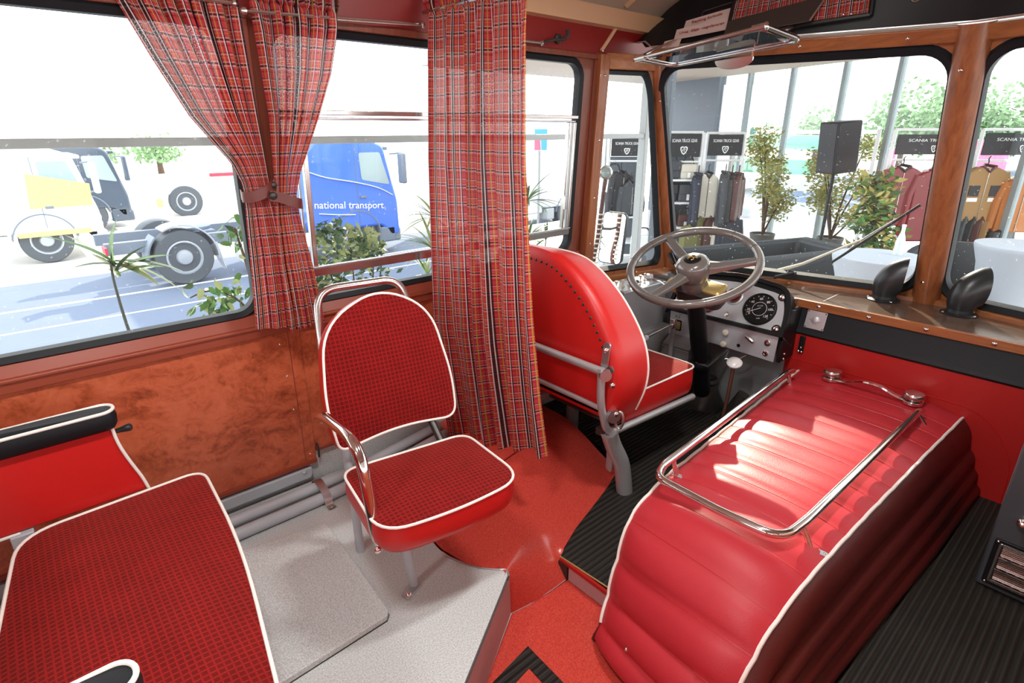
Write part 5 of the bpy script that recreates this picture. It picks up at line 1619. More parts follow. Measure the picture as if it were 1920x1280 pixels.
rc2 = [(0.64, 0.728), (0.85, 0.712), (1.0, 0.693), (1.06, 0.692), (1.13, 0.715), (1.28, 0.790), (1.40, 0.845), (1.53, 0.884), (1.64, 0.892)]
cloth('curtain_cloth', lc2, rc2, 1.632, lambda u: 0.640 + 0.008 * u, lambda u, z: 1.775 - 0.012 * sstep(1.0, 0.7, z), 'x', 6, am, 0.56, '', 1.9, root=cu2, ruffle=1.562)
def strap(parent, pts, wid):
    pts = smoothline(pts, 5)
    V, F = [], []
    for i, p in enumerate(pts):
        t_ = (pts[min(i + 1, len(pts) - 1)] - pts[max(i - 1, 0)]).normalized()
        upv = (Vector((0, 0, 1)) - t_ * t_.z).normalized()
        out = t_.cross(upv).normalized()
        if out.y > 0:
            out = -out
        V += [p - upv * wid / 2, p + upv * wid / 2, p + upv * wid / 2 + out * 0.003, p - upv * wid / 2 + out * 0.003]
    for i in range(len(pts) - 1):
        for k in range(4):
            F.append((4 * i + k, 4 * i + (k + 1) % 4, 4 * i + 4 + (k + 1) % 4, 4 * i + 4 + k))
    F += [(3, 2, 1, 0), tuple(4 * (len(pts) - 1) + k for k in range(4))]
    return mesh('tie_strap', (V, F), 'brown_leather', parent, angle=60, label='brown leather tie strap')
strap(cu1, [(0.640, 1.800, 1.098), (0.622, 1.768, 1.092), (0.596, 1.755, 1.078), (0.562, 1.757, 1.066), (0.541, 1.780, 1.064), (0.545, 1.82, 1.07)], 0.030)
strap(cu2, [(0.605, 1.752, 1.066), (0.632, 1.748, 1.060), (0.665, 1.742, 1.046), (0.694, 1.750, 1.036), (0.704, 1.775, 1.034), (0.702, 1.81, 1.036)], 0.030)
screw('strap_stud', (0.626, 1.766, 1.094), (0, -1, 0), 0.010, cu1, 'dark_metal')
screw('strap_stud', (0.613, 1.746, 1.066), (0, -1, 0), 0.012, cu2, 'dark_metal')
# long curtain behind the driver
lcY = [(0.0, 1.735), (0.20, 1.775), (0.53, 1.825), (1.14, 1.815), (1.57, 1.785), (1.70, 1.785)]
rcY = [(0.10, 1.150), (0.19, 1.167), (0.40, 1.205), (0.68, 1.242), (1.16, 1.278), (1.57, 1.285), (1.70, 1.285)]
cu3 = thing('long_curtain', 'long plaid curtain hanging down behind the driver seat', 'curtain', (1.2, 1.5, 0.1))
cloth('curtain_cloth', lcY, rcY, 1.665, lambda u: 0.03 + 0.17 * u ** 0.8 + 0.012 * math.sin(9 * u), 1.205, 'y', 6, lambda z: interp([(0.1, 0.026), (0.8, 0.020), (1.5, 0.016), (1.6, 0.010)], z), 1.15, '', 0.9, nu=220, nv=90, root=cu3, ruffle=1.60)
# curtain rods
def rod(p0, p1, label, r=0.005, m='dull_chrome', group='curtain rods above the side windows'):
    t_ = thing('curtain_rod', label, 'curtain rod', tuple(p0), group)
    mesh('rod', tube([p0, p1], r, 8), m, t_)
    for p, q in ((p0, p1), (p1, p0)):
        d = (Vector(p) - Vector(q)).normalized()
        mesh('rod_end', lathe([(r * 1.1, 0), (r * 2.2, 0.003), (r * 2.2, 0.010), (r * 1.2, 0.016), (0.001, 0.017)], zframe(p, d), 14), m, t_)
        mesh('rod_bracket', tube([Vector(p) - d * 0.01, (p[0] - d.x * 0.01, 1.828, p[2] + 0.004)], 0.004, 6), 'dark_metal', t_)
    return t_
rod((0.618, 1.762, 1.543), (1.185, 1.79, 1.572), 'thin metal curtain rod above the sliding window')
rod((-0.40, 1.775, 1.560), (0.585, 1.775, 1.560), 'thin metal curtain rod above the first window')
rod((1.30, 1.80, 1.566), (1.745, 1.80, 1.566), 'short curtain rod beside the driver window')
hkk = thing('wall_hook', 'dark metal coat hook on the red band above the driver window', 'hook', (1.86, 1.81, 1.60))
mesh('hook_stem', tube(smoothline([(1.742, 1.802, 1.566), (1.83, 1.795, 1.585), (1.862, 1.79, 1.588), (1.884, 1.785, 1.60), (1.888, 1.79, 1.624)], 5), lambda t_: 0.0045 + 0.004 * t_, 8), 'dark_metal', hkk)
mesh('hook_base', lathe([(0.020, 0), (0.018, 0.008), (0.008, 0.014)], zframe((1.862, 1.820, 1.592), (0, -1, 0)), 16), 'dark_metal', hkk)
# cross rod of the long curtain, fixed to the ceiling
cr = thing('curtain_rod', 'crosswise curtain rod carrying the long plaid curtain', 'curtain rod', (1.205, 1.5, 1.61))
mesh('rod', tube([(1.205, 1.80, 1.61), (1.205, 1.16, 1.61)], 0.006, 8), 'dull_chrome', cr)
mesh('rod_bracket', tube([(1.205, 1.17, 1.61), (1.205, 1.17, ceil_z(1.17) - 0.005)], 0.005, 8), 'dull_chrome', cr)
# ================================================================== OUTSIDE
RZ0 = -1.75
gnd = struct(mesh('ground', box(-60, 90, -60, 90, RZ0 - 0.2, RZ0 - 0.01), 'concrete', smooth=False), 'pale concrete lot')
road = struct(mesh('road', box(-40, 60, 6.0, 15.2, RZ0 - 0.05, RZ0), 'asphalt', smooth=False), 'bluish asphalt road beside the hall')
for y, w_ in ((12.9, 0.10), (11.45, 0.06)):
    mesh('road_line', box(-40, 60, y - w_ / 2, y + w_ / 2, RZ0, RZ0 + 0.004), 'road_white', road)
hf = [(-6, -6), (13.6, -6), (13.6, 9.5), (6.4, 9.5), (4.6, 3.3), (-6, 3.3)]
hall = struct(mesh('hall_floor', prism(hf, M0, RZ0, -0.8), 'hall_floor', smooth=False), 'light floor of the exhibition hall')
# hall glazing beside the bus: transom rail and column
tr = struct(mesh('hall_transom', box(-6, 4.2, 3.00, 3.05, 1.176, 1.214), 'grey_frame', bev=0.004), 'grey transom rail of the hall glazing beside the bus')
for x in (-3.4, 4.15):
    c = struct(mesh('hall_column', box(x - 0.03, x + 0.02, 2.99, 3.06, -0.8, 2.6), 'grey_frame', bev=0.006), 'slim grey column of the hall glazing')
struct(mesh('hall_dark_pier', box(4.40, 4.46, 2.97, 3.08, -0.8, 2.6), 'dark_wall', bev=0.004), 'dark pier beside the grey hall column')
# oblique glazed front of the hall
P_, Q_ = Vector((12.7, 8.0, 0)), Vector((9.3, -0.70, 0))
ef = (Q_ - P_).normalized()
nf_ = Vector((ef.y, -ef.x, 0))
if nf_.x < 0:
    nf_ = -nf_
def fwall(s, w_, z):
    return P_ + ef * s + nf_ * w_ + Vector((0, 0, z))
def wallbox(name, s0, s1, w0, w1, z0, z1, m, label=None, parent=None):
    v = [fwall(s, w_, z) for z in (z0, z1) for s, w_ in ((s0, w0), (s1, w0), (s1, w1), (s0, w1))]
    o = mesh(name, (v, [(3, 2, 1, 0), (4, 5, 6, 7), (0, 1, 5, 4), (1, 2, 6, 5), (2, 3, 7, 6), (3, 0, 4, 7)]), m, parent, smooth=False)
    return struct(o, label) if parent is None else o
for y in (6.31, 5.26, 4.19, 3.26, 2.3, 1.4, 0.4):
    s = (y - 8.0) / ef.y
    wallbox('hall_mullion', s - 0.035, s + 0.035, 0.0, 0.10, -0.8, 2.34, 'mullion_grey', 'slim pale grey mullion of the glazed hall front')
s0, s1 = (9.3 - 8.0) / ef.y, (7.12 - 8.0) / ef.y
wallbox('hall_dark_wall', s0, s1, -0.02, 0.16, -0.8, 2.34, 'dark_wall', 'blue grey wall panel beside the glazed hall front')
wallbox('hall_pane', s1, 8.6, 0.04, 0.045, -0.8, 2.34, 'hall_glass', 'large panes of the glazed hall front')
rf = [(6.2, 9.5), (6.2, -5.0), (7.62, -5.0), (13.3, 9.5)]
struct(mesh('hall_roof_bay', box(-6.0, 4.95, -6.0, 4.6, 2.50, 2.70), 'soffit_beige', smooth=False), 'beige hall roof over the bus')  # added out of view to keep sun off the side windows
struct(mesh('hall_roof', prism(rf, M0, 2.30, 2.52), 'soffit_beige', smooth=False), 'beige hall roof seen through the top of the windscreen')

# --- trucks
def wheel(parent, x, y, z, r, wd, hubm='hub_grey', name='wheel'):
    M = zframe((x, y + wd, z), (0, -1, 0))
    o = mesh(name, lathe([(r * 0.62, 0.0), (r * 0.97, 0.0), (r, 0.03), (r, wd - 0.03), (r * 0.96, wd), (r * 0.64, wd + 0.005), (r * 0.58, wd - 0.03)], M, 36), 'tyre', parent)
    mesh('rim', lathe([(r * 0.60, wd - 0.05), (r * 0.62, wd), (r * 0.56, wd + 0.004), (r * 0.50, wd - 0.06), (r * 0.30, wd - 0.05), (r * 0.24, wd + 0.02), (r * 0.10, wd + 0.03), (0.001, wd + 0.03)], M, 30), hubm, o)
    for k in range(8):
        a = 2 * math.pi * k / 8
        p = M @ Vector((r * 0.40 * math.cos(a), r * 0.40 * math.sin(a), wd - 0.05))
        mesh('rim_hole', lathe([(r * 0.065, 0), (r * 0.065, 0.012)], zframe(p, (0, -1, 0)), 10), 'chassis', o)
    return o
def fender(parent, x, y, z, r, wd, m, a0=0, a1=180):
    V, F = [], []
    n = 18
    for k in range(n + 1):
        a = R(lerp(a0, a1, k / n))
        for yy in (y, y + wd):
            for rr in (r, r + 0.03):
                V.append(Vector((x + rr * math.cos(a), yy, z + rr * math.sin(a))))
    for k in range(n):
        b = 4 * k
        F += [(b, b + 4, b + 6, b + 2), (b + 1, b + 3, b + 7, b + 5), (b, b + 1, b + 5, b + 4), (b + 2, b + 6, b + 7, b + 3)]
    F += [(0, 2, 3, 1), (4 * n, 4 * n + 1, 4 * n + 3, 4 * n + 2)]
    return mesh('fender', (V, F), m, parent, angle=50)
XZ = lambda y: Matrix(((1, 0, 0, 0), (0, 0, 1, y), (0, 1, 0, 0), (0, 0, 0, 1)))
def tractor(label, x0, y0, length, top, body, low, letter=False, front=True):
    t = thing('truck', label, 'truck', (x0, y0, RZ0))
    X1 = x0 + length
    W_ = 2.4
    zb = RZ0 + 0.72
    prof = [(x0, zb), (x0, top - 0.35), (x0 + 0.35, top), (x0 + length * 0.72, top), (X1 - 0.30, top - 0.16), (X1 - 0.10, top - 1.05), (X1, top - 1.45), (X1 + 0.02, zb - 0.25), (X1 - 0.25, zb - 0.32), (X1 - 0.45, zb)]
    pol = [(p.x, p.y) for p in fillet([(a, b, 0) for a, b in prof], 0.12, 4, True)]
    cab = mesh('cab', prism(pol, XZ(y0), 0.0, W_), body, t, bev=0.06, seg=3)
    wz0, wz1 = top - 1.02, top - 0.30
    sw_ = [(X1 - 0.95, wz0 + 0.10), (X1 - 0.98, wz1), (X1 - 0.42, wz1), (X1 - 0.20, wz0 - 0.05)]
    mesh('side_window', prism([(p.x, p.y) for p in fillet([(a, b, 0) for a, b in sw_], 0.06, 4, True)], XZ(y0), -0.012, 0.0), 'truck_glass', t)
    mesh('door_line', tube([(X1 - 1.08, y0 - 0.004, zb + 0.1), (X1 - 1.08, y0 - 0.004, top - 0.2)], 0.008, 5), 'chassis', t)
    mesh('door_handle', box(X1 - 1.02, X1 - 0.86, y0 - 0.03, y0, top - 1.35, top - 1.29), 'chassis', t, bev=0.01)
    mesh('mirror_arm', tube([(X1 - 0.15, y0, wz1 - 0.05), (X1 + 0.05, y0 - 0.25, wz1 - 0.02)], 0.02, 6), 'chassis', t)
    mesh('mirror_head', box(X1 - 0.03, X1 + 0.10, y0 - 0.38, y0 - 0.14, wz0 - 0.02, wz1 - 0.02), low, t, bev=0.04)
    mesh('bumper', box(X1 - 0.55, X1 + 0.06, y0 + 0.02, y0 + W_ - 0.02, RZ0 + 0.28, zb - 0.10), low, t, bev=0.06)
    mesh('head_lamp', box(X1 - 0.02, X1 + 0.07, y0 + 0.06, y0 + 0.42, RZ0 + 0.48, RZ0 + 0.64), 'white_metal', t, bev=0.02)
    for k in range(4):
        mesh('grille_bar', box(X1 + 0.0, X1 + 0.05, y0 + 0.35, y0 + W_ - 0.35, top - 1.70 - 0.16 * k, top - 1.62 - 0.16 * k), low, t, bev=0.01)
    ws_ = [fpt for fpt in ((X1 - 0.295, top - 0.22), (X1 - 0.10, top - 1.08), (X1 - 0.07, top - 1.08), (X1 - 0.265, top - 0.22))]
    mesh('windscreen', prism(ws_, XZ(y0), 0.18, W_ - 0.18), 'truck_glass', t)
    mesh('sun_shield', box(X1 - 0.34, X1 - 0.12, y0 + 0.12, y0 + W_ - 0.12, top - 0.26, top - 0.18), low, t, bev=0.02)
    fx = X1 - 1.15
    wheel(t, fx, y0 + 0.05, RZ0 + 0.52, 0.52, 0.30)
    fender(t, fx, y0 - 0.01, RZ0 + 0.52, 0.60, 0.36, 'chassis', 5, 175)
    mesh('step', box(fx - 1.02, fx - 0.68, y0 + 0.02, y0 + 0.4, RZ0 + 0.35, zb - 0.02), low, t, bev=0.03)
    mesh('front_step', box(fx + 0.62, X1 - 0.12, y0 + 0.0, y0 + 0.4, RZ0 + 0.30, zb - 0.05), low, t, bev=0.03)
    return t, X1, fx
bt, bx1, bfx = tractor('blue truck tractor lettered national transport on its door', 5.30, 13.0, 2.35, 1.02, 'truck_blue', 'chassis')
text('lettering', 'national transport', 0.235, frame((6.34, 12.985, -0.47), (1, 0, -0.08), (0.08, 0, 1)), 'ink_white', bt, 0.004, sx=1.05)
mesh('door_stripe', tube(smoothline([(5.35, 12.99, 0.36), (5.8, 12.985, 0.20), (6.5, 12.985, 0.06), (7.1, 12.985, -0.10), (7.5, 12.99, -0.30)], 5), 0.03, 6, flat=0.4), 'truck_white', bt)
mesh('door_stripe', tube(smoothline([(5.55, 12.99, -0.60), (6.0, 12.985, -0.66), (6.45, 12.99, -0.70)], 4), 0.028, 6, flat=0.4), 'truck_white', bt)
mesh('chassis_rail', box(1.35, 5.6, 13.25, 13.40, -1.05, -0.82), 'chassis', bt, bev=0.01)
mesh('chassis_rail', box(1.35, 5.6, 14.6, 14.75, -1.05, -0.82), 'chassis', bt, bev=0.01)
wheel(bt, 2.62, 12.95, RZ0 + 0.55, 0.55, 0.45)
wheel(bt, 2.62, 14.8, RZ0 + 0.55, 0.55, 0.45)
fender(bt, 2.62, 12.93, RZ0 + 0.55, 0.63, 0.55, 'hub_grey', -8, 120)
fender(bt, 2.62, 12.93, RZ0 + 0.55, 0.63, 0.55, 'chassis', 135, 185)
mesh('fender_stay', tube([(3.22, 12.95, -1.25), (3.35, 13.0, -1.55), (3.30, 13.2, -1.0)], 0.03, 6), 'hub_grey', bt)
mesh('fifth_wheel', lathe([(0.42, 0), (0.45, 0.03), (0.45, 0.08), (0.36, 0.11), (0.001, 0.11)], Matrix.Translation((3.0, 14.0, -0.80)), 28), 'chassis', bt)
mesh('fifth_wheel_base', box(2.6, 3.4, 13.5, 14.5, -0.86, -0.78), 'chassis', bt, bev=0.02)
mesh('fuel_tank', pad_side(rrect(-0.30, 0.30, -0.28, 0.28, 0.10, 4), [(0.02, 0), (0, 0.02), (0, 1.25), (0.02, 1.27)], frame((3.75, 13.28, -1.22), (0, 1, 0), (0, 0, 1))), 'truck_white', bt)
mesh('tank_strap', box(4.1, 4.16, 12.97, 13.6, -1.53, -0.91), 'chassis', bt, bev=0.01)
mesh('tail_lamp', box(1.32, 1.36, 13.0, 13.4, -1.0, -0.86), 'tail_red', bt)
yt, _, _ = tractor('white and yellow truck tractor parked beyond the road, its side towards the bus', -0.75, 17.3, 2.60, 0.85, 'truck_white', 'truck_white')
mesh('yellow_band', prism([(0.55, -0.48), (1.75, -0.48), (1.78, 0.02), (0.62, 0.30)], XZ(17.3), -0.02, 0.0), 'truck_yellow', yt)
mesh('yellow_sill', box(0.2, 1.6, 17.26, 17.4, -1.12, -1.0), 'truck_yellow', yt, bev=0.02)
dt, _, _ = tractor('dark blue black truck tractor parked behind the white and yellow one', 0.75, 21.6, 2.4, 0.80, 'truck_black', 'truck_black')
wt = thing('trailer', 'low white trailer with one wheel showing far beyond the road', 'trailer', (5.5, 24.0, RZ0))
mesh('trailer_body', box(4.2, 8.5, 24.0, 26.4, -1.0, -0.4), 'truck_white', wt, bev=0.08)
wheel(wt, 5.25, 23.9, RZ0 + 0.5, 0.55, 0.3)
mesh('trailer_tail', box(6.2, 7.6, 23.96, 24.1, -0.42, -0.30), 'tail_red', wt, bev=0.03)
mesh('tail_lamp', box(4.3, 4.5, 23.95, 24.1, -1.4, -1.1), 'truck_yellow', wt, bev=0.02)
vn, _, _ = tractor('white van parked beyond the window beside the driver', 12.5, 12.6, 2.3, 0.80, 'truck_white', 'grey_frame')
mesh('van_box', box(9.6, 12.6, 12.75, 15.0, -1.2, 1.0), 'truck_white', vn, bev=0.05)
sg = thing('roadside_sign', 'small blue and pink signboard on a thin pole beyond the window', 'sign', (10.3, 10.6, RZ0))
mesh('sign_pole', cyl((10.3, 10.6, RZ0), (10.3, 10.6, 1.3), 0.03), 'grey_frame', sg)
qs_ = frame((10.3, 10.55, 1.0), (0.72, -0.69, 0), (0, 0, 1))
mesh('sign_board', prism(rrect(-0.16, 0.16, -0.26, 0.26, 0.01), qs_, 0.0, 0.02), 'paper_white', sg)
mesh('sign_patch', prism(rrect(-0.15, 0.15, 0.12, 0.24, 0.01), qs_, 0.02, 0.025), 'cyan_panel', sg)
mesh('sign_patch', prism([(-0.15, -0.24), (0.0, -0.24), (-0.02, 0.05), (-0.15, 0.05)], qs_, 0.02, 0.025), 'pink_panel', sg)
mesh('sign_patch', prism([(0.02, -0.24), (0.15, -0.24), (0.15, 0.05), (0.0, 0.05)], qs_, 0.02, 0.025), 'cyan_panel', sg)

# --- foliage
def leaf_me(name, length, width, m, droop=0.25, n=6, base=0.15):
    V, F = [], []
    for k in range(n + 1):
        t = k / n
        wv = width * 0.5 * (math.sin(math.pi * (t * (1 - base) + base)) ** 0.8 if t < 1 else 0.02)
        x = length * t
        z = -droop * length * t * t
        V += [Vector((x, -wv, z + wv * 0.35)), Vector((x, 0, z)), Vector((x, wv, z + wv * 0.35))]
    for k in range(n):
        for i in range(2):
            a = 3 * k + i
            F.append((a, a + 1, a + 4, a + 3))
    me = bpy.data.meshes.new(name)
    me.from_pydata([tuple(p) for p in V], [], F)
    me.shade_smooth()
    me.materials.append(MT[m])
    return me
def put_leaf(me, M, parent, name='leaf'):
    o = bpy.data.objects.new(name, me)
    col.objects.link(o)
    o.parent = parent
    o.matrix_parent_inverse = Matrix.Translation(-parent.location)
    o.matrix_basis = M
    return o
def leafcloud(parent, name, centres, n, size, m, rnd, aspect=0.45):
    V, F = [], []
    for _ in range(n):
        c, r = rnd.choice(centres)
        d = Vector((rnd.gauss(0, 1), rnd.gauss(0, 1), rnd.gauss(0, 1))).normalized() * (rnd.random() ** 0.5)
        p = Vector((c[0] + d.x * r[0], c[1] + d.y * r[1], c[2] + d.z * r[2]))
        a = Vector((rnd.gauss(0, 1), rnd.gauss(0, 1), rnd.gauss(0, 0.6))).normalized()
        b = a.cross(Vector((rnd.gauss(0, 1), rnd.gauss(0, 1), rnd.gauss(0, 1)))).normalized()
        s = size * rnd.uniform(0.6, 1.3)
        k = len(V)
        V += [p, p + a * s * 0.5 + b * s * aspect * 0.5, p + a * s, p + a * s * 0.5 - b * s * aspect * 0.5]
        F.append((k, k + 1, k + 2, k + 3))
    return mesh(name, (V, F), m, parent, smooth=False, kind='stuff')
def twig(parent, pts, r, m='bark', name='branch'):
    return mesh(name, tube(smoothline(pts, 4), lambda t: r * (1 - 0.6 * t), 7), m, parent)
def pot(parent, x, y, r, h, m='pot_grey', z=-0.8):
    mesh('pot', lathe([(r * 0.75, 0), (r, h), (r * 0.93, h), (r * 0.9, h - 0.04), (0.01, h - 0.04)], Matrix.Translation((x, y, z)), 24), m, parent)
rnd = random.Random(3)
dr = thing('potted_dracaena', 'young dracaena with a bare curved stem outside the first window', 'plant', (0.31, 2.8, -0.8))
pot(dr, 0.31, 2.80, 0.16, 0.30)
twig(dr, [(0.31, 2.80, -0.55), (0.325, 2.8, 0.1), (0.299, 2.8, 0.418), (0.290, 2.8, 0.60), (0.292, 2.8, 0.72), (0.312, 2.8, 0.79)], 0.009, 'stem_dark', 'stem')
crown = Vector((0.308, 2.80, 0.775))
for (tx, tz, wd, dy, m_) in ((0.13, 0.875, 0.035, -0.05, 'leaf_green'), (0.20, 0.86, 0.030, 0.04, 'leaf_dark'), (0.298, 0.90, 0.040, -0.02, 'leaf_green'), (0.41, 0.805, 0.034, -0.06, 'leaf_dark'), (0.50, 0.735, 0.036, 0.0, 'leaf_green'), (0.525, 0.665, 0.030, -0.04, 'leaf_dark'), (0.51, 0.585, 0.032, 0.02, 'leaf_pale'), (0.45, 0.71, 0.03, -0.1, 'leaf_green'), (0.17, 0.735, 0.022, -0.02, 'leaf_dark'), (0.42, 0.64, 0.035, -0.08, 'leaf_pale'), (0.255, 0.775, 0.03, 0.05, 'leaf_dark')):
    tip = Vector((tx, 2.80 + dy, tz))
    b0_ = crown - Vector((0, 0, 0.03 + rnd.random() * 0.07))
    L_ = (tip - b0_).length * 1.05
    dv = (tip - b0_).normalized() + Vector((0, 0, 0.28))
    me_ = leaf_me('leaf', L_, wd * 1.5, m_, 0.26, 7)
    put_leaf(me_, frame(b0_, dv, Vector((0, 0, 1)).cross(dv) if abs(dv.normalized().z) < 0.95 else (0, 1, 0)), dr)
fk = thing('potted_ficus', 'ficus branches with small green leaves outside the first window', 'plant', (0.85, 2.75, -0.8))
pot(fk, 0.85, 2.75, 0.18, 0.35)
twig(fk, [(0.85, 2.75, -0.5), (0.83, 2.75, 0.2), (0.80, 2.72, 0.60), (0.76, 2.70, 0.84)], 0.012)
twig(fk, [(0.83, 2.74, 0.30), (0.74, 2.72, 0.50), (0.62, 2.70, 0.58), (0.53, 2.68, 0.57)], 0.007)
fl_me = [leaf_me('leaf', 0.052, 0.027, m_, 0.3, 4) for m_ in ('leaf_green', 'leaf_dark', 'leaf_pale')]
for k in range(95):
    if k < 72:
        u_ = rnd.random()
        c = Vector((lerp(0.53, 0.80, u_), 2.7 + rnd.gauss(0, 0.04), lerp(0.56, 0.52, u_) + rnd.gauss(0, 0.03 + 0.035 * u_)))
    else:
        c = Vector((0.76 + rnd.gauss(0, 0.03), 2.7 + rnd.gauss(0, 0.04), 0.80 + rnd.gauss(0, 0.035)))
    dv = Vector((rnd.gauss(-0.2, 0.6), rnd.gauss(0, 0.6), rnd.gauss(-0.5, 0.5)))
    put_leaf(fl_me[rnd.choice((0, 0, 1, 2))], frame(c, dv, dv.cross(Vector((rnd.gauss(0, 1), rnd.gauss(0, 1), rnd.gauss(0, 1))))), fk)
sb_ = thing('potted_shrub', 'bushy green shrub outside the window behind the guide seat', 'plant', (1.25, 2.6, -0.8))
pot(sb_, 1.25, 2.6, 0.2, 0.4)
for dx, dz in ((-0.12, 0.0), (0.0, 0.1), (0.12, 0.02), (0.18, 0.1)):
    twig(sb_, [(1.25, 2.6, -0.45), (1.25 + dx * 0.5, 2.6, 0.2), (1.25 + dx, 2.6, 0.62 + dz)], 0.008)
leafcloud(sb_, 'foliage', [((1.20, 2.6, 0.68), (0.14, 0.12, 0.12)), ((1.12, 2.6, 0.55), (0.12, 0.1, 0.12)), ((1.33, 2.6, 0.66), (0.10, 0.1, 0.10)), ((1.36, 2.62, 0.50), (0.16, 0.1, 0.10)), ((1.0, 2.6, 0.50), (0.12, 0.1, 0.10)), ((1.16, 2.62, 0.80), (0.07, 0.08, 0.05))], 620, 0.05, 'leaf_dark', rnd)
leafcloud(sb_, 'foliage', [((1.20, 2.6, 0.70), (0.15, 0.12, 0.13)), ((1.33, 2.6, 0.70), (0.10, 0.1, 0.10)), ((1.10, 2.6, 0.55), (0.12, 0.1, 0.12))], 300, 0.05, 'leaf_pale', rnd)
def palm(label, x, y, stem, heads, lm):
    t = thing('potted_palm', label, 'plant', (x, y, -0.8))
    pot(t, x, y, 0.17, 0.32)
    for hd_, n_, L_, wd, dirx in heads:
        twig(t, [(x, y, -0.5), (lerp(x, hd_[0], 0.4), y, (hd_[2] - 0.5) / 2), hd_], 0.008, 'stem_dark', 'stem')
        mes = [leaf_me('leaf', L_ * f, wd, m_, 0.35, 6, 0.08) for f in (1.0, 0.8) for m_ in lm]
        for k in range(n_):
            az = rnd.uniform(0, 2 * math.pi)
            el = rnd.uniform(-0.35, 1.15)
            dv = Vector((math.cos(az) * math.cos(el) + dirx, math.sin(az) * math.cos(el) * 0.6, math.sin(el)))
            put_leaf(rnd.choice(mes), frame(hd_, dv, Vector((0, 0, 1)).cross(dv)), t)
    return t
palm('feathery pale palm outside the window beside the long curtain', 1.66, 2.5, 0, [((1.68, 2.5, 0.82), 16, 0.22, 0.018, -0.35), ((1.66, 2.5, 0.66), 16, 0.22, 0.018, -0.35), ((1.62, 2.5, 0.52), 10, 0.18, 0.016, -0.2), ((1.58, 2.5, 0.42), 9, 0.18, 0.02, 0.0)], ('leaf_pale', 'leaf_green'))
palm('spiky dragon palm outside the window beside the driver', 2.16, 2.32, 0, [((2.17, 2.32, 0.88), 22, 0.24, 0.014, 0.3), ((2.20, 2.34, 0.66), 18, 0.20, 0.016, 0.2), ((2.36, 2.36, 0.64), 10, 0.13, 0.016, 0.0)], ('leaf_green', 'leaf_dark'))
# far trees
for i, (c, r, n_, sz) in enumerate((((40.3, 21.6, 1.6), (1.0, 1.0, 1.1), 260, 0.45), ((42.0, 20.0, 1.2), (1.2, 1.0, 0.9), 200, 0.45), ((44.5, 17.6, 1.3), (1.6, 1.4, 1.6), 420, 0.5), ((49.3, 13.6, 2.0), (2.6, 2.2, 2.6), 700, 0.6), ((54.4, 9.2, 1.9), (2.6, 2.4, 2.5), 700, 0.6), ((62.0, 13.5, 3.2), (2.6, 2.2, 2.8), 600, 0.7), ((9.3, 48.0, 0.0), (2.2, 1.5, 1.0), 260, 0.5), ((5.6, 47.0, -0.1), (1.6, 1.2, 0.8), 160, 0.5))):
    t = thing('far_tree', ['pale green bushy tree far beyond the hall front, beside the blue grey wall', 'low pale green tree far beyond the hall front', 'small pale tree left of the tall far trees', 'tall green tree far beyond the red jackets', 'green tree far beyond the tan jacket', 'tallest green tree far beyond the centre pillar', 'pale green shrub behind the low white trailer', 'smaller pale shrub behind the dark truck'][i], 'tree', (c[0], c[1], RZ0), 'trees far outside')
    mesh('trunk', tube([(c[0], c[1], RZ0), (c[0], c[1], c[2])], lambda q: 0.22 - 0.1 * q, 8), 'bark', t)
    leafcloud(t, 'crown', [(c, r), ((c[0], c[1] + r[1] * 0.5, c[2] - r[2] * 0.3), (r[0] * 0.8, r[1] * 0.8, r[2] * 0.7)), ((c[0], c[1] - r[1] * 0.6, c[2] - r[2] * 0.4), (r[0] * 0.7, r[1] * 0.8, r[2] * 0.6))], int(n_ * 2.6), sz * 0.6, 'leaf_far', rnd, 0.8)

# --- hall plants, speaker
def shrub(label, x, y, top, spread, lm, n_, size, pm='pot_grey', base_frac=0.35):
    t = thing('potted_tree', label, 'plant', (x, y, -0.8))
    pot(t, x, y, 0.22, 0.28, pm)
    Hh = top + 0.8
    cs = []
    for k in range(7):
        az = rnd.uniform(0, 2 * math.pi)
        hh = lerp(base_frac, 0.95, k / 6)
        q = Vector((x + math.cos(az) * spread * 0.55, y + math.sin(az) * spread * 0.55, -0.8 + Hh * hh))
        twig(t, [(x, y, -0.55), (lerp(x, q.x, 0.35), lerp(y, q.y, 0.35), -0.8 + Hh * hh * 0.55), q], 0.022)
        cs.append((q, (spread * 0.6, spread * 0.6, Hh * 0.13)))
    for k, m_ in enumerate(lm):
        leafcloud(t, 'foliage', cs, n_ // len(lm), size, m_, rnd, 0.4)
    return t
shrub('slender olive leaved tree in a pot, left of the loudspeaker', 10.25, 4.72, 1.15, 0.42, ('leaf_olive', 'leaf_pale'), 2400, 0.09)
shrub('spreading olive leaved tree in a pot behind the loudspeaker', 10.75, 3.75, 1.05, 0.55, ('leaf_olive', 'leaf_pale'), 2600, 0.09)
shrub('dense green bamboo bush in front of the red jackets', 8.35, 2.30, 0.66, 0.40, ('leaf_dark', 'leaf_green', 'leaf_olive'), 1400, 0.13, base_frac=0.1)
lsd = thing('loudspeaker', 'black loudspeaker on a tripod stand in the hall', 'loudspeaker', (9.5, 3.44, -0.8))
Msp = Matrix.Translation((9.5, 3.44, 0.995)) @ Matrix.Rotation(R(-28), 4, 'Z') @ Matrix.Rotation(R(-5), 4, 'Y')
mesh('speaker_box', xf(box(-0.20, 0.20, -0.19, 0.19, -0.36, 0.36), Msp), 'board_black', lsd, bev=0.02)
mesh('speaker_grille', xf(box(-0.205, -0.19, -0.16, 0.16, -0.33, 0.33), Msp), 'leather_black', lsd)
mesh('stand_pole', cyl((9.5, 3.44, -0.62), (9.5, 3.44, 0.64), 0.025), 'board_black', lsd)
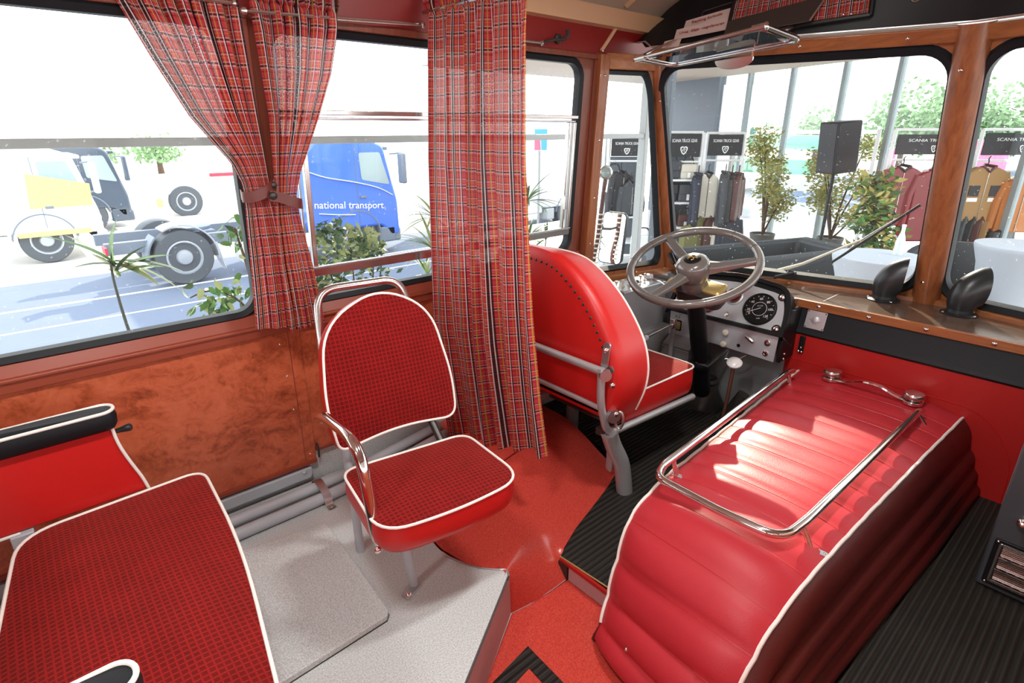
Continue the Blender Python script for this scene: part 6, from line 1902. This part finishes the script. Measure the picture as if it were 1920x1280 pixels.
for a in (0, 120, 240):
    mesh('stand_leg', tube([(9.5, 3.44, -0.38), (9.5 + 0.42 * math.cos(R(a)), 3.44 + 0.42 * math.sin(R(a)), -0.8)], 0.018, 6), 'board_black', lsd)
    mesh('leg_brace', tube([(9.5, 3.44, -0.62), (9.5 + 0.22 * math.cos(R(a)), 3.44 + 0.22 * math.sin(R(a)), -0.60)], 0.012, 6), 'board_black', lsd)

# --- tables with stretch covers, bottle, lounge furniture
def table(x, y, r, label, foot=1.0):
    t = thing('standing_table', label, 'table', (x, y, -0.8))
    mesh('stretch_cover', lathe([(r * 0.96 * foot, 0.0), (r * 0.84 * foot, 0.16), (r * 0.76, 0.42), (r * 0.78, 0.70), (r * 0.86, 0.92), (r * 0.985, 1.06), (r, 1.085), (r * 0.99, 1.10), (0.01, 1.102)], Matrix.Translation((x, y, -0.8)), 48), 'cloth_white', t, angle=50)
    return t
table(5.17, 1.40, 0.345, 'white stretch covered standing table with a bottle on it')
table(6.62, 0.72, 0.36, 'white stretch covered standing table without a bottle, seen right of the centre pillar', 1.25)
btl = thing('clear_bottle', 'clear glass bottle standing on the white table', 'bottle', (5.32, 1.33, 0.302))
plain('bottle_glass', (0.75, 0.85, 0.88), 0.1)
mesh('bottle_body', lathe([(0.034, 0), (0.034, 0.10), (0.026, 0.14), (0.013, 0.18), (0.013, 0.225), (0.001, 0.226)], Matrix.Translation((5.32, 1.33, 0.302)), 20), 'bottle_glass', btl)
mesh('bottle_cap', lathe([(0.015, 0.222), (0.015, 0.24), (0.001, 0.241)], Matrix.Translation((5.32, 1.33, 0.302)), 14), 'white_plastic', btl)
def tub(label, x, y, r, ztop, a0, a1):
    t = thing('tub_chair', label, 'chair', (x, y, -0.8), 'dark tub chairs in the hall')
    V, F = [], []
    n_ = 28
    prof = [(r * 0.88, -0.8), (r * 0.98, -0.4), (r, ztop - 0.03), (r * 0.97, ztop), (r * 0.84, ztop), (r * 0.80, ztop - 0.04), (r * 0.74, -0.38)]
    for k in range(n_ + 1):
        a = R(lerp(a0, a1, k / n_))
        drop = 0.16 * (abs(2 * k / n_ - 1) ** 3)
        for rr, z in prof:
            V.append(Vector((x + rr * math.cos(a), y + rr * math.sin(a), z - (drop if z > -0.3 else 0))))
    m_ = len(prof)
    for k in range(n_):
        for i in range(m_ - 1):
            F.append((k * m_ + i, k * m_ + i + 1, (k + 1) * m_ + i + 1, (k + 1) * m_ + i))
    F += [tuple(range(m_)), tuple(n_ * m_ + i for i in range(m_ - 1, -1, -1))]
    mesh('chair_shell', (V, F), 'sofa_dark', t, angle=40)
    mesh('chair_seat', lathe([(r * 0.72, -0.8), (r * 0.78, -0.45), (r * 0.78, -0.36), (r * 0.70, -0.33), (0.01, -0.32)], Matrix.Translation((x, y, 0)), 28), 'sofa_dark', t)
    return t
tub('dark tub chair behind the white table with the bottle', 6.00, 1.53, 0.36, 0.08, -110, 130)
tub('dark tub chair between the two white tables', 7.35, 1.30, 0.48, 0.10, -150, 100)
so = thing('lounge_sofa', 'dark grey box sofa in front of the potted trees', 'sofa', (5.8, 2.6, -0.8))
outp = [(4.45, 2.72), (6.55, 1.96), (6.85, 2.62), (4.75, 3.40)]
c0 = Vector((sum(p[0] for p in outp) / 4, sum(p[1] for p in outp) / 4))
inp = [tuple(c0 + (Vector(p) - c0) * 0.80) for p in outp]
fn = lambda a, b, c: Vector((a, b, c))
mesh('sofa_shell', ring(outp, inp, fn, -0.8, 0.10), 'sofa_dark', so, bev=0.04, seg=3)
mesh('sofa_seat', prism(inp, M0, -0.8, -0.36), 'sofa_dark', so, bev=0.03)

# --- clothing racks
FACE = Vector((-0.62, -0.70, 0)).normalized()
def rackframe(label, A, B, ztop, zsign0, zsign1, texts, group, shelves=()):
    A, B = Vector(A), Vector(B)
    ex = (B - A).normalized()
    out = Vector((ex.y, -ex.x, 0))
    if out.dot(FACE) < 0:
        out = -out
    t = thing('display_rack', label, 'rack', (A.x, A.y, -0.8), group)
    for p in (A, B):
        for dd in (0.0, -0.35):
            q = p + out * dd
            mesh('rack_post', box(q.x - 0.022, q.x + 0.022, q.y - 0.022, q.y + 0.022, -0.8, ztop), 'white_metal', t, bev=0.004)
    mesh('rack_rail', tube([A + Vector((0, 0, ztop)), B + Vector((0, 0, ztop))], 0.018, 8), 'white_metal', t)
    mesh('rack_rail', tube([A + Vector((0, 0, zsign0 - 0.07)), B + Vector((0, 0, zsign0 - 0.07))], 0.016, 8), 'white_metal', t)
    L_ = (B - A).length
    Msn = frame((A + B) / 2 + Vector((0, 0, (zsign0 + zsign1) / 2)) + out * 0.03, ex, (0, 0, 1))
    if (Msn.to_3x3() @ Vector((0, 0, 1))).dot(out) < 0:
        Msn = frame((A + B) / 2 + Vector((0, 0, (zsign0 + zsign1) / 2)) + out * 0.03, -ex, (0, 0, 1))
    sgn = mesh('sign_board', prism(rrect(-L_ / 2 + 0.03, L_ / 2 - 0.03, -(zsign1 - zsign0) / 2, (zsign1 - zsign0) / 2, 0.006), Msn, -0.008, 0.008), 'board_black', t, label='black sign board with white lettering and a shield emblem')
    hs_ = zsign1 - zsign0
    text('lettering', texts, hs_ * 0.20, Msn @ Matrix.Translation((0, hs_ * 0.20, 0.010)), 'ink_white', sgn, 0.001, sx=(L_ * 0.72) / (len(texts) * hs_ * 0.20 * 0.62))
    # shield shaped emblem with a beast's head
    es = hs_ * 0.17
    Me = Msn @ Matrix.Translation((0, -hs_ * 0.20, 0.010))
    sh = [(0, -1.2), (0.55, -0.75), (0.95, 0.1), (0.95, 0.75), (0.4, 0.95), (0, 0.8), (-0.4, 0.95), (-0.95, 0.75), (-0.95, 0.1), (-0.55, -0.75)]
    shp = [(a * es, b * es) for a, b in sh]
    shi = [(a * es * 0.72, b * es * 0.72) for a, b in sh]
    mesh('emblem', join(ring(shp, shi, lambda a, b, c: Me @ Vector((a, b, c)), 0.0, 0.003), tube([Me @ Vector((a * es, b * es, 0.002)) for a, b in ((-0.35, -0.3), (-0.25, 0.25), (0.15, 0.45), (0.45, 0.2), (0.1, 0.05), (0.1, -0.5))], es * 0.09, 5)), 'ink_white', sgn)
    for z in shelves:
        v = []
        for zz_ in (z, z + 0.03):
            for p, dd in ((A, 0.12), (B, 0.12), (B, -0.35), (A, -0.35)):
                q = p + out * dd
                v.append(Vector((q.x, q.y, zz_)))
        mesh('shelf', (v, [(3, 2, 1, 0), (4, 5, 6, 7), (0, 1, 5, 4), (1, 2, 6, 5), (2, 3, 7, 6), (3, 0, 4, 7)]), 'white_metal', t, bev=0.004)
    return t, ex, out
ST_ = 'SCANIA TRUCK GEAR'
g = 'clothing racks in the hall'
rk = []
rk.append(rackframe('white rack with a small black sign, seen through the quarter window', (7.10, 5.80, 0), (7.50, 5.45, 0), 1.20, 0.86, 1.12, ST_, g, (0.35, -0.05, -0.45)))
rk.append(rackframe('white shelf rack with bags under its black sign, behind the windscreen corner', (7.74, 5.25, 0), (8.16, 4.88, 0), 1.20, 0.85, 1.18, ST_, g, (0.50, 0.16, -0.22)))
rk.append(rackframe('white rack with a cream vest and dark jackets hanging in it', (8.20, 4.84, 0), (8.62, 4.46, 0), 1.19, 0.87, 1.17, ST_, g))
rk.append(rackframe('white rack with red leather jackets hanging in it', (9.08, 2.62, 0), (9.88, 1.92, 0), 1.24, 0.93, 1.18, ST_, g))
rk.append(rackframe('white rack with a tan and an orange jacket hanging in it', (9.96, 1.86, 0), (10.80, 1.12, 0), 1.24, 0.92, 1.20, ST_, g))
def jacket(label, p, yaw_, m, h_=0.70, w_=0.44, sleeve=True, cat='jacket', collar=None, stripe=None, zip_=True):
    p = Vector(p)
    t = thing('hanging_' + cat.replace(' ', '_'), label, cat, tuple(p), 'clothes hanging on the racks')
    M = Matrix.Translation(p) @ Matrix.Rotation(yaw_, 4, 'Z')
    # local: x across, y depth (front is -y), z down from the neck
    prof = [(-w_ * 0.18, 0.0), (-w_ * 0.50, -0.07), (-w_ * 0.50, -h_), (w_ * 0.50, -h_), (w_ * 0.50, -0.07), (w_ * 0.18, 0.0), (0.0, -0.05)]
    pol = [(q.x, q.y) for q in fillet([(a, b, 0) for a, b in prof], [0.02, 0.06, 0.03, 0.03, 0.06, 0.02, 0.03], 3, True)]
    Mx = M @ Matrix(((1, 0, 0, 0), (0, 0, 1, 0), (0, 1, 0, 0), (0, 0, 0, 1)))
    mesh('body', prism(pol, Mx, -0.07, 0.07), m, t, bev=0.045, seg=3)
    if sleeve:
        for s in (-1, 1):
            mesh('sleeve', tube([M @ Vector((s * w_ * 0.44, 0, -0.08)), M @ Vector((s * w_ * 0.58, -0.02, -0.32)), M @ Vector((s * w_ * 0.60, -0.03, -h_ * 0.92))], lambda q: 0.075 - 0.025 * q, 10), m, t)
    mesh('collar', tube([M @ Vector((-w_ * 0.16, -0.05, 0.0)), M @ Vector((0, -0.075, -0.06)), M @ Vector((w_ * 0.16, -0.05, 0.0)), M @ Vector((0, 0.05, 0.02))], 0.022, 6, True), collar or m, t)
    if zip_:
        mesh('zip', tube([M @ Vector((0, -0.074, -0.06)), M @ Vector((0, -0.074, -h_ + 0.02))], 0.005, 5), 'dull_chrome' if m != 'cloth_cream' else 'leather_black', t)
    mesh('hanger', tube(smoothline([M @ Vector((-w_ * 0.3, 0, -0.03)), M @ Vector((0, 0, 0.03)), M @ Vector((0, 0, 0.10)), M @ Vector((0.02, 0, 0.13))], 4), 0.008, 6), 'board_black', t)
    if stripe:
        for (z0, hh, m2) in stripe:
            for s in (-1, 1):
                mesh('chest_patch', xf(box(s * w_ * 0.26 - 0.07, s * w_ * 0.26 + 0.07, -0.078, -0.06, z0 - hh, z0), M), m2, t)
    return t
for k_ in (0, 1):
    t_, ex_, out_ = rk[k_]
    A_ = Vector(t_.location)
    L2 = 0.53 if k_ == 0 else 0.56
    v = []
    for z_ in (-0.7, 0.84):
        for s_, d_ in ((0.03, -0.30), (L2 - 0.03, -0.30), (L2 - 0.03, -0.34), (0.03, -0.34)):
            q = A_ + ex_ * s_ + out_ * d_
            v.append(Vector((q.x, q.y, z_)))
    mesh('back_panel', (v, [(3, 2, 1, 0), (4, 5, 6, 7), (0, 1, 5, 4), (1, 2, 6, 5), (2, 3, 7, 6), (3, 0, 4, 7)]), 'dark_wall', t_)
def along_rack(k, s, dz, off=0.02):
    t, ex, out = rk[k]
    A = Vector(t.location)
    q = A + ex * s + out * off
    return Vector((q.x, q.y, dz))
face = math.atan2(-FACE.y, -FACE.x) - math.pi / 2
fy = lambda a=0: R(-42 + a)
jacket('cream sleeveless vest with a black collar on the rack', along_rack(2, 0.05, 0.62, 0.1), fy(), 'cloth_cream', 0.66, 0.32, False, 'vest', 'leather_black')
jacket('dark grey jacket seen edge on beside the cream vest', along_rack(2, 0.33, 0.62, 0.05), fy(68), 'cloth_grey', 0.78, 0.42)
jacket('black jacket seen edge on between the grey and the brown one', along_rack(2, 0.43, 0.60, 0.05), fy(62), 'leather_black', 0.74, 0.42)
jacket('brown leather jacket at the end of the rack beside the cream vest', along_rack(2, 0.53, 0.60, 0.05), fy(58), 'leather_brown', 0.70, 0.42)
jacket('navy shirt hanging between the bags and the cream vest', along_rack(1, 0.52, 0.60, 0.1), fy(66), 'cloth_navy', 0.76, 0.36)
jacket('dark grey jacket hanging under the smallest black sign', along_rack(0, 0.18, 0.64, 0.1), fy(35), 'leather_black', 0.66, 0.40)
jacket('pale grey jacket hanging beside the dark one under the smallest sign', along_rack(0, 0.34, 0.50, 0.1), fy(20), 'cloth_grey', 0.50, 0.34)
for k, (s, m_, lb) in enumerate(((0.0, 'canvas_olive', 'olive trousers hanging low beside the brown ones'), (0.16, 'leather_brown', 'brown trousers hanging low on the rack below the vest'), (0.30, 'cloth_cream', 'cream trousers hanging low on the rack below the vest'), (0.48, 'cloth_navy', 'navy jacket hanging low at the rack end'))):
    p = along_rack(2, s, -0.02, 0.1)
    jacket(lb, p, fy(25), m_, 0.68, 0.26 if k < 3 else 0.36, k == 3, 'trousers' if k < 3 else 'jacket', zip_=False)
jacket('olive trousers hanging low on the shelf rack', along_rack(1, 0.44, -0.14, 0.20), fy(20), 'canvas_olive', 0.62, 0.26, False, 'trousers', zip_=False)
ry = R(-42)
jacket('red leather jacket under the sign left of the centre pillar', along_rack(3, 0.16, 0.78, 0.05), ry, 'leather_red', 0.78, 0.50, collar='leather_black')
jacket('second red leather jacket, partly behind the centre pillar', along_rack(3, 0.58, 0.74, 0.08), ry, 'leather_red', 0.95, 0.50)
jacket('tan jacket with black chest patches on the rack right of the pillar', along_rack(4, 0.10, 0.78, 0.10), ry, 'canvas_tan', 0.78, 0.54, collar='leather_brown', stripe=((-0.24, 0.14, 'board_black'), (-0.40, 0.05, 'paper_white')))
jacket('orange jacket at the edge of the rack with the tan jacket', along_rack(4, 0.62, 0.66, 0.14), ry, 'cloth_orange', 0.74, 0.56)
for k in range(5):
    m_ = ('leather_black', 'cloth_grey', 'leather_black', 'leather_brown', 'canvas_tan')[k]
    lb = ('black trousers nearest the pillar on the low rail below the tan jacket', 'grey trousers on the low rail below the tan jacket', 'black trousers between the grey and the brown ones on the low rail', 'brown trousers on the low rail below the tan jacket', 'tan trousers on the low rail below the tan jacket')[k]
    jacket(lb, along_rack(4, -0.16 + 0.11 * k, 0.12, 0.10), ry + R(40), m_, 0.70, 0.22, False, 'trousers', zip_=False)
jacket('dark jacket on the low rail below the orange jacket', along_rack(4, 0.55, 0.00, 0.1), ry + R(30), 'leather_black', 0.6, 0.5)
# bags and boxes on the shelf rack
def bag(label, p, m, sx_, sz, rot=0, strapm='leather_black'):
    t = thing('display_bag', label, 'bag', tuple(p), 'bags on the shelf rack')
    M = Matrix.Translation(p) @ Matrix.Rotation(fy(rot), 4, 'Z')
    mesh('bag_body', xf(box(-sx_ / 2, sx_ / 2, -0.07, 0.07, 0.0, sz), M), m, t, bev=0.035, seg=3)
    mesh('bag_flap', xf(box(-sx_ / 2 * 0.96, sx_ / 2 * 0.96, -0.085, -0.06, sz * 0.45, sz * 0.98), M), m, t, bev=0.015)
    mesh('bag_strap', tube(smoothline([M @ Vector((-sx_ * 0.35, 0, sz)), M @ Vector((-sx_ * 0.2, 0, sz + 0.10)), M @ Vector((sx_ * 0.2, 0, sz + 0.10)), M @ Vector((sx_ * 0.35, 0, sz))], 4), 0.012, 6), strapm, t)
    mesh('price_tag', xf(box(-0.02, 0.02, -0.10, -0.09, sz * 0.1, sz * 0.45), M), 'paper_white', t)
    return t
bag('grey and white shoulder bag on the top shelf', along_rack(1, 0.10, 0.53, 0.0), 'cloth_grey', 0.32, 0.27)
bag('white bag with dark straps on the top shelf', along_rack(1, 0.38, 0.53, 0.0), 'cloth_cream', 0.24, 0.22)
bag('dark bag with a white tag on the middle shelf', along_rack(1, 0.08, 0.19, 0.0), 'leather_black', 0.34, 0.27)
bag('charcoal bag on the middle shelf beside the dark one', along_rack(1, 0.40, 0.19, 0.0), 'cloth_grey', 0.28, 0.26)
bag('black holdall on the lower shelf', along_rack(1, 0.08, -0.19, 0.0), 'leather_black', 0.34, 0.27)
bag('dark brown pouch on the lower shelf beside the holdall', along_rack(1, 0.40, -0.19, 0.0), 'leather_brown', 0.22, 0.18)
bag('dark rucksack on the upper shelf under the smallest sign', along_rack(0, 0.10, 0.38, 0.0), 'leather_black', 0.26, 0.26)
bag('charcoal rucksack on the lower shelf under the smallest sign', along_rack(0, 0.12, -0.02, 0.0), 'cloth_grey', 0.28, 0.26)
bag('black cap box beside the charcoal rucksack', along_rack(0, 0.36, -0.02, 0.0), 'leather_black', 0.22, 0.2)
bag('printed pale carrier bag standing below the shelves', along_rack(1, -0.30, -0.62, 0.3), 'paper_white', 0.34, 0.34)
# coloured exhibits beyond the glass front
for nm, (a, b, c, d, e, f, m_, lb) in (('exhibit_wall', (30.5, 31.0, 10.6, 16.0, 0.30, 0.95, 'green_panel', 'long green and white exhibit wall far beyond the hall front')), ('exhibit_banner', (34.0, 34.2, 9.6, 10.2, -1.0, 0.3, 'pink_panel', 'pink banner far beyond the hall front, left of the red jackets')), ('exhibit_banner', (34.0, 34.2, 5.2, 7.2, -1.4, 0.75, 'pink_panel', 'wide pink banner far beyond the racks')), ('exhibit_booth', (33.5, 35.5, 11.0, 16.5, 1.0, 1.18, 'truck_white', 'white booth roof far beyond the hall front')), ('exhibit_counter', (30.2, 30.4, 12.0, 16.0, -0.9, -0.2, 'green_panel', 'pale green counter far beyond the hall front'))):
    t = thing(nm, lb, 'exhibit', (a, c, RZ0))
    mesh('panel', box(a, b, c, d, e, f), m_, t, bev=0.01)
    for yy in (c + 0.1, d - 0.1):
        mesh('panel_post', box(a, a + 0.1, yy - 0.04, yy + 0.04, RZ0, e), 'white_metal', t)
# exterior mirror with its arm and spot lamp on the bus
xm = thing('exterior_mirror', 'exterior mirror on a banded arm outside the quarter window', 'mirror', (2.44, 2.05, 0.52))
mesh('mirror_arm', tube(smoothline([(2.46, 1.90, 0.38), (2.500, 2.10, 0.49), (2.518, 2.10, 0.68), (2.536, 2.10, 0.833), (2.556, 2.10, 0.99)], 5), 0.013, 10), 'leather_brown', xm)
for k in range(11):
    f_ = k / 10
    p = Vector((2.504, 2.10, 0.53)).lerp(Vector((2.533, 2.10, 0.80)), f_)
    mesh('arm_band', cyl(p - Vector((0, 0, 0.004)), p + Vector((0, 0, 0.004)), 0.0155, n=12), 'cream', xm)
Mxm = frame((2.655, 2.105, 0.650), (0.234, -0.965, -0.03), ez=(-0.965, -0.234, 0.10))
mo = rrect(-0.075, 0.075, -0.150, 0.150, 0.030, 6)
mesh('mirror_shell', pad_side(mo, [(0.025, -0.045), (0.006, -0.035), (0.0, -0.012), (0.0, 0.004), (0.006, 0.006)], Mxm, captop=False), 'black_plastic', xm)
mg_ = offs(mo, 0.006)
mesh('mirror_glass', ([Mxm @ Vector((p[0], p[1], 0.0055)) for p in mg_], [tuple(range(len(mg_)))]), 'mirror', xm, smooth=False)
mesh('mirror_stay', tube([(2.525, 2.10, 0.72), (2.66, 2.12, 0.70)], 0.007, 6), 'black_plastic', xm)
ll = thing('spot_lamp', 'small round chrome lamp on top of the mirror arm', 'lamp', (2.556, 2.10, 1.0))
Mll = zframe((2.575, 2.115, 1.022), (-0.78, -0.6, 0.1))
mesh('lamp_shell', lathe([(0.015, -0.07), (0.030, -0.06), (0.036, -0.02), (0.038, 0.015), (0.034, 0.022), (0.028, 0.018)], Mll, 24), 'dull_chrome', ll)
mesh('lamp_glass', lathe([(0.028, 0.018), (0.018, 0.024), (0.001, 0.026)], Mll, 24), 'truck_glass', ll)
mesh('lamp_bracket', tube([(2.550, 2.10, 0.92), (2.566, 2.105, 0.985)], 0.016, 10), 'chrome', ll)
